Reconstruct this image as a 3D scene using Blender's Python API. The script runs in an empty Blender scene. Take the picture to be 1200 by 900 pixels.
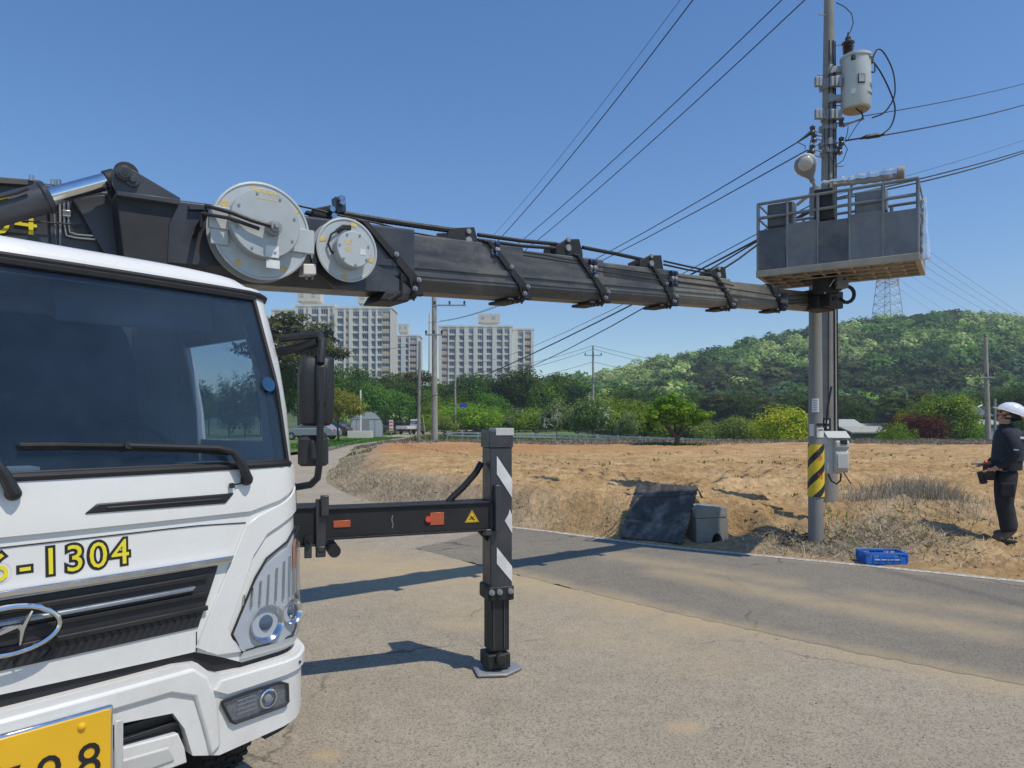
import bpy, bmesh, math, random
import numpy as np
from mathutils import Vector, Matrix, noise
R = math.radians
SC = bpy.context.scene
COL = SC.collection
rng = np.random.default_rng(7)
random.seed(7)

# ---------------------------------------------------------------- camera
cam_d = bpy.data.cameras.new('camera'); cam = bpy.data.objects.new('camera', cam_d); COL.objects.link(cam)
cam.location = (0, 0, 1.55); cam.rotation_euler = (R(90), 0, 0)
cam_d.sensor_width = 36; cam_d.lens = 36 * 830 / 1200; cam_d.shift_y = 45 / 1200
cam_d.clip_start = .05; cam_d.clip_end = 6000
SC.camera = cam
# ---------------------------------------------------------------- sky and sun
SUNV = Vector((.453, -.333, 1.0)).normalized()
world = bpy.data.worlds.new('World'); SC.world = world; world.use_nodes = True
nt = world.node_tree; nt.nodes.clear()
sky = nt.nodes.new('ShaderNodeTexSky'); sky.sky_type = 'NISHITA'; sky.sun_disc = False
sky.sun_elevation = math.asin(SUNV.z); sky.sun_rotation = math.atan2(SUNV.x, SUNV.y)
sky.air_density = 1.1; sky.dust_density = .1; sky.ozone_density = 4.0; sky.altitude = 20
bg = nt.nodes.new('ShaderNodeBackground'); bg.inputs[1].default_value = .132
wo = nt.nodes.new('ShaderNodeOutputWorld')
hs_ = nt.nodes.new('ShaderNodeHueSaturation'); hs_.inputs['Hue'].default_value = .504; hs_.inputs['Saturation'].default_value = 1.22; nt.links.new(sky.outputs[0], hs_.inputs['Color']); nt.links.new(hs_.outputs[0], bg.inputs[0]); nt.links.new(bg.outputs[0], wo.inputs[0])
sd = bpy.data.lights.new('sun', 'SUN'); sd.energy = 3.5; sd.angle = R(.53); sd.color = (1, .93, .80)
so = bpy.data.objects.new('sun', sd); COL.objects.link(so)
so.rotation_euler = SUNV.to_track_quat('Z', 'Y').to_euler(); so.location = (10, -8, 30)
SC.view_settings.view_transform = 'Standard'; SC.view_settings.look = 'None'
SC.view_settings.exposure = 0.08; SC.view_settings.gamma = 1
SC.cycles.max_bounces = 8; SC.cycles.transparent_max_bounces = 12

# ---------------------------------------------------------------- materials
def nodes_of(name):
    m = bpy.data.materials.new(name); m.use_nodes = True
    n = m.node_tree; b = n.nodes['Principled BSDF']
    return m, n, b
def N(n, t, **k):
    x = n.nodes.new(t)
    for a, v in k.items(): setattr(x, a, v)
    return x
def tex(n, scale, detail=4, rough=.55, src=None, kind='ShaderNodeTexNoise', out=0):
    t = N(n, kind)
    t.inputs['Scale'].default_value = scale
    if 'Detail' in t.inputs: t.inputs['Detail'].default_value = detail
    if 'Roughness' in t.inputs: t.inputs['Roughness'].default_value = rough
    if src is not None: n.links.new(src, t.inputs['Vector'])
    return t.outputs[out]
def ramp(n, fac, stops):
    r = N(n, 'ShaderNodeValToRGB'); e = r.color_ramp.elements
    while len(e) < len(stops): e.new(.5)
    for i, (p, c) in enumerate(stops):
        e[i].position = p
        e[i].color = (c, c, c, 1) if isinstance(c, (int, float)) else (*c, 1)
    n.links.new(fac, r.inputs[0]); return r.outputs[0]
def mix(n, fac, a, b, blend='MIX'):
    m = N(n, 'ShaderNodeMix', data_type='RGBA', blend_type=blend)
    if isinstance(fac, float): m.inputs[0].default_value = fac
    else: n.links.new(fac, m.inputs[0])
    for i, v in ((6, a), (7, b)):
        if isinstance(v, (tuple, list)): m.inputs[i].default_value = (*v, 1)
        else: n.links.new(v, m.inputs[i])
    return m.outputs[2]
def mth(n, op, a, b=0., c=None):
    m = N(n, 'ShaderNodeMath', operation=op)
    for i, v in enumerate((a, b, c)):
        if v is None: continue
        if isinstance(v, (int, float)): m.inputs[i].default_value = v
        else: n.links.new(v, m.inputs[i])
    return m.outputs[0]
def bump(n, b, h, strength=.4, dist=.01):
    u = N(n, 'ShaderNodeBump'); u.inputs['Strength'].default_value = strength; u.inputs['Distance'].default_value = dist
    n.links.new(h, u.inputs['Height']); n.links.new(u.outputs[0], b.inputs['Normal'])
def objco(n): return N(n, 'ShaderNodeTexCoord').outputs['Object']
def mat(name, col, rough=.6, metal=0., var=.12, scale=6., bmp=0., bscale=60., dirt=None, dirtamt=.35, coat=0., spec=.5):
    m, n, b = nodes_of(name); co = objco(n)
    t = tex(n, scale, 6, .6, co)
    lo = tuple(c * (1 - var) for c in col); hi = tuple(min(1, c * (1 + var)) for c in col)
    c = ramp(n, t, [(.3, lo), (.7, hi)])
    if dirt:
        t2 = tex(n, scale * .45, 8, .7, co)
        c = mix(n, ramp(n, t2, [(.48, 0.), (.7, dirtamt)]), c, dirt)
    n.links.new(c, b.inputs['Base Color'])
    r = ramp(n, tex(n, scale * 2.3, 4, .6, co), [(.3, max(0, rough - .1)), (.7, min(1, rough + .1))])
    n.links.new(r, b.inputs['Roughness'])
    b.inputs['Metallic'].default_value = metal; b.inputs['Coat Weight'].default_value = coat
    b.inputs['Specular IOR Level'].default_value = spec
    if bmp: bump(n, b, tex(n, bscale, 5, .6, co), bmp, .004)
    return m
M = {}
def white_paint():
    m, n, b = nodes_of('white_paint'); g = N(n, 'ShaderNodeNewGeometry').outputs['Position']; sp = N(n, 'ShaderNodeSeparateXYZ'); n.links.new(g, sp.inputs[0])
    c = ramp(n, tex(n, 2.2, 6, .6, g), [(.3, (.72, .715, .69)), (.7, (.765, .76, .735))])
    film = mth(n, 'MULTIPLY', ramp(n, tex(n, 5, 9, .75, g), [(.40, .0), (.72, .5)]), ramp(n, sp.outputs[2], [(.35, 1.), (.9, .35), (1., .25)])); c = mix(n, film, c, (.47, .43, .36))
    v = tex(n, 26, 2, .5, g, 'ShaderNodeTexVoronoi', 0); spk = mth(n, 'MULTIPLY', ramp(n, v, [(.035, .7), (.06, 0.)]), ramp(n, tex(n, 4, 3, .6, g), [(.5, 0.), (.6, 1.)])); c = mix(n, spk, c, (.16, .13, .10))
    n.links.new(c, b.inputs['Base Color']); n.links.new(ramp(n, tex(n, 7, 6, .7, g), [(.3, .2), (.7, .42)]), b.inputs['Roughness']); b.inputs['Coat Weight'].default_value = .4; b.inputs['Coat Roughness'].default_value = .08
    return m
M['white_paint'] = white_paint()
M['black_plastic'] = mat('black_plastic', (.022, .023, .026), .5, bmp=.15, bscale=400, var=.2, scale=3)
M['rubber'] = mat('rubber', (.018, .018, .019), .75, bmp=.2, bscale=90, dirt=(.14, .12, .1), dirtamt=.4)
M['seal'] = mat('seal', (.015, .015, .017), .55)
M['dark_steel'] = mat('dark_steel', (.040, .042, .050), .42, var=.25, scale=5, dirt=(.13, .12, .11), dirtamt=.45, bmp=.12, bscale=40, coat=.15)
M['boom_steel'] = mat('boom_steel', (.085, .085, .09), .36, var=.35, scale=3, dirt=(.22, .20, .175), dirtamt=.8, bmp=.15, bscale=25, coat=.2)
M['boom_steel2'] = mat('boom_steel_greased', (.13, .128, .125), .42, var=.35, scale=4, dirt=(.24, .215, .18), dirtamt=.75, bmp=.2, bscale=22)
M['matt_black'] = mat('matt_black', (.014, .014, .015), .6, var=.3, dirt=(.06, .055, .05), dirtamt=.25)
M['reel'] = mat('reel_paint', (.47, .50, .50), .42, var=.06, scale=4, dirt=(.33, .31, .27), dirtamt=.5, bmp=.05, metal=.1)
M['reel2'] = mat('reel_lid_paint', (.41, .44, .44), .45, var=.08, scale=6, dirt=(.3, .28, .25), dirtamt=.4, metal=.1)
M['reel_mark'] = mat('faded_ochre_mark', (.62, .46, .17), .7, var=.2, scale=40)
M['chrome'] = mat('chrome', (.78, .79, .8), .12, 1., var=.03)
M['steel'] = mat('bare_steel', (.5, .5, .5), .35, .9, var=.1)
M['galv'] = mat('galvanised_steel', (.30, .31, .32), .55, .4, var=.12, scale=12)
M['yellow_paint'] = mat('yellow_paint', (.78, .66, .03), .45, var=.06)
M['plate_yellow'] = mat('number_plate_yellow', (.80, .46, .02), .4, var=.04)
M['black_paint'] = mat('black_paint', (.015, .015, .017), .45)
M['white_decal'] = mat('white_decal', (.72, .72, .70), .5, var=.06, dirt=(.3, .29, .27), dirtamt=.5, scale=9)
M['cable'] = mat('cable_black', (.015, .015, .016), .55)
M['pole_concrete'] = mat('pole_concrete', (.27, .255, .235), .85, var=.12, scale=3, dirt=(.13, .125, .12), dirtamt=.5, bmp=.3, bscale=70)
M['pole_concrete2'] = mat('pole_concrete_pale', (.33, .30, .26), .85, var=.12, scale=3, dirt=(.17, .16, .14), dirtamt=.5, bmp=.3, bscale=70)
M['pole_steel'] = mat('pole_grey_coating', (.235, .225, .21), .6, var=.1, scale=4, dirt=(.16, .15, .13), dirtamt=.4)
M['transformer'] = mat('transformer_paint', (.55, .58, .56), .4, var=.04, dirt=(.4, .38, .34), dirtamt=.3)
M['tan_steel'] = mat('weathered_tan_steel', (.38, .33, .26), .6, var=.15, dirt=(.2, .17, .13))
M['porcelain'] = mat('porcelain_brown', (.06, .05, .055), .25, var=.1)
M['foil'] = mat('silver_sheet', (.75, .76, .77), .25, .7, var=.06, bmp=.6, bscale=30)
M['grey_panel'] = mat('grey_panel', (.085, .09, .10), .5, var=.3, scale=4, dirt=(.2, .18, .15), dirtamt=.7, bmp=.2, bscale=12)
M['grey_panel2'] = mat('light_grey_panel', (.17, .18, .195), .5, var=.25, scale=5, dirt=(.22, .19, .15), dirtamt=.7, bmp=.2, bscale=12)
M['deck'] = mat('deck_underside', (.30, .25, .19), .7, var=.2, dirt=(.12, .10, .08), dirtamt=.5)
M['meter_box'] = mat('meter_box_plastic', (.52, .52, .49), .5, var=.05, dirt=(.36, .34, .3))
M['concrete'] = mat('cast_concrete', (.25, .24, .20), .9, var=.15, scale=7, dirt=(.15, .15, .13), dirtamt=.6, bmp=.4, bscale=50)
M['mat_plastic'] = mat('outrigger_mat_plastic', (.075, .072, .068), .75, var=.4, scale=7, dirt=(.30, .27, .23), dirtamt=.9, spec=.2, bmp=.3, bscale=45)
M['crate_blue'] = mat('crate_blue', (.015, .16, .58), .4, var=.08)
M['orange_reflector'] = mat('orange_reflector', (.46, .10, .04), .35, var=.15, scale=90)
M['warn_yellow'] = mat('warning_yellow', (.80, .52, .02), .45, var=.08, dirt=(.45, .3, .05))
M['red_print'] = mat('red_print', (.62, .10, .03), .6)
M['skin'] = mat('skin', (.50, .28, .19), .55, var=.08)
M['hair'] = mat('hair_black', (.012, .01, .01), .5)
M['navy'] = mat('navy_cloth', (.012, .016, .028), .85, var=.3, scale=8, bmp=.4, bscale=30)
M['vest'] = mat('vest_charcoal', (.022, .03, .042), .8, var=.2, scale=8, bmp=.3, bscale=40)
M['trouser'] = mat('trouser_black', (.016, .017, .020), .85, var=.3, scale=7, bmp=.6, bscale=18)
M['boot'] = mat('boot_brown', (.10, .08, .06), .7, var=.2)
M['helmet'] = mat('helmet_white', (.80, .81, .86), .25, var=.01, coat=.4)
M['reflect'] = mat('reflective_tape', (.6, .62, .64), .35, var=.05)
M['sponge_green'] = mat('sign_green', (.02, .3, .12), .5)

def glass_mat(name, tint, transp=.5, gloss_rough=.02):
    m = bpy.data.materials.new(name); m.use_nodes = True; n = m.node_tree; n.nodes.clear()
    o = N(n, 'ShaderNodeOutputMaterial'); tr = N(n, 'ShaderNodeBsdfTransparent'); tr.inputs[0].default_value = (*tint, 1)
    g = N(n, 'ShaderNodeBsdfGlossy'); g.inputs[0].default_value = (1, 1, 1, 1)
    lw = N(n, 'ShaderNodeFresnel'); lw.inputs[0].default_value = 1.5
    co = objco(n); t = tex(n, 3, 4, .6, co)
    rr = ramp(n, t, [(.3, gloss_rough), (.8, gloss_rough * 3 + .03)]); n.links.new(rr, g.inputs['Roughness'])
    ms = N(n, 'ShaderNodeMixShader'); bf = N(n, 'ShaderNodeNewGeometry').outputs['Backfacing']; n.links.new(mth(n, 'MULTIPLY', lw.outputs[0], mth(n, 'SUBTRACT', 1., bf)), ms.inputs[0])
    n.links.new(tr.outputs[0], ms.inputs[1]); n.links.new(g.outputs[0], ms.inputs[2])
    dust_and_tint = N(n, 'ShaderNodeBsdfDiffuse'); dust_and_tint.inputs[0].default_value = (.12, .18, .26, 1)  # bluish diffuse veil, mixed in patches over the glass to tone it bluer
    ms2 = N(n, 'ShaderNodeMixShader')
    n.links.new(ramp(n, tex(n, 2.2, 7, .7, co), [(.35, transp * .35), (.7, transp)]), ms2.inputs[0])
    n.links.new(ms.outputs[0], ms2.inputs[1]); n.links.new(dust_and_tint.outputs[0], ms2.inputs[2])
    n.links.new(ms2.outputs[0], o.inputs[0]); return m
M['windshield'] = glass_mat('windshield_glass', (.68, .75, .81), .13)
M['side_glass'] = glass_mat('side_window_glass', (.86, .89, .91), .02)
M['lamp_glass'] = glass_mat('lamp_glass', (.9, .92, .95), .05)
def far_glass(name, col):
    m, n, b = nodes_of(name); co = objco(n)
    oi = N(n, 'ShaderNodeObjectInfo').outputs['Random']
    c = ramp(n, mth(n, 'ADD', mth(n, 'MULTIPLY', tex(n, .9, 3, .6, N(n, 'ShaderNodeNewGeometry').outputs['Position']), .5), mth(n, 'MULTIPLY', oi, .55)), [(.25, tuple(x * .8 for x in col)), (.5, tuple(x * 1.6 for x in col)), (.72, tuple(x * 2.6 for x in col)), (.78, (.30, .29, .26))])
    n.links.new(c, b.inputs['Base Color']); b.inputs['Roughness'].default_value = .12; return m
M['window_dark'] = far_glass('window_dark_glass', (.045, .065, .09))

def streaked(name, lo, hi, dust_and_tint):
    m, n, b = nodes_of(name); g = N(n, 'ShaderNodeNewGeometry').outputs['Position']
    mp = N(n, 'ShaderNodeMapping'); mp.vector_type = 'POINT'; mp.inputs['Rotation'].default_value = (0, 0, -R(36)); n.links.new(g, mp.inputs[0])
    sc = N(n, 'ShaderNodeMapping'); sc.inputs['Scale'].default_value = (1.1, 4, 9); n.links.new(mp.outputs[0], sc.inputs[0])
    t = tex(n, 1.6, 9, .72, sc.outputs[0]); c = ramp(n, t, [(.34, lo), (.62, hi)])
    t2 = tex(n, 1.3, 8, .75, g); c = mix(n, ramp(n, t2, [(.47, 0.), (.66, .8)]), c, dust_and_tint)
    t3 = tex(n, 40, 4, .7, g); c = mix(n, .5, c, ramp(n, t3, [(.3, .38), (.7, .6)]), 'OVERLAY'); n.links.new(c, b.inputs['Base Color'])
    n.links.new(ramp(n, t, [(.3, .3), (.7, .55)]), b.inputs['Roughness']); bump(n, b, t3, .15, .004); return m
M['boom_steel'] = streaked('boom_steel', (.045, .045, .05), (.11, .108, .108), (.20, .185, .16))
M['boom_steel2'] = streaked('boom_steel_greased', (.07, .069, .07), (.17, .165, .155), (.27, .245, .205))
# asphalt --------------------------------------------------------------
def asphalt(name, base, contrast, sandmask):
    m, n, b = nodes_of(name); co = N(n, 'ShaderNodeNewGeometry').outputs['Position']
    v = tex(n, 120, 2, .5, co, 'ShaderNodeTexVoronoi', 1)        # one tone per stone chip
    bw = N(n, 'ShaderNodeRGBToBW'); n.links.new(v, bw.inputs[0])
    fine = tex(n, 380, 3, .7, co); big = tex(n, .55, 7, .62, co); mid = tex(n, 5, 6, .65, co)
    c = ramp(n, bw.outputs[0], [(.05, tuple(x * (1 - contrast) for x in base)), (.5, base), (.9, tuple(x * (1 + contrast) for x in base))])
    c = mix(n, .7, c, ramp(n, fine, [(.34, .42), (.5, .5), (.66, .60)]), 'OVERLAY')
    c = mix(n, .9, c, ramp(n, big, [(.3, .45), (.7, .55)]), 'OVERLAY')
    c = mix(n, .7, c, ramp(n, mid, [(.3, .44), (.7, .56)]), 'OVERLAY')
    # cracks
    sh = N(n, 'ShaderNodeVectorMath', operation='ADD'); n.links.new(co, sh.inputs[0])
    wob = tex(n, 1.3, 5, .6, co, out=1); sc = N(n, 'ShaderNodeVectorMath', operation='SCALE'); sc.inputs[3].default_value = .8
    n.links.new(wob, sc.inputs[0]); n.links.new(sc.outputs[0], sh.inputs[1])
    vc = N(n, 'ShaderNodeTexVoronoi', feature='DISTANCE_TO_EDGE'); vc.inputs['Scale'].default_value = .33; n.links.new(sh.outputs[0], vc.inputs['Vector'])
    ck = ramp(n, vc.outputs[0], [(.0, 1.), (.006, .0)])
    ckm = mth(n, 'MULTIPLY', ck, ramp(n, tex(n, .8, 4, .6, co), [(.46, 0.), (.58, .85)]))
    c = mix(n, ckm, c, (.05, .048, .045))
    # oil drips
    vo = N(n, 'ShaderNodeTexVoronoi'); vo.inputs['Scale'].default_value = .9; n.links.new(sh.outputs[0], vo.inputs['Vector'])
    oil = mth(n, 'MULTIPLY', ramp(n, vo.outputs[0], [(.02, .8), (.10, 0.)]), ramp(n, tex(n, .5, 3, .5, co), [(.52, 0.), (.6, .6)]))
    c = mix(n, oil, c, (.06, .055, .05))
    c = sandmask(n, co, c)
    n.links.new(c, b.inputs['Base Color']); b.inputs['Roughness'].default_value = .92; b.inputs['Specular IOR Level'].default_value = .25
    hgt = mth(n, 'ADD', bw.outputs[0], mth(n, 'MULTIPLY', fine, .7)); bump(n, b, hgt, .55, .006)
    return m
def seg_dust(segs, sand=(.50, .385, .225), amount=.8):
    """windblown soil lying along given world-space segments: list of (x0,y0,x1,y1,width)"""
    def f(n, co, c):
        sep = N(n, 'ShaderNodeSeparateXYZ'); n.links.new(co, sep.inputs[0]); X, Y = sep.outputs[0], sep.outputs[1]
        tot = None
        for (x0, y0, x1, y1, w, a) in segs:
            L = math.hypot(x1 - x0, y1 - y0); ux, uy = (x1 - x0) / L, (y1 - y0) / L
            dx = mth(n, 'SUBTRACT', X, x0); dy = mth(n, 'SUBTRACT', Y, y0)
            t = mth(n, 'ADD', mth(n, 'MULTIPLY', dx, ux), mth(n, 'MULTIPLY', dy, uy))
            tc = mth(n, 'MINIMUM', mth(n, 'MAXIMUM', t, 0.), L)
            ex = mth(n, 'SUBTRACT', dx, mth(n, 'MULTIPLY', tc, ux)); ey = mth(n, 'SUBTRACT', dy, mth(n, 'MULTIPLY', tc, uy))
            d = mth(n, 'SQRT', mth(n, 'ADD', mth(n, 'MULTIPLY', ex, ex), mth(n, 'MULTIPLY', ey, ey)))
            k = mth(n, 'MULTIPLY', mth(n, 'MAXIMUM', mth(n, 'SUBTRACT', 1., mth(n, 'DIVIDE', d, w)), 0.), a)
            tot = k if tot is None else mth(n, 'MAXIMUM', tot, k)
        ns = mth(n, 'ADD', mth(n, 'MULTIPLY', tex(n, 2.3, 10, .78, co), 2.6), -1.0)
        grain = mth(n, 'ADD', mth(n, 'MULTIPLY', tex(n, 70, 3, .7, co), 1.2), -.6)
        v = mth(n, 'ADD', mth(n, 'MULTIPLY', tot, mth(n, 'ADD', ns, .55)), mth(n, 'MULTIPLY', grain, tot))
        return mix(n, ramp(n, v, [(.12, 0.), (.55, amount * .6), (.95, amount)]), c, sand)
    return f
M['asphalt_old'] = asphalt('asphalt_old', (.222, .190, .143), .85, seg_dust([(-2.6, 8.0, 0.1, 7.1, 1.5, 1.), (0.1, 7.1, 1.5, 5.5, .8, 1.), (1.5, 5.5, 3.6, 3.7, .5, .8), (.5, 5.3, 1.3, 4.6, 1.0, .45), (-1.6, 6.9, -.2, 5.9, 1.1, .5), (-.45, 5.5, -.3, 5.45, .3, .9), (-.9, 3.3, -.85, 3.3, .1, 1.), (.85, 3.6, .9, 3.6, .12, 1.)]))
M['asphalt_new'] = asphalt('asphalt_new', (.155, .137, .108), .7, seg_dust([(1.2, 8.2, 2.6, 6.9, .45, .8), (1.6, 7.3, 3.5, 5.2, .45, .95), (3.2, 6.3, 5.0, 5.0, .5, .7), (0, 7.3, 1.4, 5.7, .3, .9), (1.4, 5.7, 3.6, 3.7, .22, .8), (2.8, 8.2, 6, 6.1, .2, .5)], amount=.6))
M['asphalt_far'] = M['asphalt_old']
def soil():
    m, n, b = nodes_of('field_soil'); co = N(n, 'ShaderNodeNewGeometry').outputs['Position']
    c = ramp(n, tex(n, 1.2, 8, .65, co), [(.28, (.34, .20, .085)), (.5, (.50, .33, .16)), (.70, (.64, .47, .26))])
    c = mix(n, .9, c, ramp(n, tex(n, 9, 8, .8, co), [(.32, .26), (.7, .66)]), 'OVERLAY')
    vv = tex(n, 14, 2, .5, co, 'ShaderNodeTexVoronoi', 0)
    c = mix(n, ramp(n, vv, [(.04, .5), (.14, 0.)]), c, (.30, .17, .07))
    sep = N(n, 'ShaderNodeSeparateXYZ'); n.links.new(co, sep.inputs[0])
    far = ramp(n, mth(n, 'MULTIPLY', sep.outputs[1], .02), [(.5, 0.), (.68, .85)])
    nx = mth(n, 'MULTIPLY', far, ramp(n, mth(n, 'ADD', mth(n, 'MULTIPLY', sep.outputs[0], .02), .5), [(.5, .9), (.75, .15)]))
    c = mix(n, nx, c, (.44, .22, .09))
    att = N(n, 'ShaderNodeAttribute', attribute_name='straw').outputs['Fac']
    straw = ramp(n, tex(n, 30, 6, .8, co), [(.3, (.18, .14, .10)), (.7, (.50, .43, .34))])
    c = mix(n, att, c, straw)
    n.links.new(c, b.inputs['Base Color']); b.inputs['Roughness'].default_value = .97; b.inputs['Specular IOR Level'].default_value = .1
    h = mth(n, 'ADD', tex(n, 28, 8, .75, co), mth(n, 'MULTIPLY', vv, .6)); bump(n, b, h, .9, .03)
    return m
M['soil'] = soil()
def grassland():
    m, n, b = nodes_of('grassland'); co = N(n, 'ShaderNodeNewGeometry').outputs['Position']
    c = ramp(n, tex(n, .12, 8, .65, co), [(.3, (.07, .13, .025)), (.5, (.12, .19, .04)), (.7, (.24, .23, .09))])
    c = mix(n, .8, c, ramp(n, tex(n, 3, 6, .7, co), [(.3, .35), (.7, .62)]), 'OVERLAY')
    n.links.new(c, b.inputs['Base Color']); b.inputs['Roughness'].default_value = .95; bump(n, b, tex(n, 4, 6, .7, co), .7, .2)
    return m
M['grassland'] = grassland()
def leaf_mat(name, gain=(1, 1, 1), trans=.35, objvar=.22):
    m = bpy.data.materials.new(name); m.use_nodes = True; n = m.node_tree; n.nodes.clear()
    o = N(n, 'ShaderNodeOutputMaterial'); d = N(n, 'ShaderNodeBsdfDiffuse'); t = N(n, 'ShaderNodeBsdfTranslucent')
    a = N(n, 'ShaderNodeAttribute', attribute_name='Col').outputs['Color']
    oi = N(n, 'ShaderNodeObjectInfo').outputs['Random']
    k = mth(n, 'ADD', mth(n, 'MULTIPLY', oi, objvar * 2), 1 - objvar)
    h = N(n, 'ShaderNodeHueSaturation'); n.links.new(a, h.inputs['Color']); n.links.new(k, h.inputs['Value'])
    n.links.new(mth(n, 'ADD', mth(n, 'MULTIPLY', oi, .04), .48), h.inputs['Hue'])
    n.links.new(h.outputs[0], d.inputs[0])
    y = mix(n, 1., h.outputs[0], (1.1, 1.25, .5), 'MULTIPLY'); n.links.new(y, t.inputs[0])
    s = N(n, 'ShaderNodeMixShader'); s.inputs[0].default_value = trans
    n.links.new(d.outputs[0], s.inputs[1]); n.links.new(t.outputs[0], s.inputs[2]); n.links.new(s.outputs[0], o.inputs[0])
    return m
M['leaf'] = leaf_mat('leaf'); M['needle'] = leaf_mat('needle_leaf', trans=.15)
M['straw'] = leaf_mat('dry_straw', trans=.2, objvar=.02)
M['bark'] = mat('bark', (.10, .075, .055), .95, var=.35, scale=10, bmp=.8, bscale=30)

# ---------------------------------------------------------------- object helpers
def tag(o, label=None, cat=None, group=None, kind=None):
    if label: o['label'] = label
    if cat: o['category'] = cat
    if group: o['group'] = group
    if kind: o['kind'] = kind
    return o
def thing(name, label, cat, loc=(0, 0, 0), rz=0., group=None):
    o = bpy.data.objects.new(name, None); COL.objects.link(o); o.empty_display_size = .2
    o.location = loc; o.rotation_euler = (0, 0, rz); return tag(o, label, cat, group)
def root_of(o):
    while o.parent: o = o.parent
    return o
def put(name, me, m, parent=None, world=False, smooth=None):
    """link a mesh as one object; world=True: vertices are in world space although the parent's root stands elsewhere"""
    o = bpy.data.objects.new(name, me); COL.objects.link(o)
    if m is not None:
        for mm in (m if isinstance(m, (list, tuple)) else [m]): me.materials.append(mm)
    if parent is not None:
        o.parent = parent
        if world and parent.parent is None and parent.type == 'EMPTY':
            o.matrix_parent_inverse = Matrix.LocRotScale(parent.location, parent.rotation_euler, None).inverted()
    if smooth is not None:
        me.shade_smooth()
        if smooth < 180: 
            try: me.set_sharp_from_angle(angle=R(smooth))
            except Exception: pass
    return o
def obj(name, bm, m, parent=None, world=False, smooth=35, bev=0., seg=2):
    bmesh.ops.recalc_face_normals(bm, faces=bm.faces[:])
    me = bpy.data.meshes.new(name); bm.to_mesh(me); bm.free()
    o = put(name, me, m, parent, world, smooth)
    if bev:
        b = o.modifiers.new('b', 'BEVEL'); b.width = bev; b.segments = seg; b.limit_method = 'ANGLE'; b.angle_limit = R(40)
    return o
def add_box(bm, c, s, rot=None):
    """box centre c, full size s"""
    mtx = Matrix.Translation(c) @ (rot.to_4x4() if rot else Matrix()) @ Matrix.Diagonal((*s, 1))
    return bmesh.ops.create_cube(bm, size=1, matrix=mtx)['verts']
def dirmat(d, up=Vector((0, 0, 1))):
    """rotation whose Z is along d"""
    return Vector(d).normalized().to_track_quat('Z', 'Y').to_matrix()
def add_tube(bm, p0, p1, r0, r1=None, n=12, caps=True):
    p0, p1 = Vector(p0), Vector(p1); d = p1 - p0; r1 = r0 if r1 is None else r1
    mtx = Matrix.Translation((p0 + p1) / 2) @ dirmat(d).to_4x4()
    return bmesh.ops.create_cone(bm, cap_ends=caps, segments=n, radius1=r0, radius2=r1, depth=d.length, matrix=mtx)['verts']
def add_path(bm, pts, r, n=8, closed=False):
    """tube swept along a polyline; r a number or one per point"""
    pts = [Vector(p) for p in pts]; rings = []; ref = None
    for i, p in enumerate(pts):
        a = pts[i - 1] if i else p; b = pts[i + 1] if i < len(pts) - 1 else p
        if closed: a = pts[i - 1]; b = pts[(i + 1) % len(pts)]
        t = (b - a).normalized()
        if ref is None: ref = t.orthogonal().normalized()
        ref = (ref - t * ref.dot(t))
        ref = ref.normalized() if ref.length > 1e-6 else t.orthogonal().normalized()
        q = t.cross(ref); rr = r[i] if isinstance(r, (list, tuple)) else r
        rings.append([bm.verts.new(p + (ref * math.cos(k * 2 * math.pi / n) + q * math.sin(k * 2 * math.pi / n)) * rr) for k in range(n)])
    m = len(rings)
    for i in range(m if closed else m - 1):
        A, B = rings[i], rings[(i + 1) % m]
        for k in range(n): bm.faces.new((A[k], A[(k + 1) % n], B[(k + 1) % n], B[k]))
    if not closed: bm.faces.new(rings[0][::-1]); bm.faces.new(rings[-1])
def add_lathe(bm, prof, n=24, mtx=None):
    """prof: (radius, z) list"""
    mtx = mtx or Matrix(); rings = []
    for r, z in prof:
        if r < 1e-5: rings.append([bm.verts.new(mtx @ Vector((0, 0, z)))])
        else: rings.append([bm.verts.new(mtx @ Vector((r * math.cos(k * 2 * math.pi / n), r * math.sin(k * 2 * math.pi / n), z))) for k in range(n)])
    for A, B in zip(rings, rings[1:]):
        for k in range(n):
            a = [A[0]] if len(A) == 1 else [A[k], A[(k + 1) % n]]
            b = [B[0]] if len(B) == 1 else [B[(k + 1) % n], B[k]]
            if len(a) + len(b) > 2: bm.faces.new(a + b)
def add_prism(bm, poly, mapf, d0, d1):
    """extrude polygon (2D) between depths d0,d1; mapf(a,b,d)->Vector"""
    A = [bm.verts.new(mapf(a, b, d0)) for a, b in poly]; B = [bm.verts.new(mapf(a, b, d1)) for a, b in poly]
    bm.faces.new(A[::-1]); bm.faces.new(B); k = len(poly)
    for i in range(k): bm.faces.new((A[i], A[(i + 1) % k], B[(i + 1) % k], B[i]))
def copy_tree(o, parent=None):
    c = o.copy(); COL.objects.link(c); c.parent = parent
    if parent is not None: c.matrix_parent_inverse = o.matrix_parent_inverse.copy()
    for ch in list(o.children): copy_tree(ch, c)
    return c
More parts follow.
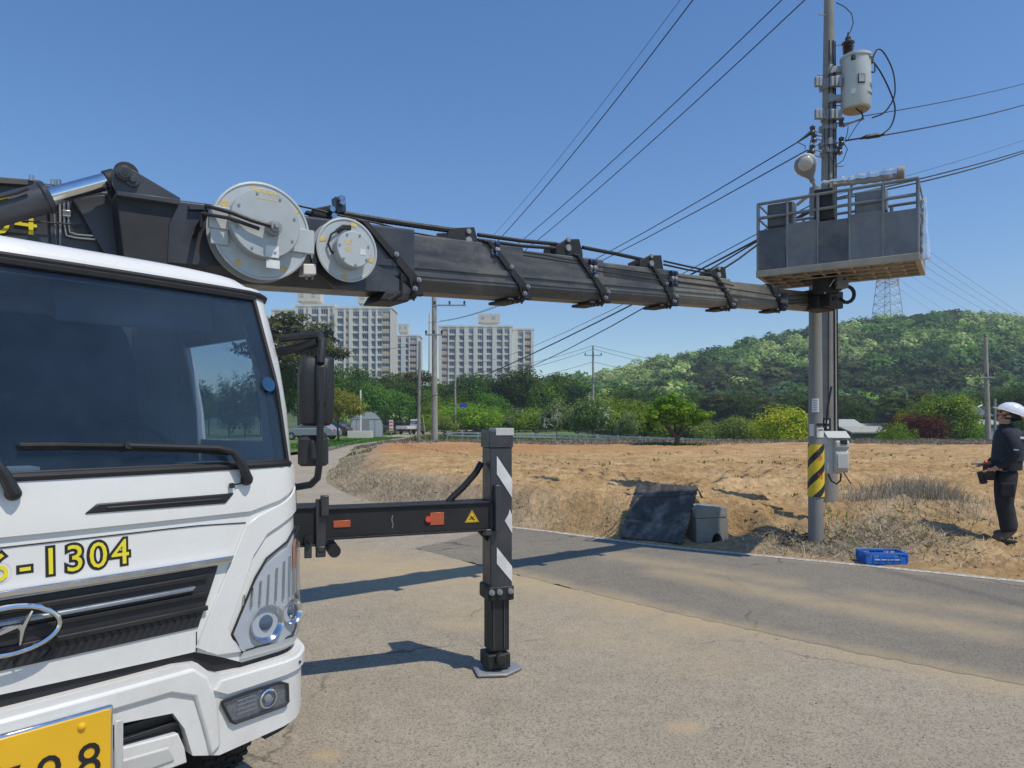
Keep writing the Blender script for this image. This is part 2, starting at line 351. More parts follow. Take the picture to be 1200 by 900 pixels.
def qmesh(name, P, F, col=None):
    """numpy mesh: P (n,3), F (m,k)"""
    me = bpy.data.meshes.new(name); P = np.asarray(P, np.float32); F = np.asarray(F, np.int32)
    me.vertices.add(len(P)); me.vertices.foreach_set('co', P.ravel())
    k = F.shape[1]; me.loops.add(F.size); me.loops.foreach_set('vertex_index', F.ravel())
    me.polygons.add(len(F)); me.polygons.foreach_set('loop_start', np.arange(0, F.size, k, dtype=np.int32))
    try: me.polygons.foreach_set('loop_total', np.full(len(F), k, np.int32))
    except Exception: pass
    if col is not None:
        a = me.color_attributes.new('Col', 'FLOAT_COLOR', 'POINT')
        c4 = np.ones((len(P), 4), np.float32); c4[:, :3] = col; a.data.foreach_set('color', c4.ravel())
    me.update(); me.validate(); return me
def text_mesh(s, size, depth=.0015):
    cu = bpy.data.curves.new('lettering', 'FONT'); cu.body = s; cu.size = size; cu.extrude = depth
    cu.align_x = 'CENTER'; cu.align_y = 'CENTER'; cu.resolution_u = 3
    o = bpy.data.objects.new('tmp', cu); COL.objects.link(o)
    dg = bpy.context.evaluated_depsgraph_get(); me = bpy.data.meshes.new_from_object(o.evaluated_get(dg))
    bpy.data.objects.remove(o); return me
def place_text(s, size, org, xdir, ydir, m, parent, name='lettering', depth=.0015, world=True, sx=1., bold=0.):
    me = text_mesh(s, size, depth); x = Vector(xdir).normalized(); y = Vector(ydir); y = (y - x * y.dot(x)).normalized(); z = x.cross(y)
    me.transform(Matrix.Translation(org) @ Matrix((x, y, z)).transposed().to_4x4() @ Matrix.Diagonal((sx, 1, 1, 1)))
    return put(name, me, m, parent, world)
def vnoise(x, y, seed=0):
    """smooth 2D value noise, numpy"""
    xi = np.floor(x).astype(np.int64); yi = np.floor(y).astype(np.int64); xf = x - xi; yf = y - yi
    def h(a, b):
        n = (a * 374761393 + b * 668265263 + seed * 144269) & 0xffffffff
        n = ((n ^ (n >> 13)) * 1274126177) & 0xffffffff
        return ((n ^ (n >> 16)) & 0xffff) / 65535.
    u = xf * xf * (3 - 2 * xf); v = yf * yf * (3 - 2 * yf)
    return (h(xi, yi) * (1 - u) + h(xi + 1, yi) * u) * (1 - v) + (h(xi, yi + 1) * (1 - u) + h(xi + 1, yi + 1) * u) * v
def fbm(x, y, o=5, seed=0, g=.5):
    t = 0; a = 1.; s = 0
    for i in range(o): t = t + a * vnoise(x * 2 ** i + 17 * i, y * 2 ** i - 9 * i, seed + i); s += a; a *= g
    return t / s
def sst(a, b, x):
    t = np.clip((x - a) / (b - a), 0, 1); return t * t * (3 - 2 * t)
# ================================================================ SETTING: ground, road, field, hill
EDGE = [(26, -6.5), (14, 1.0), (8, 4.97), (5.03, 6.95), (3.76, 7.8), (2.30, 8.69), (1.75, 9.06), (.49, 10.2), (0, 10.54), (-1.2, 11.75), (-2.4, 13.26), (-3.3, 14.8), (-3.9, 16.1), (-4.7, 18), (-5.2, 19.8), (-5.9, 22.8), (-6.3, 25.7), (-7.3, 30), (-8.4, 38), (-9, 46), (-9.4, 60), (-9.2, 72), (-8, 95), (-7, 130)]
def edge_dist(x, y):
    """signed distance to the far road edge, positive on the field side"""
    best = np.full(x.shape, 1e9); sg = np.ones(x.shape)
    for (ax, ay), (bx, by) in zip(EDGE, EDGE[1:]):
        dx, dy = bx - ax, by - ay; L2 = dx * dx + dy * dy
        t = np.clip(((x - ax) * dx + (y - ay) * dy) / L2, 0, 1)
        d = np.hypot(x - ax - t * dx, y - ay - t * dy); c = dx * (y - ay) - dy * (x - ax)
        m = d < best - 1e-9; best = np.where(m, d, best); sg = np.where(m, np.where(c < 0, 1., -1.), sg)
    return best * sg
def land(x, y):
    """lie of the land beyond the field"""
    x = np.asarray(x, float); y = np.asarray(y, float)
    z = -1.3 * sst(2, 16, x - .05 * y) * sst(42, 60, y)
    return z + .25 * (fbm(x * .08, y * .08, 3, 5) - .5) * sst(45, 70, y)
RIDGE = [(-900, 8), (-300, 10), (-120, 9), (-20, 11), (15, 12), (40, 14), (62, 19), (92, 26), (110, 30), (137, 36), (160, 40), (182, 42.5), (198, 44), (215, 41), (240, 37), (300, 35), (420, 36), (900, 20)]
def hillz(x, y):
    a = x / np.maximum(y, 60) * 325; r = np.interp(a, [p[0] for p in RIDGE], [p[1] for p in RIDGE])
    s = sst(150, 330, y) ** .8 * (1 - .55 * sst(360, 620, y))
    return r * s + 5 * (fbm(x * .02, y * .02, 4, 9) - .5) * s * 2 * (r / 40) - 1.3 * (1 - s)
def grid(xs, ys, zf):
    X, Y = np.meshgrid(xs, ys); Z = zf(X, Y); P = np.stack([X, Y, Z], -1).reshape(-1, 3)
    nx, ny = len(xs), len(ys); i = np.arange((ny - 1) * (nx - 1)); r, c = i // (nx - 1), i % (nx - 1)
    a = r * nx + c; return P, np.stack([a, a + 1, a + nx + 1, a + nx], -1)
def spaced(lim, n, k): t = np.linspace(-1, 1, n); return np.sinh(t * k) / math.sinh(k) * lim
P, F = grid(spaced(3500, 150, 5.5), spaced(3500, 150, 5.5), lambda X, Y: land(X, Y) - .05 - .6 * sst(26, 4, np.hypot(X, Y)) - .5 * (np.abs(X + 11) < 6) * (Y < 150))
tag(put('ground', qmesh('ground', P, F), M['grassland'], smooth=180), kind='structure')
P, F = grid(np.linspace(-260, 520, 190), np.linspace(120, 640, 120), hillz)
def forest_floor():
    m, n, b = nodes_of('forest_floor'); co = N(n, 'ShaderNodeNewGeometry').outputs['Position']
    n.links.new(ramp(n, tex(n, .08, 7, .6, co), [(.3, (.04, .07, .02)), (.7, (.11, .15, .05))]), b.inputs['Base Color']); b.inputs['Roughness'].default_value = 1
    return m
tag(put('hill', qmesh('hill', P, F), forest_floor(), smooth=180), kind='structure')

def sheet(name, poly, z, m, dens=None):
    bm = bmesh.new(); bm.faces.new([bm.verts.new((x, y, z)) for x, y in poly]); bmesh.ops.triangulate(bm, faces=bm.faces[:])
    o = obj(name, bm, m, smooth=None); return tag(o, kind='structure')
rd = random.Random(3)
lot = EDGE + [(-9, 150), (-14.5, 150), (-15.5, 100), (-13.6, 72), (-12.8, 66), (-11.0, 48), (-10, 39), (-10.4, 33), (-13, 27), (-45, 22), (-45, -25), (26, -25)]
sheet('asphalt_lot', lot, 0, M['asphalt_old'])
def jag(pts, step=.05, amp=.018, seed=1):
    r = random.Random(seed); out = []
    for (ax, ay), (bx, by) in zip(pts, pts[1:]):
        L = math.hypot(bx - ax, by - ay); k = max(1, int(L / step))
        for i in range(k):
            t = i / k; s = 1 if L < 30 else 0
            out.append((ax + (bx - ax) * t + r.uniform(-amp, amp) * s, ay + (by - ay) * t + r.uniform(-amp, amp) * s))
    return out + [pts[-1]]
def inset(pts, d):
    out = []
    for i, (x, y) in enumerate(pts):
        a = pts[max(0, i - 1)]; b = pts[min(len(pts) - 1, i + 1)]; L = math.hypot(b[0] - a[0], b[1] - a[1])
        out.append((x + (b[1] - a[1]) / L * -d, y + (b[0] - a[0]) / L * d))
    return out
near = EDGE[:9]
upper = inset(near, .02)
lower = jag([(-.35, 10.3), (-.6, 9.6), (-1.2, 8.72), (-.55, 7.95), (0, 7.27), (.7, 6.45), (1.37, 5.70), (2.3, 4.78), (3.0, 4.18), (6, 1.5), (12, -4), (18, -10)])
sheet('asphalt_road', upper + lower + [(26, -10)], .002, M['asphalt_new'])
def worn_line():
    m, n, b = nodes_of('road_line_paint'); co = N(n, 'ShaderNodeNewGeometry').outputs['Position']
    t = tex(n, 18, 8, .8, co); c = mix(n, ramp(n, t, [(.42, 0.), (.56, .95)]), (.64, .62, .57), (.30, .26, .20))
    n.links.new(c, b.inputs['Base Color']); b.inputs['Roughness'].default_value = .8; return m
l_out = inset(EDGE[:9] + [(-.5, 11.0)], .04); l_in = inset(EDGE[:9] + [(-.5, 11.0)], .15)
bm = bmesh.new()
for i in range(len(l_out) - 1):
    bm.faces.new([bm.verts.new((*p, .006)) for p in (l_out[i], l_out[i + 1], l_in[i + 1], l_in[i])])
tag(obj('road_edge_line', bm, worn_line(), smooth=None), kind='structure')

# ploughed field -------------------------------------------------------
BOX = (2.55, 9.36)
def fieldz(x, y):
    e = edge_dist(x, y)
    e = e + .25 * (fbm(x * 1.1, y * 1.1, 4, 3) - .5)
    hm = .46 - .30 * sst(2.9, 4.2, x) * sst(14, 9, y) ; hm = hm - .16 * sst(14, 30, y)
    wid = .95 + .7 * sst(-1, -4, x) + 1.2 * sst(2.9, 4.0, x)
    s = np.clip((e - .06) / wid, 0, 1); s = s * s * (3 - 2 * s)
    z = -.055 + .055 * sst(-.05, .12, e) + hm * s
    inf = sst(.1, .8, e)
    clod = fbm(x * 2.3, y * 2.3, 6, 21, .6) - .5
    z = z + inf * ((.17 + .10 * sst(2.5, .6, e)) * clod + .07 * (np.abs(fbm(x * 7, y * 7, 3, 31) - .5) * 2 - .4)) * (1 - .45 * sst(12, 24, y))
    # furrows running across the field
    fr = np.sin((y * .96 + x * .10 + .5 * fbm(x * .25, y * .25, 3, 5)) * 2 * math.pi / .95)
    z = z + .07 * fr * sst(1.2, 2.6, e) * (1 - .25 * sst(20, 34, y))
    # heap of soil and straw beside the poles
    z = z + .24 * np.exp(-(((x - 4.75) / .70) ** 2 + ((y - 9.0) / .5) ** 2)) * sst(.0, .4, e)
    z = z + .22 * np.exp(-(((x - 5.9) / 1.3) ** 2 + ((y - 10.6) / .8) ** 2))
    z = z * (1 - .9 * np.exp(-((x - 3.70) / .55) ** 2 - ((y - 8.62) / .55) ** 2))
    # pocket dug for the catch basin
    pk = np.exp(-(((x - BOX[0] - .2) / .55) ** 4 + ((y - BOX[1] + .02) / .42) ** 4)); z = z * (1 - pk) + pk * (-.07)
    # berm at the far end, then down to the land beyond
    z = z + .19 * np.exp(-((y - 39.6 - .4 * np.sin(x * .3)) / .75) ** 2) * (.6 + .8 * fbm(x * .8, y * .8, 3, 8))
    out = sst(40.5, 43.5, y); z = z * (1 - out) - out * 2.2
    out2 = sst(-.05, -.6, e); return z * (1 - out2) - .15 * out2
rows = np.concatenate([np.linspace(.5, 6, 24)[:-1], 6 * (44 / 6) ** np.linspace(0, 1, 300)]); cols = np.linspace(-.62, 1.5, 680)
YY, AA = np.meshgrid(rows, cols, indexing='ij'); XX = AA * YY + sst(-.2, 1.5, AA) * 8 * sst(14, 2, YY)
ZZ = fieldz(XX, YY); EE = edge_dist(XX, YY)
ny, nx = ZZ.shape; i = np.arange((ny - 1) * (nx - 1)); r_, c_ = i // (nx - 1), i % (nx - 1); a_ = r_ * nx + c_
Fq = np.stack([a_, a_ + 1, a_ + nx + 1, a_ + nx], -1)
keep = (EE > -.7).ravel()[Fq].any(1); Fq = Fq[keep]
me = qmesh('field_soil', np.stack([XX, YY, ZZ], -1).reshape(-1, 3), Fq)
st = me.attributes.new('straw', 'FLOAT', 'POINT')
sw = sst(2.2, .3, EE) * sst(1.8, -1.5, XX) * .75 + .9 * np.exp(-(((XX - 4.0) / 1.3) ** 2 + ((YY - 8.6) / .6) ** 2)) + .9 * np.exp(-((YY - 39.7) / .9) ** 2) + .7 * np.exp(-(((XX - 6.0) / 1.2) ** 2 + ((YY - 10.6) / .9) ** 2))
sw = np.clip(sw * (.5 + fbm(XX * 1.2, YY * 1.2, 4, 77)), 0, 1)
st.data.foreach_set('value', sw.ravel().astype(np.float32))
tag(put('ploughed_field', me, M['soil'], smooth=180), kind='structure')
def fz(x, y): return float(fieldz(np.array([float(x)]), np.array([float(y)]))[0])

# far-left kerbed island beside the road -----------------------------------
kp = [(-10.0, 38.5), (-11.0, 48), (-12.0, 58), (-12.8, 66), (-13.6, 70), (-14.8, 71)]
bm = bmesh.new()
for (ax, ay), (bx, by) in zip(kp, kp[1:]):
    L = math.hypot(bx - ax, by - ay); nseg = max(1, int(L / 1.0)); an = math.atan2(by - ay, bx - ax)
    for q in range(nseg):
        t = (q + .5) / nseg
        add_box(bm, (ax + (bx - ax) * t - .1, ay + (by - ay) * t, .07), (L / nseg - .02, .18, .16), Matrix.Rotation(an, 3, 'Z'))
tag(obj('kerb', bm, M['concrete'], bev=.01), kind='structure')
isl = [(x - .2, y) for x, y in kp] + [(-45, 72), (-45, 22.2), (-13.1, 27.2), (-10.6, 33)]
sheet('verge', isl, .12, M['grassland'])
# drive in front of the village houses
sheet('village_lane', [(12, 47.5), (34, 47), (34, 48.6), (12, 49.2)], .0 + float(land(22, 48)) + .45, M['concrete'])

# ---------------------------------------------------------------- foliage builder
def leaf_quads(C, Nn, S, colr, r, squash=.55):
    """C (n,3) centres, Nn (n,3) normals, S sizes, colr (n,3)"""
    n = len(C); Nn = Nn / (np.linalg.norm(Nn, axis=1, keepdims=True) + 1e-9)
    A = np.cross(Nn, r.normal(size=(n, 3))); A /= np.linalg.norm(A, axis=1, keepdims=True) + 1e-9; B = np.cross(Nn, A)
    s = S[:, None]; bend = Nn * s * .18
    P = np.stack([C - A * s, C + B * s * squash - bend, C + A * s, C - B * s * squash - bend], 1).reshape(-1, 3)
    F = np.arange(n * 4).reshape(-1, 4); return P, F, np.repeat(colr, 4, 0)
def crown(r, rad, zc, nclump, nleaf, size, cols, clump=.34, flat=1., low=-.55, shell=.65, lumps=6):
    """leafy crown: clumps spread through an uneven ellipsoid; returns C, N, S, col"""
    rad = np.array(rad, float); C = []; Nn = []; K = []
    lobe = r.normal(size=(lumps, 3)); lobe /= np.linalg.norm(lobe, axis=1, keepdims=True); la = r.uniform(.0, .38, lumps)
    while len(C) < nclump:
        d = r.normal(size=3); d /= np.linalg.norm(d)
        if d[2] < low: continue
        rr = r.uniform(shell, 1.) * (.80 + sum(a * max(0, float(d @ l)) ** 3 for a, l in zip(la, lobe)))
        C.append(d * rr); Nn.append(d)
    C = np.array(C); Nn = np.array(Nn)
    cc = cols[r.integers(0, len(cols), nclump)] * r.uniform(.75, 1.28, (nclump, 1))
    idx = np.repeat(np.arange(nclump), nleaf); m = len(idx)
    off = r.normal(size=(m, 3)); off /= np.linalg.norm(off, axis=1, keepdims=True); off *= r.uniform(.25, 1, (m, 1)) ** .6 * clump
    off[:, 2] *= flat
    P = (C[idx] + off) * rad + np.array([0, 0, zc]); nn = off * 1.2 + Nn[idx] * .6 + r.normal(size=(m, 3)) * .35 + np.array([0, 0, .35])
    return P, nn, size * r.uniform(.6, 1.4, m), cc[idx] * r.uniform(.85, 1.15, (m, 1))
def limbs(bm, r, h, spread, z0, tr, n=6, lean=.0):
    top = Vector((lean * h, 0, h * .62)); pts = [Vector((0, 0, -.1)), Vector((r.uniform(-.04, .04) * h, r.uniform(-.04, .04) * h, h * .25)), top]
    add_path(bm, pts, [tr, tr * .8, tr * .45], 8)
    for k in range(n):
        a = k * 2 * math.pi / n + r.uniform(-.4, .4); zb = h * r.uniform(z0, .6); t = zb / (h * .62)
        b = pts[0].lerp(top, min(1, t)); e = Vector((math.cos(a) * spread * r.uniform(.5, .85), math.sin(a) * spread * r.uniform(.5, .85), min(h * .95, zb + h * r.uniform(.15, .4))))
        mid = b.lerp(e, .5) + Vector((0, 0, h * .04)); add_path(bm, [b, mid, e], [tr * .5, tr * .33, tr * .12], 6)
        for q in range(2):
            e2 = mid + Vector((r.uniform(-.4, .4) * spread, r.uniform(-.4, .4) * spread, h * r.uniform(.08, .22)))
            add_path(bm, [mid, e2], [tr * .25, tr * .08], 5)
PAL = {
 'dark':  np.array([(.030, .060, .018), (.040, .080, .022), (.050, .095, .028)]),
 'mid':   np.array([(.060, .125, .025), (.080, .150, .030), (.050, .100, .022)]),
 'fresh': np.array([(.110, .200, .030), (.140, .240, .040), (.085, .165, .028)]),
 'pine':  np.array([(.045, .060, .025), (.060, .075, .030), (.035, .050, .022)]),
 'pale':  np.array([(.16, .22, .08), (.22, .27, .13), (.12, .18, .06), (.28, .31, .19)]),
 'yellow': np.array([(.42, .42, .03), (.34, .38, .03), (.22, .30, .03), (.50, .47, .05)]),
 'red':   np.array([(.085, .020, .018), (.06, .018, .018), (.11, .03, .02)]),
 'lone':  np.array([(.07, .15, .02), (.10, .20, .025), (.14, .26, .035), (.05, .11, .02)]),
 'garden': np.array([(.13, .17, .04), (.16, .20, .05), (.10, .13, .035), (.09, .12, .03)]),
 'olive': np.array([(.10, .13, .04), (.13, .16, .05), (.08, .11, .035)]),
 'white': np.array([(.34, .38, .26), (.20, .27, .11), (.12, .19, .06), (.42, .44, .34), (.08, .14, .04), (.10, .17, .05)]),
 'bluegreen': np.array([(.045, .085, .045), (.06, .105, .055), (.035, .07, .04)]),
}
for k_ in PAL:
    if k_ not in ('white', 'red', 'yellow'): PAL[k_] = PAL[k_] * np.array([1.70, 1.52, 1.15])
def tree_proto(name, seed, pal, h, w, base=.28, nclump=70, nleaf=34, size=.2, tr=.14, flat=1., m='leaf', clump=.34, shell=.5, low=-.6, trunk=True, dy=1.):
    r = np.random.default_rng(seed); pr = random.Random(seed)
    root = thing(name, 'tree', 'tree')
    hh = h * (1 - base) / 2; P, nn, S, C = crown(r, (w / 2, w / 2 * dy, hh), h * base + hh, nclump, nleaf, size, PAL[pal], clump=clump, flat=flat, shell=shell, low=low)
    if trunk:
        bm = bmesh.new(); limbs(bm, pr, h, w * .5, max(.12, base * .8), tr); obj('trunk', bm, M['bark'], root)
    V, Fm, K = leaf_quads(P, nn, S, C, r); put('crown', qmesh('crown', V, Fm, K), M[m], root)
    return root
# ================================================================ VEGETATION
def at(px, d): return ((px - 600) / 830 * d, d)
def lz(x, y):
    return max(float(land(x, y)) - .05, float(hillz(np.array(x), np.array(y)))) if y > 140 else float(land(x, y)) - .05
protos = {}
def tree_at(key, px, d, h, label, group=None, z=None, sx=1., cat='tree', name=None):
    """a copy of the prototype standing at its own place, scaled to height h"""
    p, ph, nm = protos[key]
    if key in used_p: o = copy_tree(p)
    else: o = p; used_p.add(key)
    x, y = at(px, d); s = h / ph; o.location = (x, y, lz(x, y) if z is None else z); o.scale = (s * sx, s * sx, s)
    o.rotation_euler = (0, 0, random.uniform(0, 6.28)); o.name = name or nm
    o['label'] = label; o['category'] = cat
    if group: o['group'] = group
    elif 'group' in o: del o['group']
    return o
used_p = set()
def proto(key, *a, nm='tree', **k): protos[key] = (tree_proto(nm, *a, **k), a[2], nm)
proto('broad_dark', 11, 'dark', 9, 7.5, nm='broadleaf_tree', nclump=120, nleaf=42, size=.21)
proto('broad_mid', 12, 'mid', 9, 7.5, nm='broadleaf_tree', nclump=120, nleaf=42, size=.21)
proto('broad_fresh', 13, 'fresh', 7, 7, nm='broadleaf_tree', base=.1, nclump=120, nleaf=42, size=.18)
proto('pine', 14, 'pine', 10, 7.5, nm='pine_tree', base=.42, nclump=46, nleaf=110, size=.17, flat=.28, clump=.36, tr=.2, m='needle')
proto('shrub_fresh', 15, 'fresh', 3, 4.6, nm='green_shrub', base=.0, nclump=110, nleaf=40, size=.10, low=-.3, tr=.05)
proto('shrub_white', 16, 'white', 3.6, 4, nm='flowering_shrub', base=.0, nclump=110, nleaf=40, size=.10, low=-.3, tr=.05)
proto('shrub_olive', 17, 'olive', 3, 4, nm='olive_shrub', base=.0, nclump=110, nleaf=44, size=.09, low=-.3, tr=.05)
proto('shrub_yellow', 18, 'yellow', 3.1, 4.2, nm='yellow_shrub', base=.04, nclump=130, nleaf=44, size=.085, low=-.4, tr=.07, flat=.7)
proto('red_maple', 19, 'red', 3.4, 5.2, nm='red_maple', base=.0, nclump=130, nleaf=44, size=.10, low=-.3, tr=.08)
proto('garden_tree', 20, 'fresh', 5.2, 6.2, nm='garden_tree', base=.06, nclump=170, nleaf=48, size=.13, tr=.13)
proto('clipped_pine', 21, 'garden', 3.8, 3.6, nm='clipped_pine', base=.3, nclump=90, nleaf=70, size=.065, flat=.7, tr=.08, m='needle', shell=.75)

BELT = 'trees in the belt beneath the apartment blocks'
belt = [('pine', 352, 78, 13.6, 1.0), ('broad_mid', 335, 84, 9.5, 1), ('broad_dark', 385, 96, 8.6, 1), ('broad_mid', 372, 78, 6.2, 1), ('broad_dark', 420, 108, 9.5, .9),
        ('broad_mid', 437, 100, 7.2, .9), ('broad_dark', 452, 118, 9.2, .9), ('broad_mid', 463, 104, 6.4, 1), ('pine', 470, 128, 10.6, .9), ('broad_dark', 480, 110, 7.4, 1),
        ('pine', 492, 126, 10.8, .9), ('broad_mid', 500, 112, 6.8, 1), ('broad_dark', 517, 120, 7.8, .9), ('broad_dark', 546, 115, 9.0, .95), ('broad_mid', 563, 124, 8.0, .9),
        ('broad_dark', 583, 118, 8.6, 1.), ('broad_dark', 608, 116, 9.9, 1.05), ('broad_mid', 531, 100, 5.6, .9), ('broad_mid', 575, 98, 5.6, 1.1), ('broad_dark', 625, 122, 9.0, 1), ('broad_mid', 640, 108, 7.6, .9),
        ('broad_dark', 655, 126, 9.6, 1), ('broad_mid', 671, 134, 9.8, 1), ('broad_dark', 690, 124, 8.2, 1), ('broad_fresh', 706, 118, 7.0, 1), ('broad_fresh', 512, 92, 4.4, 1)]
txtk = {'pine': 'dark flat topped pine', 'broad_dark': 'dark green broadleaf tree', 'broad_mid': 'mid green broadleaf tree', 'broad_fresh': 'fresh light green low tree'}
special = {0: 'tall olive pine rising behind the black truck mirrors', 3: 'mid green tree low behind the white windscreen pillar'}
for i, (k, px, d, h, sx) in enumerate(belt):
    lab = special.get(i); tree_at(k, px, d, h, lab or txtk[k] + ' in the belt below the distant apartment blocks', None if lab else BELT, sx=sx)
BANK = 'shrubs along the guard rail beyond the field'
for k, px, d, h, sx, lab in [('shrub_fresh', 560, 74, 3.2, 1.1, ''), ('shrub_white', 604, 76, 3.0, 1., ''), ('shrub_fresh', 582, 78, 3.0, 1.2, ''), ('shrub_fresh', 628, 74, 2.8, 1.2, ''), ('shrub_white', 652, 70, 3.6, 1., ''), ('shrub_white', 694, 68, 4.0, 1.05, ''),
                        ('shrub_fresh', 676, 74, 3.0, 1.1, ''), ('shrub_fresh', 724, 72, 4.0, 1.3, ''), ('shrub_fresh', 752, 76, 4.2, 1.35, ''), ('shrub_fresh', 778, 80, 4.0, 1.35, ''), ('shrub_olive', 818, 78, 3.4, 1.2, ''), ('shrub_white', 735, 66, 2.8, .7, ''),
                        ('shrub_olive', 520, 72, 2.4, 1.2, ''), ('shrub_fresh', 522, 84, 2.8, 1.2, ''), ('shrub_fresh', 800, 84, 3.2, 1.3, ''), ('shrub_fresh', 545, 86, 3.6, 1.3, '')]:
    t = {'shrub_fresh': 'bright green shrub behind the guard rail', 'shrub_white': 'shrub covered with white blossom behind the guard rail', 'shrub_olive': 'olive green shrub behind the guard rail'}[k]
    own = {604: 'white flowering shrub right below the middle of the apartments', 652: 'white flowering shrub left of the crossarmed guard rail pole', 694: 'largest white flowering shrub just behind the crossarmed pole', 735: 'small white flowering shrub left of the lone field tree', 818: 'olive green shrub directly behind right side of the lone tree', 520: 'low olive shrub beneath the small blue road sign'}.get(px)
    tree_at(k, px, d, h, own or t, None if own else BANK, sx=sx, cat='shrub')
tree_at('shrub_olive', 868, 66, 3.6, 'grey green willowy bush between lone tree and yellow shrub', cat='shrub', sx=1.05)
tree_at('shrub_yellow', 920, 58, 3.95, 'bright yellow green shrub just left of the poles', cat='shrub', sx=1.0)
tree_at('clipped_pine', 397, 52, 4.0, 'small clipped pine on the kerbed verge', z=.12)
tree_at('garden_tree', 1104, 72, 6.0, 'large bright green garden tree beside red maple', sx=1.02)
tree_at('red_maple', 1072, 66, 3.7, 'dark red maple before the green garden tree', sx=1.0)
tree_at('shrub_fresh', 1048, 62, 2.6, 'light green bush at the end of the grey shed', cat='shrub', sx=.7)
tree_at('shrub_yellow', 1060, 76, 3.9, 'small yellow tinged bush above the red maple', cat='shrub', sx=.5)
tree_at('garden_tree', 1138, 70, 3.4, 'small green tree at right edge of garden', sx=.7)
tree_at('pine', 1047, 92, 6.6, 'dark spreading pine behind the grey shed', sx=1.0)
tree_at('broad_dark', 1004, 100, 5.4, 'round dark tree behind the white farm roof', sx=1.1)
VB = 'trees standing behind the village'
for k, px, d, h, sx in [('pine', 1078, 118, 8.4, 1.0), ('broad_mid', 1125, 116, 7.6, 1), ('pine', 1150, 128, 8.6, 1), ('broad_dark', 1178, 110, 7.6, 1.1), ('broad_dark', 1215, 104, 8, 1.2), ('pine', 985, 122, 7.6, 1.1), ('broad_mid', 1240, 96, 7, 1.2),
                     ('pine', 955, 118, 7.4, 1.1), ('broad_dark', 925, 122, 7.2, 1.1), ('pine', 893, 126, 7.8, 1.1), ('broad_dark', 860, 122, 7.4, 1.1), ('pine', 905, 110, 6.0, 1.1), ('pine', 840, 124, 8.0, 1.1), ('broad_dark', 812, 128, 8.0, 1.2), ('broad_mid', 790, 122, 7, 1.2), ('broad_dark', 765, 128, 8.4, 1.1), ('broad_dark', 741, 122, 8.2, 1.1), ('broad_mid', 722, 130, 8.6, 1.1), ('broad_mid', 1195, 90, 4.6, 1.1), ('broad_dark', 1160, 96, 4.8, 1.0)]:
    tree_at(k, px, d, h, {'pine': 'dark pine', 'broad_dark': 'dark broadleaf tree', 'broad_mid': 'mid green broadleaf tree'}[k] + ' at the foot of the wooded hill', VB, sx=sx)

# the lone tree in the field: own build, with a visible forked trunk
r = np.random.default_rng(5); x0, y0 = at(793, 37.8); lone = thing('lone_tree', 'lone spreading green tree standing in the ploughed field', 'tree', (x0, y0, fz(x0, y0) - .02))
bm = bmesh.new()
for a, l in ((2.9, 1.0), (2.2, .95), (.3, 1.05), (.9, .9), (-.4, .8), (3.7, .8), (1.6, .7)):
    e = Vector((math.cos(a) * 1.35 * l, math.sin(a) * .8 * l, 1.5 + .3 * l)); m_ = Vector((math.cos(a) * .35, math.sin(a) * .25, .75))
    add_path(bm, [(0, 0, -.1), (0.02 * a, 0, .35), m_, e], [.13, .10, .07, .02], 7)
    for q in range(3):
        f = m_.lerp(e, .45 + .2 * q); add_path(bm, [f, f + Vector((random.uniform(-.4, .4), random.uniform(-.4, .4), random.uniform(.3, .6)))], [.03, .01], 5)
obj('trunk', bm, M['bark'], lone)
Ps = []
for (cx, cy, cz, rx, ry, rz_, nc) in [(0, 0, 1.95, 1.45, 1.3, .72, 90), (-1.25, 0, 1.55, .65, .8, .55, 34), (1.15, 0, 1.55, .85, .8, .50, 40), (-.3, .1, 2.35, .8, .8, .42, 30), (.5, -.2, 1.35, 1.1, .8, .42, 34), (-.5, -.2, 1.35, .9, .8, .42, 26), (-1.55, 0, .95, .28, .4, .45, 10)]:
    P, nn, S, Cc = crown(r, (rx, ry, rz_), cz, nc, 44, .062, PAL['lone'], clump=.30, shell=.35, low=-.9, flat=.75); P += np.array([cx, cy, 0]); Ps.append((P, nn, S, Cc))
P, nn, S, Cc = [np.concatenate(t) for t in zip(*Ps)]; V, Fm, K = leaf_quads(P, nn, S, Cc, r); put('crown', qmesh('crown', V, Fm, K), M['leaf'], lone)

X = r.normal(x0, .85, 900); Y = r.normal(y0, .35, 900); lone_tuft = (X, Y)
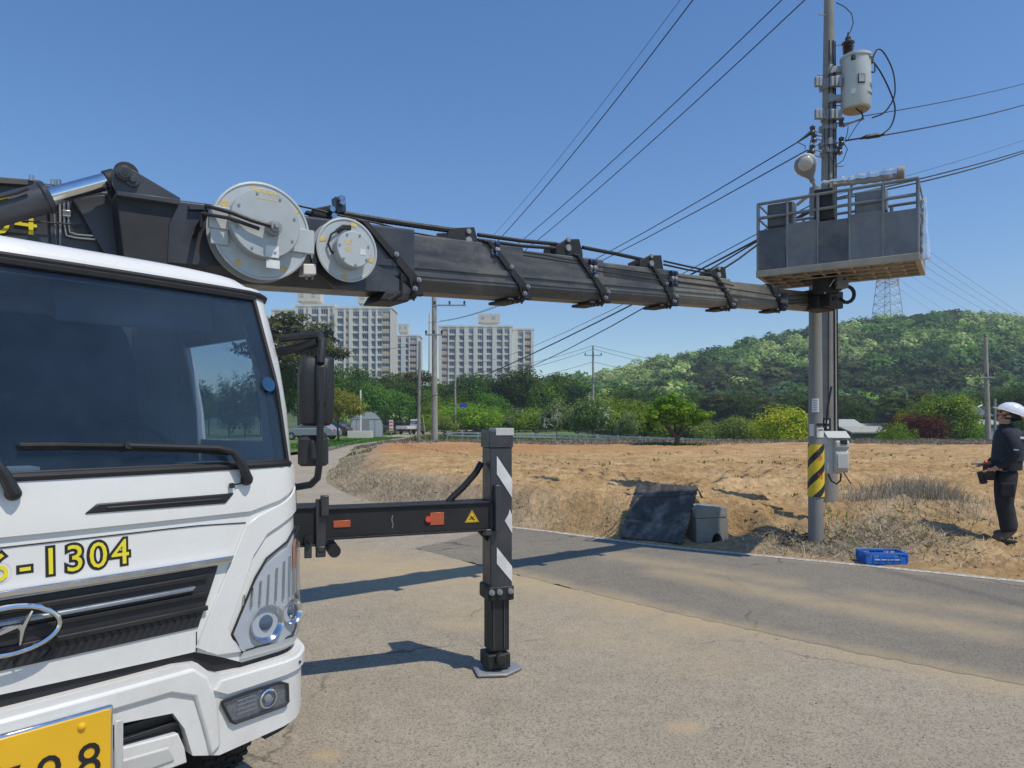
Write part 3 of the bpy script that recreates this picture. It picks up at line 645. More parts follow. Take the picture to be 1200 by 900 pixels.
# wooded hillside: reads as one mass
def forest():
    r = np.random.default_rng(99); pr = []
    for q in range(7):
        fl = .30 if q in (0, 1) else .9
        pr.append(crown(np.random.default_rng(200 + q), (1, 1, .78 if q > 1 else .62), .55, 44, 9 if q > 1 else 10, .112, np.array([(1., 1., 1.)]), clump=.30, flat=fl, shell=.78, low=-.15, lumps=5))
    Ps, Ns, Ss, Cs = [], [], [], []; sp = 5.2
    for yy in np.arange(146, 352, sp):
        for xx in np.arange(-.05 * yy - 30, yy * .78 + 10, sp):
            if yy > 250 and xx < yy * .0 - 20: continue
            x = xx + r.uniform(-2.2, 2.2); y = yy + r.uniform(-2.2, 2.2); z = float(hillz(np.array(x), np.array(y)))
            px = 600 + 830 * x / y; py = 495 - 830 * (z + 3 - 1.55) / y
            zone = vnoise(np.array(x * .045 + 3), np.array(y * .045 + z * .06), 4) ; z2 = vnoise(np.array(x * .11), np.array(y * .09), 14)
            if (py > 437 and px > 815 and zone > .3) or (abs(px - 1075) < 50 and py < 385): kind = 'pine'
            elif zone > .56: kind = 'pale'
            elif zone < .36: kind = 'dark' if z2 < .5 else 'bluegreen'
            else: kind = 'mid' if z2 < .6 else 'bluegreen'
            if r.random() < .12: kind = r.choice(['fresh', 'dark', 'mid', 'pale', 'pine'])
            q = r.integers(0, 2) if kind == 'pine' else r.integers(2, 7)
            P, nn, S, C = pr[q]; a = r.uniform(0, 6.28); ca, sa = math.cos(a), math.sin(a); w = r.uniform(2.3, 4.9); h = w * r.uniform(1.0, 1.4)
            Pr = np.stack([P[:, 0] * ca - P[:, 1] * sa, P[:, 0] * sa + P[:, 1] * ca, P[:, 2]], 1) * np.array([w, w, h]) + np.array([x, y, z + h * .15 + 1.0])
            nr = np.stack([nn[:, 0] * ca - nn[:, 1] * sa, nn[:, 0] * sa + nn[:, 1] * ca, nn[:, 2]], 1)
            Ps.append(Pr); Ns.append(nr); Ss.append(S * w * 1.15); base = PAL[kind][r.integers(0, 3)] * r.uniform(.75, 1.4)
            Cs.append(C * (base * .84 + base.mean() * .20))
    P, nn, S, C = [np.concatenate(t) for t in (Ps, Ns, Ss, Cs)]; V, Fm, K = leaf_quads(P, nn, S, C, r, .8)
    tag(put('forest', qmesh('forest', V, Fm, K), M['leaf']), kind='stuff')
forest()

# grass, straw and dry weeds ------------------------------------------------
def blades(name, X, Y, Z, H, Wd, cols, lean=.6, seed=1, mname='straw'):
    r = np.random.default_rng(seed); n = len(X); a = r.uniform(0, 6.28, n); la = r.uniform(0, 6.28, n); ln = r.uniform(.1, 1, n) * lean * H
    P0 = np.stack([X, Y, Z], 1); d = np.stack([np.cos(a), np.sin(a), np.zeros(n)], 1) * Wd[:, None]
    L = np.stack([np.cos(la) * ln, np.sin(la) * ln, H], 1); mid = P0 + L * np.array([.35, .35, .6]); top = P0 + L * np.array([1, 1, .92])
    V = np.stack([P0 - d, P0 + d, mid + d * .8, mid - d * .8, top + d * .15, top - d * .15], 1).reshape(-1, 3)
    b = np.arange(n)[:, None] * 6; F = np.concatenate([b + np.array([0, 1, 2, 3]), b + np.array([3, 2, 4, 5])]); c = cols[r.integers(0, len(cols), n)] * r.uniform(.7, 1.25, (n, 1))
    return tag(put(name, qmesh(name, V, F, np.repeat(c, 6, 0)), M[mname]), kind='stuff')
STRAW = np.array([(.42, .36, .27), (.34, .28, .20), (.50, .44, .34), (.25, .21, .16), (.30, .27, .24)])
GREY = np.array([(.36, .33, .30), (.26, .24, .22), (.46, .42, .38), (.30, .26, .22)])
GREEN = np.array([(.07, .15, .03), (.10, .20, .04), (.13, .22, .05)])
def scatter(n, x0, x1, y0, y1, f, seed):
    r = np.random.default_rng(seed); X = r.uniform(x0, x1, n); Y = r.uniform(y0, y1, n); k = f(X, Y) > r.random(n); return X[k], Y[k], r
def bank_w(X, Y):
    e = edge_dist(X, Y); return sst(.02, .12, e) * sst(1.25, .5, e) * (.35 + .9 * (fbm(X * .9, Y * .9, 3, 12) > .45)) * (X < 1.75)
X, Y, r = scatter(90000, -8.2, 1.8, 8.8, 30, bank_w, 1); n = len(X); blades('dry_bank_grass', X, Y, fieldz(X, Y) - .01, r.uniform(.03, .14, n), r.uniform(.002, .005, n) * np.clip(Y / 11, 1, 3), STRAW, 2.2, 2)
def heap_w(X, Y):
    e = edge_dist(X, Y); return sst(.05, .2, e) * np.exp(-(((X - 4.15) / 1.15) ** 2 + ((Y - 8.65) / .55) ** 2)) * 1.2
X, Y, r = scatter(26000, 2.6, 6.3, 7.0, 10, heap_w, 3); n = len(X); blades('straw_heap', X, Y, fieldz(X, Y) - .01, r.uniform(.02, .10, n), r.uniform(.003, .006, n), np.concatenate([STRAW * 1.3, np.array([(.62, .57, .48), (.12, .09, .07)])]), 3.6, 4)
def thick_w(X, Y): return (.45 + 1.1 * fbm(X * 1.6, Y * 1.6, 3, 33)) * np.exp(-(((X - 6.0) / 1.15) ** 2 + ((Y - 10.6) / .85) ** 2)) * 1.3 - .12
X, Y, r = scatter(20000, 3.8, 8.6, 8.6, 12.6, thick_w, 5); n = len(X); blades('dry_weed_thicket', X, Y, fieldz(X, Y) - .01, r.uniform(.12, .46, n) * np.clip(thick_w(X, Y), .4, 1), r.uniform(.002, .004, n), GREY, 1.1, 6)
def green_w(X, Y):
    e = edge_dist(X, Y); return sst(.3, .6, e) * np.exp(-(((X - 5.15) / .9) ** 2 + ((Y - 9.7) / .5) ** 2)) * (fbm(X * 2, Y * 2, 3, 40) > .5)
X, Y, r = scatter(5000, 3.6, 7.2, 8, 11.5, green_w, 7); n = len(X); blades('green_weeds', X, Y, fieldz(X, Y) - .01, r.uniform(.03, .11, n), r.uniform(.004, .010, n), GREEN, 1.0, 8, 'leaf')
X, Y, r = scatter(60000, -9, 42, 38.8, 40.6, lambda X, Y: .8 + 0 * X, 9); n = len(X); blades('berm_dry_weeds', X, Y, fieldz(X, Y) - .02, r.uniform(.04, .18, n), r.uniform(.01, .025, n), np.concatenate([STRAW * .8, GREY]), 1.0, 10)
X, Y, r = scatter(70000, -9, 70, 41, 66, lambda X, Y: .9 + 0 * X, 11); n = len(X); blades('meadow_grass', X, Y, land(X, Y) - .08, r.uniform(.10, .28, n) * (1 + 1.2 * sst(56, 62, Y)), r.uniform(.02, .05, n), np.array([(.11, .20, .045), (.15, .24, .06), (.09, .15, .04), (.26, .27, .13)]), .5, 12, 'leaf')
def sprout_w(X, Y): return (fbm(X * .6, Y * .6, 3, 44) > .56) * .8 * (edge_dist(X, Y) > .8)
X, Y, r = scatter(900, 0, 22, 10.5, 30, sprout_w, 13); n = len(X)
X = np.repeat(X, 7) + r.normal(0, .035, n * 7); Y = np.repeat(Y, 7) + r.normal(0, .035, n * 7); blades('weed_sprouts', X, Y, fieldz(X, Y) - .01, r.uniform(.04, .12, n * 7), r.uniform(.006, .014, n * 7), GREEN * .7, 1.0, 14, 'leaf')
X, Y, r = scatter(9000, -9.6, -4, 18, 50, lambda X, Y: (np.abs(edge_dist(X, Y) - .6) < .6) * (fbm(X * .7, Y * .7, 3, 48) > .5) * (Y > 32) * 1., 15); n = len(X); blades('verge_weeds', X, Y, fieldz(X, Y) - .01, r.uniform(.05, .22, n), r.uniform(.01, .02, n), GREEN, .8, 16, 'leaf')
X, Y, r = scatter(9000, -14.5, -10.2, 38, 68, lambda X, Y: np.ones_like(X), 17); n = len(X); blades('island_grass', X, Y, X * 0 + .11, r.uniform(.03, .12, n), r.uniform(.02, .035, n), GREEN, .7, 18, 'leaf')
X, Y = lone_tuft; n = len(X); blades('tree_foot_grass', X, Y, fieldz(X, Y) - .02, r.uniform(.05, .22, n), r.uniform(.01, .025, n), GREEN * .8, .7, 24, 'leaf')
# clods and stones on the soil and grit on the asphalt
def stones(name, X, Y, Z, S, m, seed):
    r = np.random.default_rng(seed); V0 = np.array([(1, 0, 0), (-1, 0, 0), (0, 1, 0), (0, -1, 0), (0, 0, .8), (0, 0, -.8)], float); T = np.array([(0, 2, 4), (2, 1, 4), (1, 3, 4), (3, 0, 4), (2, 0, 5), (1, 2, 5), (3, 1, 5), (0, 3, 5)])
    n = len(X); a = r.uniform(0, 6.28, n); V = V0[None] * r.uniform(.6, 1.3, (n, 6, 3)) * S[:, None, None]; ca, sa = np.cos(a)[:, None], np.sin(a)[:, None]
    V = np.stack([V[..., 0] * ca - V[..., 1] * sa, V[..., 0] * sa + V[..., 1] * ca, V[..., 2] * .7], -1) + np.stack([X, Y, Z], 1)[:, None]
    F = (np.arange(n)[:, None, None] * 6 + T[None]).reshape(-1, 3); return tag(put(name, qmesh(name, V.reshape(-1, 3), F), m), kind='stuff')
X, Y, r = scatter(14000, -8, 16, 7, 22, lambda X, Y: (edge_dist(X, Y) > .1) * (.25 + .75 * (fbm(X, Y, 3, 60) > .5)), 19); n = len(X); stones('soil_clods', X, Y, fieldz(X, Y), r.uniform(.008, .035, n) * r.uniform(.5, 1.3, n), M['soil'], 20)
M['pebble'] = mat('pebble', (.42, .36, .28), .9, var=.3, scale=30)
X, Y, r = scatter(2600, -3, 7, 2.6, 10, lambda X, Y: (edge_dist(X, Y) < -.3) * (.08 + .9 * (fbm(X * .7, Y * .7, 3, 70) > .58)), 21); n = len(X); stones('road_grit', X, Y, X * 0 + .006, r.uniform(.002, .007, n), M['pebble'], 22)

# ================================================================ BUILDINGS
M['apt_wall'] = mat('apartment_wall', (.64, .59, .49), .85, var=.05, scale=.3)
M['apt_tan'] = mat('apartment_tan_panel', (.55, .40, .27), .85, var=.08, scale=.3)
M['apt_pier'] = mat('apartment_pier', (.70, .67, .60), .85, var=.04, scale=.3)
M['apt_frame'] = mat('window_frame_white', (.6, .62, .62), .6, var=.05)
def win_mesh(w, h, mull=2):
    """window pane with frame, facing -Y, centre at origin"""
    me = bpy.data.meshes.new('window'); bm = bmesh.new(); add_box(bm, (0, .10, 0), (w, .06, h))
    for f in bm.faces: f.material_index = 0
    n0 = len(bm.faces); t = .14
    for c, s in [((0, 0, h / 2 - t / 2), (w, .22, t)), ((0, 0, -h / 2 + t / 2), (w, .22, t)), ((-w / 2 + t / 2, 0, 0), (t, .2, h - 2 * t)), ((w / 2 - t / 2, 0, 0), (t, .2, h - 2 * t))] + [((-w / 2 + w * (i + 1) / (mull + 1), 0, 0), (.09, .18, h - 2 * t)) for i in range(mull)]:
        add_box(bm, c, s)
    for f in bm.faces:
        if f.index >= n0 or f.index == -1: f.material_index = 1
    bm.faces.ensure_lookup_table()
    for i, f in enumerate(bm.faces): f.material_index = 0 if i < 6 else 1
    bm.to_mesh(me); bm.free(); me.materials.append(M['window_dark']); me.materials.append(M['apt_frame']); return me
_wm = {}
def apartment(label, d, px0, px1, top, cols, floors, fl_px, pent, depth=12, wingdrop=None, rz=0.):
    """cols: (px_left, px_right, style) with style b=big dark glazing, t=tan panels with small windows; sizes come from the pixel scale at distance d"""
    k = d / 830; cx = (px0 + px1) / 2; X = (cx - 600) * k; root = thing('apartment_block', label, 'building', (X, d, 0), rz, 'apartment blocks')
    H_ = 1.55 + (495 - top) * k; w = (px1 - px0) * k; fh = fl_px * k
    bm = bmesh.new(); add_box(bm, (0, depth / 2 + .6, H_ / 2 - 1), (w, depth, H_ + 2)); obj('wall', bm, M['apt_wall'], root, smooth=None)
    bm = bmesh.new(); add_box(bm, (0, depth / 2 + .5, H_ + .25), (w + .5, depth + .6, .7)); obj('parapet', bm, M['apt_pier'], root, smooth=None)
    # piers between the window bays
    edges = [px0] + [v for c in cols for v in (c[0], c[1])] + [px1]
    bm = bmesh.new()
    for i in range(0, len(edges), 2):
        a, b = edges[i], edges[i + 1]
        if b - a > .8: add_box(bm, (((a + b) / 2 - cx) * k, .1, H_ / 2 - .55), ((b - a) * k, 1.1, H_ - .2))
    obj('pier', bm, M['apt_pier'], root, smooth=None)
    # one slab band per storey, tan panels storey by storey
    x0_ = (cols[0][0] - cx) * k; x1_ = (cols[-1][1] - cx) * k; fm = None; tm = {}
    for f in range(floors + 1):
        z = H_ - 1.0 - f * fh; hh = fh * .22
        if fm is None:
            bm = bmesh.new(); add_box(bm, ((x0_ + x1_) / 2, .34, hh / 2), (x1_ - x0_, .7, hh)); o = obj('floor_band', bm, M['apt_wall'], root, smooth=None); fm = o.data
        else: o = bpy.data.objects.new('floor_band', fm); COL.objects.link(o); o.parent = root
        o.location.z = z - fh
        for a, b, s in cols:
            if s != 't': continue
            if a not in tm:
                bm = bmesh.new(); add_box(bm, (((a + b) / 2 - cx) * k, .30, fh * .25), ((b - a) * k - .02, .74, fh * .5)); o = obj('tan_panel', bm, M['apt_tan'], root, smooth=None); tm[a] = o.data
            else: o = bpy.data.objects.new('tan_panel', tm[a]); COL.objects.link(o); o.parent = root
            o.location.z = z - fh
    for a, b, s in cols:
        for f in range(floors):
            z = H_ - 1.0 - f * fh; hh = fh * (.50 if s == 't' else .22); wh = fh - hh; ww = (b - a) * k - .1
            key = (round(ww, 2), round(wh, 2))
            if key not in _wm: _wm[key] = win_mesh(ww, wh - .04, 2 if ww > 2 else 1)
            o = bpy.data.objects.new('window', _wm[key]); COL.objects.link(o); o.parent = root
            o.location = (((a + b) / 2 - cx) * k, .45 if s == 'b' else .35, z - wh / 2)
    for a, b, t_, bb in pent:
        wz = (bb - t_) * k; bm = bmesh.new(); add_box(bm, (((a + b) / 2 - cx) * k, 4, H_ + .6 + wz * .65), ((b - a) * k, 5, wz * .75))
        add_box(bm, (((a + b) / 2 - cx) * k, 4.4, H_ + .6 + wz * .13), ((b - a) * k * .72, 4, wz * .3)); ph = obj('penthouse', bm, M['apt_wall'], root, smooth=None)
        for q in (.22, .72):
            key = ('p', round((b - a) * k, 1))
            if key not in _wm: _wm[key] = win_mesh((b - a) * k * .16, wz * .2, 1)
            o = bpy.data.objects.new('window', _wm[key]); COL.objects.link(o); o.parent = ph; o.location = ((a + (b - a) * q - cx) * k, 1.45, H_ + .6 + wz * .72)
    return root
apartment('broad cream apartment block framed beneath the middle of the boom', 300, 514, 600, 382.5, [(517.5, 525, 't'), (526, 534.4, 'b'), (538, 544.2, 'b'), (549, 555, 'b'), (559.5, 566.5, 'b'), (570, 577, 'b'), (582, 589, 'b'), (591, 597, 'b')], 11, 7.65, [(560, 586, 367.5, 381)])
apartment('shorter cream wing at right end of the central apartment block', 303, 600.5, 625.5, 386, [(606.8, 613.2, 'b'), (615, 622.2, 't')], 11, 7.65, [])
apartment('leftmost stepped wing of the long cream apartment group behind the mirrors', 274, 318, 345.4, 363.5, [(321, 328, 'b'), (331, 334.5, 't'), (336, 343.5, 'b')], 13, 8.6, [])
apartment('middle wing with left roof house in the long cream apartment group', 266, 346, 391.4, 358.5, [(348.5, 356, 'b'), (358, 361, 't'), (364.5, 373.5, 'b'), (375.5, 384.5, 'b'), (386, 390, 't')], 13, 8.8, [(346.5, 374, 339.5, 356)])
apartment('right wing with right roof house in the long cream apartment group', 262, 392, 459, 361, [(395, 403, 'b'), (405, 409, 't'), (413, 421, 'b'), (424, 432, 'b'), (435, 440.5, 'b'), (442, 447.5, 'b'), (448, 457.5, 't')], 13, 8.8, [(418, 444.5, 342.5, 359)])
apartment('smaller cream apartment tower right of the long block', 335, 465, 491, 393.5, [(466, 470, 'b'), (475, 479, 'b'), (480, 488.5, 't')], 10, 6.9, [(466, 478, 379, 392)])
apartment('low cream apartment block glimpsed through pine behind mirror', 240, 296, 316, 372, [(299, 305, 'b'), (308, 314, 'b')], 11, 9.2, [])

M['roof_grey'] = mat('shed_roof_grey', (.36, .36, .30), .8, var=.1, scale=2); M['shed_wall'] = mat('shed_wall', (.17, .17, .12), .9, var=.12, scale=2)
M['brick'] = mat('brick_wall', (.13, .10, .08), .9, var=.2, scale=3); M['roof_blue'] = mat('roof_blue_tile', (.11, .12, .19), .5, var=.2, scale=4)
M['farm_roof'] = mat('farm_roof_dull', (.42, .42, .39), .7, var=.1, dirt=(.25, .24, .2)); M['farm_white'] = mat('farm_white', (.68, .67, .63), .7, var=.05); M['farm_tan'] = mat('farm_tan_roof', (.42, .34, .23), .8, var=.1)
def house(label, px0, px1, d, eave, ridge, depth, roof, wall, name='house', over=.25, cat='building', gap=None):
    k = d / 830; w = (px1 - px0) * k; X = ((px0 + px1) / 2 - 600) * k; z0 = lz(X, d); root = thing(name, label, cat, (X, d, z0))
    ez = 1.55 + (495 - eave) * k - z0; rz_ = 1.55 + (495 - ridge) * k - z0
    bm = bmesh.new(); add_box(bm, (0, depth / 2, ez / 2 - .2), (w, depth, ez + .4)); wl = obj('wall', bm, wall, root, smooth=None)
    bm = bmesh.new(); a = w / 2 + over; o2 = over
    add_prism(bm, [(-o2, ez - .02), (depth / 2, rz_), (depth + o2, ez - .02), (depth + o2, ez + .12), (depth / 2, rz_ + .14), (-o2, ez + .12)], lambda y, z, x: Vector((x, y, z)), -a, a)
    obj('roof', bm, roof, root, smooth=None)
    bm = bmesh.new(); add_box(bm, (w * .22, -.03, ez * .45), (.9, .06, ez * .8)); obj('door', bm, M['galv'], root, smooth=None)
    for q in (-.25, -.02):
        bm = bmesh.new(); add_box(bm, (w * q, -.02, ez * .55), (w * .12, .06, ez * .3)); obj('window', bm, M['window_dark'], root, smooth=None)
    return root
house('low olive shed with pale grey roof beyond the field', 1001, 1040, 72, 507.5, 501, 5, M['roof_grey'], M['shed_wall'], 'shed', .5)
house('long grey lean roof joined to left end of the shed', 975, 1000, 75, 507, 502.5, 4, M['roof_grey'], M['shed_wall'], 'shed', .3)
house('white peaked farm roof behind the grey shed', 974, 1012, 86, 502.5, 492.5, 6, M['farm_roof'], M['farm_white'], 'farm_building', .3)
house('long low tan roofed farm building behind shed', 1018, 1056, 92, 501.5, 497.5, 5, M['farm_tan'], M['shed_wall'], 'farm_building', .3)
house('dark brick house with blue tiled roof behind the garden tree', 1122, 1158, 92, 488, 475.5, 7, M['roof_blue'], M['brick'], 'house', .5)
house('grey brick outbuilding partly hidden behind the worker', 1142, 1175, 84, 498, 493, 5, M['roof_grey'], M['brick'], 'outbuilding', .3)
# white panel fence before the brick house
fx, fy = at(1146, 68); g = thing('white_fence', 'short white panel fence in front of the brick house', 'fence', (fx, fy, lz(fx, fy)))
for i in range(4):
    bm = bmesh.new(); add_box(bm, (-.95 + i * .64, 0, .55), (.6, .04, .9)); obj('panel', bm, M['galv'], g, smooth=None)
bm = bmesh.new()
for i in range(5): add_box(bm, (-1.27 + i * .64, .03, .5), (.05, .05, 1.1))
obj('post', bm, M['galv'], g, smooth=None)

# greenhouse ---------------------------------------------------------------
gx, gy = at(430, 80); g = thing('greenhouse', 'arched translucent greenhouse at the roadside beyond the clipped pine', 'greenhouse', (gx, gy, 0), R(14))
M['gh_film'] = mat('greenhouse_film', (.34, .38, .40), .35, var=.1); M['gh_end'] = mat('greenhouse_end', (.22, .23, .23), .6)
bm = bmesh.new(); prof = [(math.cos(a) * 1.75, 1.0 + math.sin(a) * 1.7) for a in np.linspace(0, math.pi, 15)]; prof = [(1.75, -.1)] + prof + [(-1.75, -.1)]
add_prism(bm, prof, lambda x, z, y: Vector((x, y, z)), 0, 11); obj('film_cover', bm, M['gh_film'], g, smooth=30)
bm = bmesh.new()
for yy in np.arange(0, 11.2, 1.1): add_path(bm, [(x, yy, z) for x, z in [(p[0] * 1.012, p[1] * 1.012) for p in prof]], .025, 5)
obj('hoop', bm, M['galv'], g)
bm = bmesh.new(); add_box(bm, (-.2, -.04, .95), (.95, .05, 1.9)); obj('door', bm, M['gh_end'], g)
bm = bmesh.new(); add_box(bm, (0, -.03, 1.95), (3.0, .04, .06)); add_box(bm, (.9, -.03, 1.0), (.06, .04, 2)); add_box(bm, (-1.1, -.03, 1.0), (.06, .04, 2)); obj('end_frame', bm, M['galv'], g)
bx_, by_ = at(422, 63); bm = bmesh.new(); add_box(bm, (bx_, by_, .35), (2.2, .3, .9)); tag(obj('low_wall', bm, M['apt_wall'], bev=.02), 'short pale concrete wall in front of the greenhouse', 'wall')

# guard rail ---------------------------------------------------------------
gr = thing('guard_rail', 'long galvanised guard rail beyond the far edge of the field', 'guard rail', (*at(690, 50), 0))
rail = [at(524, 58), at(560, 57), at(600, 56), at(650, 55), at(700, 53), at(750, 50), at(800, 48), at(845, 46)]
M['rail'] = mat('rail_galvanised', (.50, .51, .51), .5, .2)
zr = lambda y: 1.55 - (506 + (58 - y) * .72 - 495) / 830 * y   # rail top falls slowly to the right
for dz, nm in ((0, 'rail_beam'), (-.22, 'rail_beam')):
    bm = bmesh.new()
    for (ax, ay), (bx, by) in zip(rail, rail[1:]):
        c = Vector(((ax + bx) / 2, (ay + by) / 2, (zr(ay) + zr(by)) / 2 - .06 + dz)); L = math.hypot(bx - ax, by - ay)
        rt = Vector((bx - ax, by - ay, zr(by) - zr(ay))).to_track_quat('X', 'Z').to_matrix(); add_box(bm, c, (L + .02, .06, .11), rt)
    obj(nm, bm, M['rail'], gr, world=True, smooth=None)
tot = 0
pm = None
for (ax, ay), (bx, by) in zip(rail, rail[1:]):
    n_ = 2 if ay > 52 else 1
    for q in range(n_):
        x, y = ax + (bx - ax) * q / n_, ay + (by - ay) * q / n_; 
        if pm is None:
            bm = bmesh.new(); add_tube(bm, (0, 0, -1.6), (0, 0, .03), .07, n=8); o = obj('rail_post', bm, M['rail'], gr); pm = o.data
        else: o = bpy.data.objects.new('rail_post', pm); COL.objects.link(o); o.parent = gr
        o.matrix_parent_inverse = Matrix.Identity(4); o.location = Vector((x, y + .08, zr(y))) - gr.location
# ================================================================ POLES AND WIRES
M['pole_far'] = M['pole_concrete2']
def pole(name, label, px, d, ztop_px, r0, r1, zb=None, lean=0., arms=(), m=None, cat='pole', group=None):
    x, y = at(px, d); z0 = (lz(x, y) if zb is None else zb); zt = 1.55 + (495 - ztop_px) / 830 * d
    g = thing(name, label, cat, (x, y, z0), group=group); h = zt - z0
    bm = bmesh.new(); add_tube(bm, (0, 0, -.3), (lean * h, 0, h), r0, r1, 14); obj('shaft', bm, m or M['pole_far'], g)
    for (dz, w, off) in arms:
        bm = bmesh.new(); add_box(bm, (off + lean * h, -.12, h - dz), (w, .08, .08)); a = obj('crossarm', bm, M['galv'], g)
        for sgn in (-.45, 0, .45):
            bm = bmesh.new(); add_lathe(bm, [(0, 0), (.05, 0), (.05, .08), (.08, .1), (.05, .14), (.07, .17), (.03, .22), (0, .22)], 10, Matrix.Translation((off + lean * h + sgn * w, -.12, h - dz + .04)) ); obj('insulator', bm, M['porcelain'], a)
    return g, Vector((x + lean * h, y, zt))
pA, pAt = pole('utility_pole', 'weathered concrete utility pole left of the apartment block', 509.5, 41, 340, .19, .13, .25, -.004, [(.9, 1.9, .9), (2.6, 1.0, 0)])
pB, pBt = pole('utility_pole', 'thin leaning grey pole beside the far white pickup', 490.5, 39, 400, .09, .07, .2, .012, [], M['pole_steel'])
pC, pCt = pole('utility_pole', 'slim pale pole with blue sign before the apartment block', 533.5, 72, 395, .11, .08, None, .0, [])
pD, pDt = pole('utility_pole', 'slim crossarmed pole at the guard rail', 695, 72, 405, .14, .09, None, .0, [(1.0, 1.8, 0), (3.6, 1.4, 0)])
pE, pEt = pole('utility_pole', 'short slim pole beside the crossarmed guard rail pole', 690.5, 71, 460, .09, .07, None)
pF, pFt = pole('utility_pole', 'tall tapering pole just left of the worker', 1158.5, 42, 395, .17, .10, fz(*at(1158.5, 39)) - .3, -.028, [(2.4, .9, 0)])
pG, pGt = pole('utility_pole', 'slim grey pole beside the tall pole near the worker', 1166, 52, 467, .09, .08, None)
pH, pHt = pole('utility_pole', 'distant slim pole between the pines behind the shed', 1062.5, 96, 459, .13, .09, None)
pI, pIt = pole('utility_pole', 'most distant pole against the pines above the maple', 1092.5, 118, 456, .16, .12, None)
ms1, ms1t = pole('mast', 'taller white tubular mast beyond the tree belt', 503.3, 190, 367, .45, .3, None, .004, m=M['farm_white'], cat='mast')
ms2, ms2t = pole('mast', 'shorter white tubular mast beside the utility pole', 507.6, 200, 399, .45, .35, None, m=M['farm_white'], cat='mast')
ms3, ms3t = pole('mast', 'pale pole in front of the greenhouse', 422.5, 74, 457, .11, .09, 0, m=M['farm_white'], cat='pole')
# blue roadside sign on pole C, cabinet lamp on pole F
bm = bmesh.new(); sx_, sy_ = at(543, 71.7); add_box(bm, (sx_, sy_, 1.55 + 20 / 830 * 72), (.72, .05, .42)); tag(obj('road_sign', bm, mat('sign_blue', (.03, .07, .38), .5)), 'small blue sign board bracketed on the slim pale pole', 'sign')
bm = bmesh.new(); add_path(bm, [(sx_ - .9, sy_ + .2, 3.35), (sx_ + .3, sy_ + .03, 3.33)], .03, 6); obj('bracket', bm, M['galv'], pC, world=True)
sx_, sy_ = at(458.5, 74); g = thing('warning_sign', 'narrow red and white sign board beside the far road', 'sign', (sx_, sy_, 0))
bm = bmesh.new(); add_tube(bm, (0, 0, -.1), (0, 0, 1.5), .04, n=8); obj('post', bm, M['galv'], g)
bm = bmesh.new(); add_box(bm, (0, -.05, 1.25), (.42, .05, 1.1)); obj('board', bm, M['white_decal'], g)
for q in (0, 1, 2):
    bm = bmesh.new(); add_box(bm, (0, -.085, .88 + q * .36), (.34, .02, .16)); obj('red_stripe', bm, M['red_print'], g)
sx_, sy_ = at(499.5, 66); bm = bmesh.new(); add_tube(bm, (sx_, sy_, -.2), (sx_ - .35, sy_, 2.3), .05, .04, 8); tag(obj('marker_pole', bm, mat('marker_yellow', (.4, .36, .15), .7)), 'leaning faded yellow marker pole beside the utility pole', 'pole')
fl = thing('street_lamp', 'small far street lamp arm on the tall tapering pole', 'lamp', (pFt.x, pFt.y, 1.6))
bm = bmesh.new(); add_path(bm, [(0, 0, .6), (-.2, -.1, .85), (-.38, -.15, .9)], .025, 6); obj('arm', bm, M['galv'], fl); bm = bmesh.new(); add_box(bm, (-.45, -.15, .9), (.3, .14, .08), Matrix.Rotation(-.5, 3, 'Y')); obj('lamp_head', bm, M['farm_white'], fl, bev=.02)

def P3(px, py, d): return Vector(((px - 600) / 830 * d, d, 1.55 + (495 - py) / 830 * d))
def wire(label, pts, r, sag=0., name='overhead_wire', group='overhead wires', m='cable', n=12, cat='wire', over=0.):
    """thin hanging tube through 3D points; between two points it hangs by sag; over: carried on straight past the last point"""
    out = []
    for a, b in zip(pts, pts[1:]):
        for i in range(n):
            t = i / n; p = a.lerp(b, t); p.z -= sag * 4 * t * (1 - t); out.append(p)
    out.append(pts[-1].copy())
    if over: out.append(out[-1] + (out[-1] - out[-2]).normalized() * over)
    bm = bmesh.new(); add_path(bm, out, r, 5); return tag(obj(name, bm, M[m]), label, cat, group)
# four conductors crossing the sky overhead down to the concrete pole at left
for lab, a, b, rr, sg in [('faint thinnest wire crossing the upper sky, leftmost of the steep wires', P3(797, 0, 20), P3(508, 345, 41), .0075, .6),
                      ('dark steep wire crossing the upper sky, second from the left', P3(812, 0, 19), P3(519, 345, 41), .017, .55),
                      ('third of the steep dark wires crossing the upper sky', P3(916, 0, 18.4), P3(530, 345.5, 41), .016, .4),
                      ('rightmost steep dark wire crossing the upper sky', P3(943, 0, 18), P3(546, 346, 41), .016, .36)]:
    wire(lab, [b, a], rr, sg, over=30)
# ================================================================ WIRES (continued)
tp = lambda px, py: P3(px, py, 10.55)          # on the tall pole
wire('upper thin conductor from the poles down to the far left pole', [tp(946, 160), P3(516, 376, 41)], .010, .55)
wire('lower thin conductor from the poles down to the far left pole', [tp(946, 176), P3(502, 378, 41)], .010, .60)
wire('upper of the two twisted telecom cables running left below the boom', [P3(966, 236, 10.4), P3(534, 447, 72)], .016, 1.1)
wire('lower of the two twisted telecom cables running left below the boom', [P3(966, 240, 10.4), P3(491, 470, 39.5)], .018, .25)
wire('thin cable under the boom reaching down to the left poles', [P3(966, 232, 10.4), P3(534, 425, 72)], .009, .9)
wire('upper thin wire leaving the poles to the right', [tp(1012, 136), P3(1200, 98, 17)], .008, .04, over=25)
wire('lower thick wire leaving the poles to the right', [tp(1008, 163), P3(1200, 123, 17)], .012, .05, over=25)
wire('faint thin wire leaving behind the platform to the right', [P3(980, 228, 10.5), P3(1200, 164, 17)], .004, .04, over=25)
wire('upper of the thick paired cables right of the platform', [P3(980, 232, 10.5), P3(1200, 176.5, 17)], .013, .04, over=25)
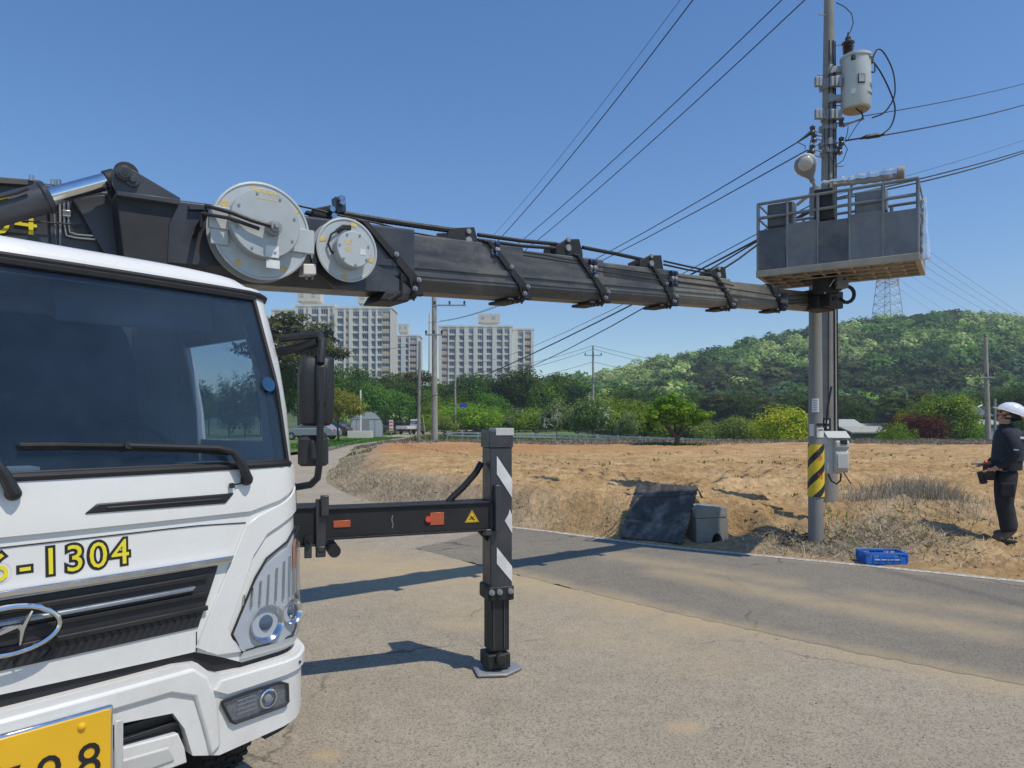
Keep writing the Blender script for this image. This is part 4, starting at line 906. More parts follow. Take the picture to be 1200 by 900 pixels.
wire('lower of the thick paired cables right of the platform', [P3(980, 234, 10.5), P3(1200, 179, 17)], .014, .07, over=25)
for i, (ya, yb) in enumerate([(352, 425), (357, 429), (372, 437)]):
    wire(('top', 'middle', 'low')[i] + ' wire strung between crossarmed pole and the hill edge', [P3(695, 405 + (0, 4, 19)[i], 72), P3(905, 440 + i * 9, 90)], .018, .5)
    wire(('top', 'middle', 'low')[i] + ' wire strung from the crossarmed pole towards the apartments', [P3(695, 405 + (0, 4, 19)[i], 72), P3(534, 440 + i * 8, 72)], .018, .4)
wire('thin wire strung from leaning grey pole to the masts', [P3(490.5, 404, 39), P3(390, 405, 60)], .012, .3)

# lattice pylon on the hill --------------------------------------------------
M['pylon'] = mat('pylon_steel', (.45, .46, .47), .6, .3, var=.1); M['pylon_red'] = mat('pylon_red', (.42, .18, .14), .7)
pd = 384; pxx, pyy = at(1040, pd); zb = float(hillz(np.array(pxx), np.array(pyy))) - 1; g = thing('transmission_pylon', 'steel lattice transmission pylon standing on the wooded ridge', 'pylon', (pxx, pyy, zb), .5)
ztop = 1.55 + (495 - 258) / 830 * pd - zb
def hw(z): return 7.2 * (1 - z / ztop) ** 1.0 * .8 + 1.0
def lattice(z0, z1, n, m, name, r=.16):
    bm = bmesh.new()
    for i in range(n):
        a, b = z0 + (z1 - z0) * i / n, z0 + (z1 - z0) * (i + 1) / n; wa, wb = hw(a), hw(b)
        for k in range(4):
            c0 = ((-1, -1), (1, -1), (1, 1), (-1, 1))[k]; c1 = ((-1, -1), (1, -1), (1, 1), (-1, 1))[(k + 1) % 4]
            for p, q in (((c0[0] * wa, c0[1] * wa, a), (c0[0] * wb, c0[1] * wb, b)), ((c0[0] * wa, c0[1] * wa, a), (c1[0] * wb, c1[1] * wb, b)), ((c1[0] * wa, c1[1] * wa, a), (c0[0] * wb, c0[1] * wb, b)), ((c0[0] * wb, c0[1] * wb, b), (c1[0] * wb, c1[1] * wb, b))):
                add_tube(bm, p, q, r * (1.3 if q[2] != p[2] and p[0] * q[0] > 0 and p[1] * q[1] > 0 else .7), n=4, caps=False)
    return obj(name, bm, m, g)
za = ztop * .48; lattice(0, za, 7, M['pylon'], 'lower_lattice'); lattice(za, za + 9, 3, M['pylon_red'], 'red_lattice'); lattice(za + 9, ztop, 8, M['pylon'], 'upper_lattice')
arms_ = []
for zz, L in ((za + 2, 9), (za + 7, 10), (za + 20, 9), (za + 27, 8)):
    bm = bmesh.new()
    for s_ in (-1, 1):
        for dy in (-1, 1): add_tube(bm, (s_ * hw(zz), dy * hw(zz) * .8, zz), (s_ * L, 0, zz + .6), .13, n=4); add_tube(bm, (s_ * hw(zz), dy * hw(zz) * .8, zz + 2), (s_ * L, 0, zz + .6), .1, n=4)
        add_tube(bm, (s_ * L, 0, zz + .6), (s_ * L, 0, zz - 1.4), .16, n=5)
    obj('crossarm', bm, M['pylon'], g)
for i, (xa, ya, xb, yb) in enumerate([(1068, 277, 1215, 375), (1068, 288, 1200, 373), (1068, 299, 1190, 374), (1066, 312, 1175, 372), (1064, 322, 1155, 372), (1052, 334, 1125, 372), (1052, 345, 1110, 372)]):
    wire(('first', 'second', 'third', 'fourth', 'fifth', 'sixth', 'lowest')[i] + ' pylon conductor from the top slanting down to the right of the pylon', [P3(1052, ya - 8, pd), P3(xb + (xb - 1052) * .4, yb + (yb - ya) * .45, pd * 1.5)], .085 if i < 4 else .06, 2.0, group='pylon conductors')

# ================================================================ THE TWO NEAR POLES
def ring_pts(r, z, n=10): return [(r * math.cos(k * 2 * math.pi / n), r * math.sin(k * 2 * math.pi / n), z) for k in range(n)]
TPX, TPY = 4.69, 10.55
tpz = .30
tall = thing('utility_pole', 'tallest grey concrete pole, carrying the transformer, behind the shorter pole', 'pole', (TPX, TPY, tpz))
def tpr(z): return .152 - .011 * (z - .3)     # shaft radius at world height z
lean = .004
bm = bmesh.new(); zs = np.linspace(0, 10.5, 12); add_path(bm, [(lean * z, 0, z - .3) for z in zs], [tpr(z) for z in zs], 28); obj('shaft', bm, M['pole_concrete'], tall)
def tw(z): return Vector((TPX + lean * (z - tpz), TPY, z))
def band(zw, m='galv', hgt=.05, ex=.012):
    bm = bmesh.new(); add_lathe(bm, [(tpr(zw) + .002, zw - hgt / 2), (tpr(zw) + ex, zw - hgt / 2), (tpr(zw) + ex, zw + hgt / 2), (tpr(zw) + .002, zw + hgt / 2)], 28, Matrix.Translation((TPX + lean * (zw - tpz), TPY, 0)))
    o = obj('band', bm, M[m], tall, world=True)
    for k in range(3):
        a = k * 2.1 + zw * 3; bm = bmesh.new(); add_box(bm, tw(zw) + Vector((math.cos(a) * (tpr(zw) + .02), math.sin(a) * (tpr(zw) + .02), 0)), (.05, .05, hgt * 1.3), Matrix.Rotation(a, 3, 'Z')); obj('bolt', bm, M['galv'], o, bev=.004)
pz = lambda py, d=10.45: 1.55 + (495 - py) / 830 * d
for py, h_ in ((94, .10), (100, .05), (132, .12), (137, .05), (148, .06), (166, .07), (176, .05)): band(pz(py), hgt=h_, ex=.018)
for z in np.arange(2.2, 9, .45):   # climbing bolts
    s_ = 1 if int(z / .45) % 2 else -1; bm = bmesh.new(); add_tube(bm, tw(z) + Vector((s_ * tpr(z) * .8, -.03, 0)), tw(z) + Vector((s_ * (tpr(z) + .11), -.05, 0)), .009, n=6); obj('step_bolt', bm, M['galv'], tall, world=True)
# brackets and insulators on the pole
def spool(px, py, d=10.4, r=.04):
    p = P3(px, py, d); c = tw(p.z); bm = bmesh.new(); add_tube(bm, c, p, .012, n=6); add_tube(bm, p + Vector((0, 0, -.08)), p + Vector((0, 0, .08)), .010, n=6); br = obj('bracket', bm, M['galv'], tall, world=True)
    bm = bmesh.new(); add_lathe(bm, [(0, -.06), (r, -.055), (r, -.03), (r * .55, 0), (r, .03), (r, .055), (0, .06)], 12, Matrix.Translation(p)); obj('insulator', bm, M['porcelain'], br)
for q in ((952, 153), (952, 175), (986, 143), (986, 166), (954, 162), (984, 176), (949, 181)): spool(*q)
for py in (96, 134): 
    for px in (957, 961, 975, 980, 984): bm = bmesh.new(); add_box(bm, P3(px, py, 10.38), (.05, .06, .14)); obj('clamp', bm, M['galv'], tall, world=True, bev=.008)
# vertical service cables on the shaft
for off, ph in ((-.02, -1.9), (.05, -1.2), (.10, -.6)):
    bm = bmesh.new(); add_path(bm, [tw(z) + Vector((math.cos(ph) * (tpr(z) + .012), math.sin(ph) * (tpr(z) + .012), 0)) for z in np.linspace(.9, 7.2, 18)], .009, 6); obj('service_cable', bm, M['cable'], tall, world=True)
for pts in ([(980, 3), (990, 8), (998, 16), (1000, 27), (997, 36), (994, 41)], [(979, 70), (972, 85), (969, 92)]):
    bm = bmesh.new(); add_path(bm, [P3(x, y, 10.3) for x, y in pts], .007, 6); obj('jumper_wire', bm, M['cable'], tall, world=True)
for pts in ([(955, 150), (950, 165), (948, 176), (958, 170), (963, 166)], [(966, 150), (967, 175), (976, 190), (978, 205)], [(988, 166), (993, 175), (988, 188), (979, 194)], [(1010, 128), (1011, 138), (1004, 147), (994, 163)], [(994, 148), (993, 156), (990, 166)], [(935, 167), (944, 171), (943, 175)]):
    bm = bmesh.new(); add_path(bm, [P3(x, y, 10.32) for x, y in pts], .006, 6); obj('jumper_wire', bm, M['cable'], tall, world=True)
bm = bmesh.new(); add_path(bm, [P3(x, y, 10.4) for x, y in [(990, 165), (1008, 162), (1012, 161)]], .012, 6); add_path(bm, [P3(x, y, 10.4) for x, y in [(1010, 161.5), (1016, 160.5), (1030, 158.5), (1036, 157)]], [.014, .034, .034, .014], 8); obj('cable_splice', bm, M['cable'], tall, world=True)
bm = bmesh.new(); add_path(bm, [P3(x, y, 10.4) for x, y in [(988, 147), (1000, 143), (1012, 139)]], [.03, .012, .02], 8); obj('dead_end_clamp', bm, M['galv'], tall, world=True)
bm = bmesh.new(); add_path(bm, [P3(x, y, 10.4) for x, y in [(952, 154), (944, 160), (934, 167)]], [.03, .02, .008], 8); obj('dead_end_clamp', bm, M['matt_black'], tall, world=True)

# transformer ----------------------------------------------------------------
tc = P3(1003, 95, 10.42); tf = thing('pole_transformer', 'pale grey cylindrical transformer hung high on the tall pole', 'transformer', (tc.x, tc.y, tc.z - .42))
rt = .205; bm = bmesh.new(); add_lathe(bm, [(0, 0), (rt - .03, -.01), (rt - .01, .0), (rt, .02), (rt, .72), (rt - .004, .725), (rt + .014, .73), (rt + .014, .765), (rt, .775), (rt * .7, .80), (0, .81)], 36); obj('tank', bm, M['transformer'], tf)
bm = bmesh.new(); add_lathe(bm, [(0, -.012), (rt - .035, -.02), (rt - .03, -.005), (0, -.004)], 30); obj('base_plate', bm, M['tan_steel'], tf)
bm = bmesh.new(); add_lathe(bm, [(0, 0), (.045, 0), (.04, .04), (.075, .05), (.04, .07), (.075, .09), (.04, .11), (.08, .13), (.05, .16), (.09, .18), (.09, .19), (.045, .22), (.04, .27), (.015, .29), (.012, .34), (0, .35)], 16, Matrix.Translation((-.115, 0, .79))); obj('bushing', bm, M['porcelain'], tf)
for x, y, z in ((-.12, -.16, .68), (.13, -.15, .72), (.17, -.10, .66), (.19, .0, .60)):
    bm = bmesh.new(); add_box(bm, (x, y - .01, z), (.05, .05, .07)); obj('lug', bm, M['galv'] if z > .7 else M['matt_black'], tf, bev=.008)
bm = bmesh.new(); add_box(bm, (-.02, -rt - .004, .36), (.10, .012, .13)); pl = obj('name_plate', bm, M['matt_black'], tf); bm = bmesh.new(); add_box(bm, (-.02, -rt - .012, .362), (.082, .006, .105)); obj('plate_face', bm, M['galv'], pl)
bm = bmesh.new(); add_box(bm, (-.125, -rt * .86, .19), (.06, .012, .07), Matrix.Rotation(-.55, 3, 'Z') @ Matrix.Rotation(.2, 3, 'Y')); obj('sticker', bm, M['white_decal'], tf)
def wrap_text(s, size, a0, z, R_, m, parent, spread):
    for i, ch in enumerate(s):
        a = a0 + i * spread; p = Vector((math.cos(a) * (R_ + .003), math.sin(a) * (R_ + .003), z))
        place_text(ch, size, p, (-math.sin(a), math.cos(a), 0), (0, 0, 1), m, parent, 'digit', world=False)
wrap_text('10', .11, R(-52), .29, rt, M['cable'], tf, .33); wrap_text('22900', .045, R(-66), .17, rt, M['cable'], tf, .14)
for z in (.18, .60):
    bm = bmesh.new(); add_box(bm, (-.26, .05, z), (.16, .10, .09)); add_box(bm, (-.36, .07, z), (.06, .16, .13)); obj('hanger_bracket', bm, M['galv'], tf, bev=.008)
for pts in ([(1012, 66), (1016, 61), (1020, 62), (1022, 70)], [(1022, 70), (1028, 58), (1036, 62), (1046, 82), (1049, 104), (1046, 118), (1036, 132), (1022, 138)], [(1024, 73), (1034, 88), (1045, 112), (1049, 130), (1044, 148), (1034, 157)], [(1020, 84), (1025, 84), (1025, 74)], [(1003, 127), (1010, 133), (1011, 139)]):
    P_ = [P3(x, y, 10.3) for x, y in pts]; sm = []
    for i in range(len(P_) - 1):
        p0, p1, p2, p3 = P_[max(0, i - 1)], P_[i], P_[i + 1], P_[min(len(P_) - 1, i + 2)]
        for q in range(4):
            t = q / 4; sm.append(.5 * ((2 * p1) + (-p0 + p2) * t + (2 * p0 - 5 * p1 + 4 * p2 - p3) * t * t + (-p0 + 3 * p1 - 3 * p2 + p3) * t ** 3))
    bm = bmesh.new(); add_path(bm, sm + [P_[-1]], .011, 6); obj('lead_wire', bm, M['cable'], tf, world=True)

# meter box on the poles -------------------------------------------------------
mc = P3(978, 531, 9.75); mb = thing('meter_box', 'pale grey plastic meter box with domed hood fixed on the pole', 'meter box', (mc.x, mc.y, mc.z - .28))
f_ = lambda y, z, x: Vector((x, y, z))
bm = bmesh.new(); add_box(bm, (-.04, .02, .26), (.22, .2, .52)); obj('housing', bm, M['meter_box'], mb, bev=.02)
bm = bmesh.new(); add_prism(bm, [(-.10, .02), (-.14, .06), (-.14, .30), (-.11, .33), (-.155, .36), (-.155, .44), (-.06, .52), (.0, .52), (.0, .02)], f_, -.05, .135); obj('front_cover', bm, M['meter_box'], mb, bev=.015)
bm = bmesh.new(); add_prism(bm, [(-.15, .50), (-.02, .585), (.12, .55), (.12, .535), (-.02, .565), (-.15, .485)], f_, -.16, .15); obj('hood', bm, M['meter_box'], mb, bev=.006)
bm = bmesh.new(); add_box(bm, (.055, -.155, .435), (.09, .02, .06)); obj('meter_window', bm, M['cable'], mb, bev=.004)
bm = bmesh.new(); add_box(bm, (.045, -.146, .18), (.14, .012, .2)); obj('cover_panel', bm, M['meter_box'], mb, bev=.006)
bm = bmesh.new(); add_path(bm, [(-.1, -.02, .0), (-.07, -.06, -.10), (.0, -.06, -.14), (.06, -.04, -.10), (.08, -.02, .0)], .012, 6); add_path(bm, [(.12, 0, .02), (.16, -.03, -.06), (.2, -.05, -.14)], .008, 6); add_path(bm, [(-.08, .1, .55), (-.06, .08, .9), (-.02, .05, 1.2)], .014, 6); obj('cable', bm, M['cable'], mb)
bp = P3(966, 498, 9.9); bm = bmesh.new(); add_box(bm, bp, (.17, .05, .20)); sb = obj('sign_plate', bm, M['matt_black'], bev=.006); tag(sb, 'small black plate with white squares above the meter box', 'sign')
for dx, dz, w, h in ((.02, .045, .055, .05), (.02, -.035, .055, .03)):
    bm = bmesh.new(); add_box(bm, bp + Vector((dx, -.03, dz)), (w, .008, h)); obj('white_square', bm, M['white_decal'], sb)

# the shorter pole in front ----------------------------------------------------
FPX, FPY, fpz = 3.82, 8.9, fz(3.82, 8.9) - .05
def fpr(z): return .096 - .0065 * z
sp = thing('utility_pole', 'shorter grey pole with black and yellow sleeve at the roadside', 'pole', (FPX, FPY, 0))
bm = bmesh.new(); add_path(bm, [(-.003 * z, 0, z - .3) for z in np.linspace(0, 4.8, 10)], [fpr(z) for z in np.linspace(0, 4.8, 10)], 28); obj('shaft', bm, M['pole_steel'], sp)
fw = lambda py: 1.55 + (495 - py) / 830 * 8.8
def sleeve_material():
    m, n, b = nodes_of('hazard_sleeve'); co = objco(n); s = N(n, 'ShaderNodeSeparateXYZ'); n.links.new(co, s.inputs[0])
    # helical stripe: height plus angle round the pole
    ang = mth(n, 'ARCTAN2', s.outputs[0], mth(n, 'MULTIPLY', s.outputs[1], -1.)); v = mth(n, 'SUBTRACT', mth(n, 'MULTIPLY', s.outputs[2], 1 / .262), mth(n, 'MULTIPLY', ang, .37))
    fr = mth(n, 'FRACT', mth(n, 'ADD', v, .31)); stripe = ramp(n, fr, [(0., 0.), (.62, 0.), (.625, 1.), (.995, 1.), (1., 0.)])
    c = mix(n, stripe, (.78, .55, .02), (.018, .018, .02)); d = ramp(n, tex(n, 9, 6, .7, co), [(.5, 0.), (.75, .35)]); c = mix(n, d, c, (.3, .25, .15))
    n.links.new(c, b.inputs['Base Color']); b.inputs['Roughness'].default_value = .5; return m
za_, zb_ = fw(582.5), fw(521)
bm = bmesh.new(); add_lathe(bm, [(fpr(za_) + .001, za_), (fpr(za_) + .009, za_), (fpr(zb_) + .009, zb_), (fpr(zb_) + .001, zb_)], 40); obj('hazard_sleeve', bm, sleeve_material(), sp)
for ch, py in (('주', 537.5), ('의', 558.5)):
    z = fw(py); a = R(-84); r_ = fpr(z) + .011; place_text(ch, .085, Vector((math.cos(a) * r_, math.sin(a) * r_, z)), (-math.sin(a), math.cos(a), 0), (0, 0, 1), M['red_print'], sp, 'lettering', .001, world=False)
def sticker(a, py, w, h, m='white_decal', lines=()):
    z = fw(py); r_ = fpr(z) + .002; bm = bmesh.new(); n_ = 6; V = []
    for i in range(n_ + 1):
        t = R(a) + (i / n_ - .5) * w / r_; V.append([bm.verts.new((math.cos(t) * rr, math.sin(t) * rr, zz)) for rr in (r_, r_ + .002) for zz in (z - h / 2, z + h / 2)])
    for A, B in zip(V, V[1:]):
        for q in ((0, 1), (2, 3), (0, 2), (1, 3)): bm.faces.new((A[q[0]], A[q[1]], B[q[1]], B[q[0]]))
    o = obj('sticker', bm, M[m], sp)
    for (tx, dz, sz) in lines:
        t = R(a); r2 = r_ + .0035; place_text(tx, sz, Vector((math.cos(t) * r2, math.sin(t) * r2, z + dz)), (-math.sin(t), math.cos(t), 0), (0, 0, 1), M['cable'], o, 'lettering', .0005, world=False)
sticker(-118, 475, .085, .17, lines=[]); sticker(-150, 504, .07, .15); sticker(-72, 507, .11, .12, lines=[('HAPPY', .032, .034)]); sticker(-80, 497.5, .09, .03, m='cable')
for i in range(5):
    z = fw(475) + .06 - i * .028; bm = bmesh.new(); t = R(-118); add_box(bm, (math.cos(t) * (fpr(z) + .0045), math.sin(t) * (fpr(z) + .0045), z), (.055, .001, .008), Matrix.Rotation(t + R(90), 3, 'Z')); obj('print_line', bm, M['galv'], sp)

# street lamp on the poles ------------------------------------------------------
lc = P3(944, 193, 9.6); sl = thing('street_lamp', 'round headed street lamp tilted outward on the pole above platform', 'lamp', (lc.x, lc.y, lc.z))
la = Vector((.50, .25, -.83)).normalized(); ln = Vector((-.25, -.90, -.36)); ln = (ln - la * ln.dot(la)).normalized(); ls = la.cross(ln)
LM = Matrix((ls, ln, la)).transposed().to_4x4()      # x across, y lens normal, z towards the arm
prof = [(0, -.135), (.05, -.128), (.10, -.10), (.133, -.05), (.142, .0), (.130, .06), (.095, .12), (.055, .17), (.036, .20), (.034, .26), (0, .26)]
bm = bmesh.new(); add_lathe(bm, prof, 28, LM @ Matrix.Diagonal((1, .55, 1, 1))); obj('lamp_head', bm, mat('lamp_grey', (.22, .23, .24), .5), sl)
bm = bmesh.new(); add_lathe(bm, [(r_ * 1.06, z * 1.04) for r_, z in prof[:7]], 28, LM @ Matrix.Translation((0, -.03, 0)) @ Matrix.Diagonal((1, .62, 1, 1)))
bmesh.ops.bisect_plane(bm, geom=bm.verts[:] + bm.edges[:] + bm.faces[:], plane_co=LM @ Vector((0, -.005, 0)), plane_no=ln, clear_outer=True); obj('top_shell', bm, M['farm_white'], sl)
bm = bmesh.new(); add_lathe(bm, [(.098, .0), (.09, .012), (.06, .028), (0, .036)], 28, LM @ Matrix.Translation((0, .066, -.02)) @ Matrix.Rotation(R(-90), 4, 'X') @ Matrix.Diagonal((1, .95, 1, 1))); obj('lens', bm, mat('lamp_lens', (.50, .49, .45), .15, coat=.5), sl)
e_ = la * .24; bm = bmesh.new(); add_path(bm, [e_, e_ + la * .08, e_ + Vector((.09, .25, -.09)), e_ + Vector((.10, .75, -.09))], .024, 8); obj('arm', bm, M['galv'], sl)
# ================================================================ CRANE TRUCK WITH AERIAL PLATFORM
TC = Vector((-1.445, 2.085, 0)); TU = Vector((.660, .751, 0)); TW = Vector((-.751, .660, 0))
truck = thing('crane_truck', 'white truck cab with black telescopic boom, hose reels and raised work platform', 'truck', TC)
def TP(u, w, z): return TC + TU * u + TW * w + Vector((0, 0, z))
def tobj(name, bm, m, parent=None, **k):
    return obj(name, bm, M[m] if isinstance(m, str) else m, parent or truck, world=True, **k)
CR = .17
def cH(z): return 1.0 if z < 1.7 else 1.0 - .03 * (z - 1.7) / .36
def cw0(z): return float(np.interp(z, [0, .5, 1.0, 1.36, 1.7, 2.06, 2.3], [.02, 0, 0, .02, .075, .19, .28]))
def surf(t, z, off=0.):
    def base(t, z):
        h = cH(z); sg = 1 if t >= 0 else -1; t = abs(t); a = h - CR; L = CR * math.pi / 2; bul = lambda u: .05 * (u / h) ** 2
        if t <= a: u, w = t, bul(t)
        elif t <= a + L: th = (t - a) / CR; u, w = a + CR * math.sin(th), bul(a) + CR * (1 - math.cos(th))
        else: u, w = h, bul(a) + CR + (t - a - L)
        return TP(sg * u, cw0(z) + w, z)
    p = base(t, z)
    if off:
        e = 1e-3; n = (base(t + e, z) - base(t - e, z)).cross(base(t, z + e) - base(t, z - e)).normalized(); p = p + n * off
    return p
CORNER = 1.0 - CR + CR * math.pi / 2   # arc length where the side begins
def side_t(w): return CORNER + (w - CR - .05)
def patch(name, poly, m, off=0., thick=.02, parent=None, bev=.004, holes=()):
    """solid panel lying on the cab surface; poly in (t, z); positive off stands proud"""
    bm = bmesh.new(); f = bm.faces.new([bm.verts.new((a, 0, b)) for a, b in poly])
    if f.normal.y > 0 if f.normal.length else False: pass
    ts = [p[0] for p in poly]; zs = [p[1] for p in poly]
    cuts = [x for x in np.arange(-2.8, 2.8, .2)] + [s * x for s in (-1, 1) for x in np.linspace(1 - CR, CORNER, 9)]
    for x in sorted(set(round(c, 4) for c in cuts)):
        if min(ts) + .004 < x < max(ts) - .004: bmesh.ops.bisect_plane(bm, geom=bm.verts[:] + bm.edges[:] + bm.faces[:], plane_co=(x, 0, 0), plane_no=(1, 0, 0))
    for z in (.5, 1.0, 1.36, 1.4, 1.6, 1.8, 2.06):
        if min(zs) + .004 < z < max(zs) - .004: bmesh.ops.bisect_plane(bm, geom=bm.verts[:] + bm.edges[:] + bm.faces[:], plane_co=(0, 0, z), plane_no=(0, 0, 1))
    g = bmesh.ops.extrude_face_region(bm, geom=bm.faces[:]); up = [v for v in g['geom'] if isinstance(v, bmesh.types.BMVert)]
    for v in up: v.co.y = 1
    for v in bm.verts:
        t, z, top = v.co.x, v.co.z, v.co.y > .5; v.co = surf(t, z, (off + 1e-5) if top else off - thick)
    return tobj(name, bm, m, parent, bev=bev)
def mirror(poly): return [(-a, b) for a, b in poly][::-1]
# --- body panels
S1, S2, SB = side_t(.55), side_t(1.15), side_t(1.70)
cab = patch('front_panel', [(-.93, .79), (.52, .745), (.62, .70), (.70, .66), (.93, .66), (CORNER, .64), (CORNER, 1.36), (.98, 1.372), (-.98, 1.372), (-CORNER, 1.36), (-CORNER, .64), (-.93, .66), (-.7, .66), (-.62, .70), (-.52, .745), (-.5, .79)][:9] + [(-CORNER, 1.36), (-CORNER, .64), (-.93, .66), (-.70, .66), (-.62, .70), (-.52, .745)], 'white_paint', bev=.012)
patch('upper_panel', [(-.94, 1.215), (.735, 1.215), (.86, 1.245), (1.04, 1.318), (CORNER, 1.345), (CORNER, 1.375), (-CORNER, 1.375), (-CORNER, 1.345), (-1.04, 1.318), (-.86, 1.245)], 'white_paint', off=.012, thick=.011, bev=.006)
patch('corner_panel', [(.712, .70), (.655, .76), (.64, .80), (.745, 1.05), (.80, 1.12), (.90, 1.165), (.985, 1.19), (CORNER + .02, 1.20), (CORNER + .02, 1.335), (1.05, 1.305), (.88, 1.235), (.765, 1.195), (.715, 1.165), (.60, .93), (.52, .76), (.60, .715)], 'white_paint', off=.012, thick=.011, bev=.006)
patch('corner_panel', mirror([(.712, .70), (.655, .76), (.64, .80), (.745, 1.05), (.80, 1.12), (.90, 1.165), (.985, 1.19), (CORNER + .02, 1.20), (CORNER + .02, 1.335), (1.05, 1.305), (.88, 1.235), (.765, 1.195), (.715, 1.165), (.60, .93), (.52, .76), (.60, .715)]), 'white_paint', off=.012, thick=.011, bev=.006)
for s_ in (1, -1):
    fl_ = (lambda p: p) if s_ == 1 else mirror
    patch('windscreen_pillar', fl_([(.925, 1.37), (CORNER + .10, 1.37), (CORNER + .08, 2.08), (.85, 2.08), (.862, 2.0), (.893, 1.7)]), 'white_paint', thick=.04, bev=.008)
    patch('door', fl_([(CORNER + .02, .60), (SB - .22, .60), (SB - .22, 1.33), (CORNER + .02, 1.36)]), 'white_paint', off=.004, thick=.04, bev=.008)
    patch('rear_pillar', fl_([(SB - .21, .60), (SB, .60), (SB, 2.08), (SB - .78, 2.08), (SB - .78, 1.48), (SB - .78, 1.34), (SB - .21, 1.33)]), 'white_paint', thick=.04, bev=.008)
    patch('door_window_frame', fl_([(CORNER + .09, 1.92), (SB - .78, 1.92), (SB - .78, 2.08), (CORNER + .08, 2.08)]), 'white_paint', thick=.03); patch('door_window_frame', fl_([(CORNER + .10, 1.36), (SB - .78, 1.36), (SB - .78, 1.47), (CORNER + .10, 1.47)]), 'white_paint', thick=.03)
    patch('side_window', fl_([(CORNER + .09, 1.47), (SB - .78, 1.47), (SB - .78, 1.92), (CORNER + .08, 1.92)]), 'side_glass', off=-.012, thick=.006, bev=0)
    dh = patch('door_handle', fl_([(SB - .48, 1.16), (SB - .34, 1.16), (SB - .34, 1.20), (SB - .48, 1.20)]), 'black_plastic', off=.035, thick=.02)
patch('window_header', [(-.92, 2.055), (.92, 2.055), (.92, 2.10), (-.92, 2.10)], 'white_paint', thick=.05, bev=.01)
# roof shell
bm = bmesh.new(); rings = []
for k, (z, ins) in enumerate([(2.08, 0), (2.115, .012), (2.14, .045), (2.158, .11), (2.17, .22), (2.178, .4), (2.18, .7)]):
    h = cH(2.08) - .0; ring = []; n_ = 48; u0, w0_, w1_ = h - ins, cw0(2.08) + ins, 1.72 - ins
    if u0 < .28: u0 = .28
    cwc = (w0_ + w1_) / 2; hwv = max((w1_ - w0_) / 2, .05)
    for i in range(n_):
        a = i * 2 * math.pi / n_; ca, sa = math.cos(a), math.sin(a); e_ = .28
        uu = u0 * math.copysign(abs(ca) ** e_, ca); ww = cwc + hwv * math.copysign(abs(sa) ** e_, sa) + (.05 * (uu / h) ** 2 if sa < 0 else 0)
        ring.append(bm.verts.new(TP(uu, ww, z)))
    rings.append(ring)
for A, B in zip(rings, rings[1:]):
    for i in range(len(A)): bm.faces.new((A[i], A[(i + 1) % len(A)], B[(i + 1) % len(B)], B[i]))
bm.faces.new(rings[-1]); tobj('roof', bm, 'white_paint', smooth=50)
# rain gutter and windscreen seal
bm = bmesh.new(); add_path(bm, [surf(t, 2.068, .006) for t in np.linspace(-1.02, 1.02, 34)], .013, 6); add_path(bm, [surf(t, 2.052, .004) for t in np.linspace(-.86, .86, 34)], .014, 6)
for s_ in (1, -1): add_path(bm, [surf(s_ * np.interp(z, [1.37, 1.7, 2.05], [.925, .893, .855]), z, .004) for z in np.linspace(1.37, 2.05, 14)], .010, 6)
add_path(bm, [surf(t, 1.384, .008) for t in np.linspace(-.93, .93, 34)], .013, 6); tobj('windscreen_seal', bm, 'seal')
patch('cowl_strip', [(-.93, 1.368), (.93, 1.368), (.925, 1.405), (-.925, 1.405)], 'black_plastic', off=.006, thick=.02)
ws = patch('windscreen', [(-.92, 1.39), (.92, 1.39), (.89, 1.7), (.853, 2.058), (-.853, 2.058), (-.89, 1.7)], 'windshield', off=0, thick=.006, bev=0)
for s_ in (1, -1): patch('frit_band', (lambda q: q if s_ == 1 else mirror(q))([(.865, 1.39), (.918, 1.39), (.888, 1.7), (.852, 2.05), (.79, 2.05), (.84, 1.7)]), 'seal', off=-.007, thick=.002, parent=ws, bev=0)
patch('frit_band', [(-.84, 2.02), (.84, 2.02), (.84, 2.05), (-.84, 2.05)], 'seal', off=-.007, thick=.002, parent=ws, bev=0)
bm = bmesh.new(); c_ = surf(.855, 1.70, .002); n_ = (surf(.855, 1.70, .02) - surf(.855, 1.70, .0)).normalized(); add_tube(bm, c_, c_ + n_ * .002, .030, n=24); tobj('round_sticker', bm, mat('sticker_blue', (.015, .07, .17), .5), ws)
# interior
bm = bmesh.new()
add_box(bm, (0, 0, 0), (1, 1, 1)); bmesh.ops.delete(bm, geom=bm.verts[:], context='VERTS')
def tbox(bm, u0, u1, w0_, w1_, z0, z1):
    add_prism(bm, [(u0, z0), (u1, z0), (u1, z1), (u0, z1)], lambda u, z, w: TP(u, w, z), w0_, w1_)
tbox(bm, -.93, .93, .16, .62, 1.10, 1.33); tobj('dashboard', bm, mat('dash_grey', (.055, .058, .062), .7), bev=.04)
bm = bmesh.new(); tbox(bm, -.95, .95, .3, 1.68, .78, .84); tobj('cab_floor', bm, 'black_plastic')
bm = bmesh.new(); tbox(bm, -.97, .97, 1.66, 1.70, .6, 2.09); tobj('cab_rear_wall', bm, mat('cab_lining', (.06, .062, .066), .9))
cloth = mat('seat_cloth', (.035, .037, .042), .9)
for u in (.52, -.52, 0):
    bm = bmesh.new(); tbox(bm, u - .24, u + .24, 1.0, 1.45, .95, 1.12); st_ = tobj('seat', bm, cloth, bev=.05)
    bm = bmesh.new(); tbox(bm, u - .22, u + .22, 1.38, 1.5, 1.1, 1.68); tobj('backrest', bm, cloth, st_, bev=.05)
    bm = bmesh.new(); tbox(bm, u - .13, u + .13, 1.38, 1.47, 1.7, 1.9); tobj('headrest', bm, cloth, st_, bev=.04)
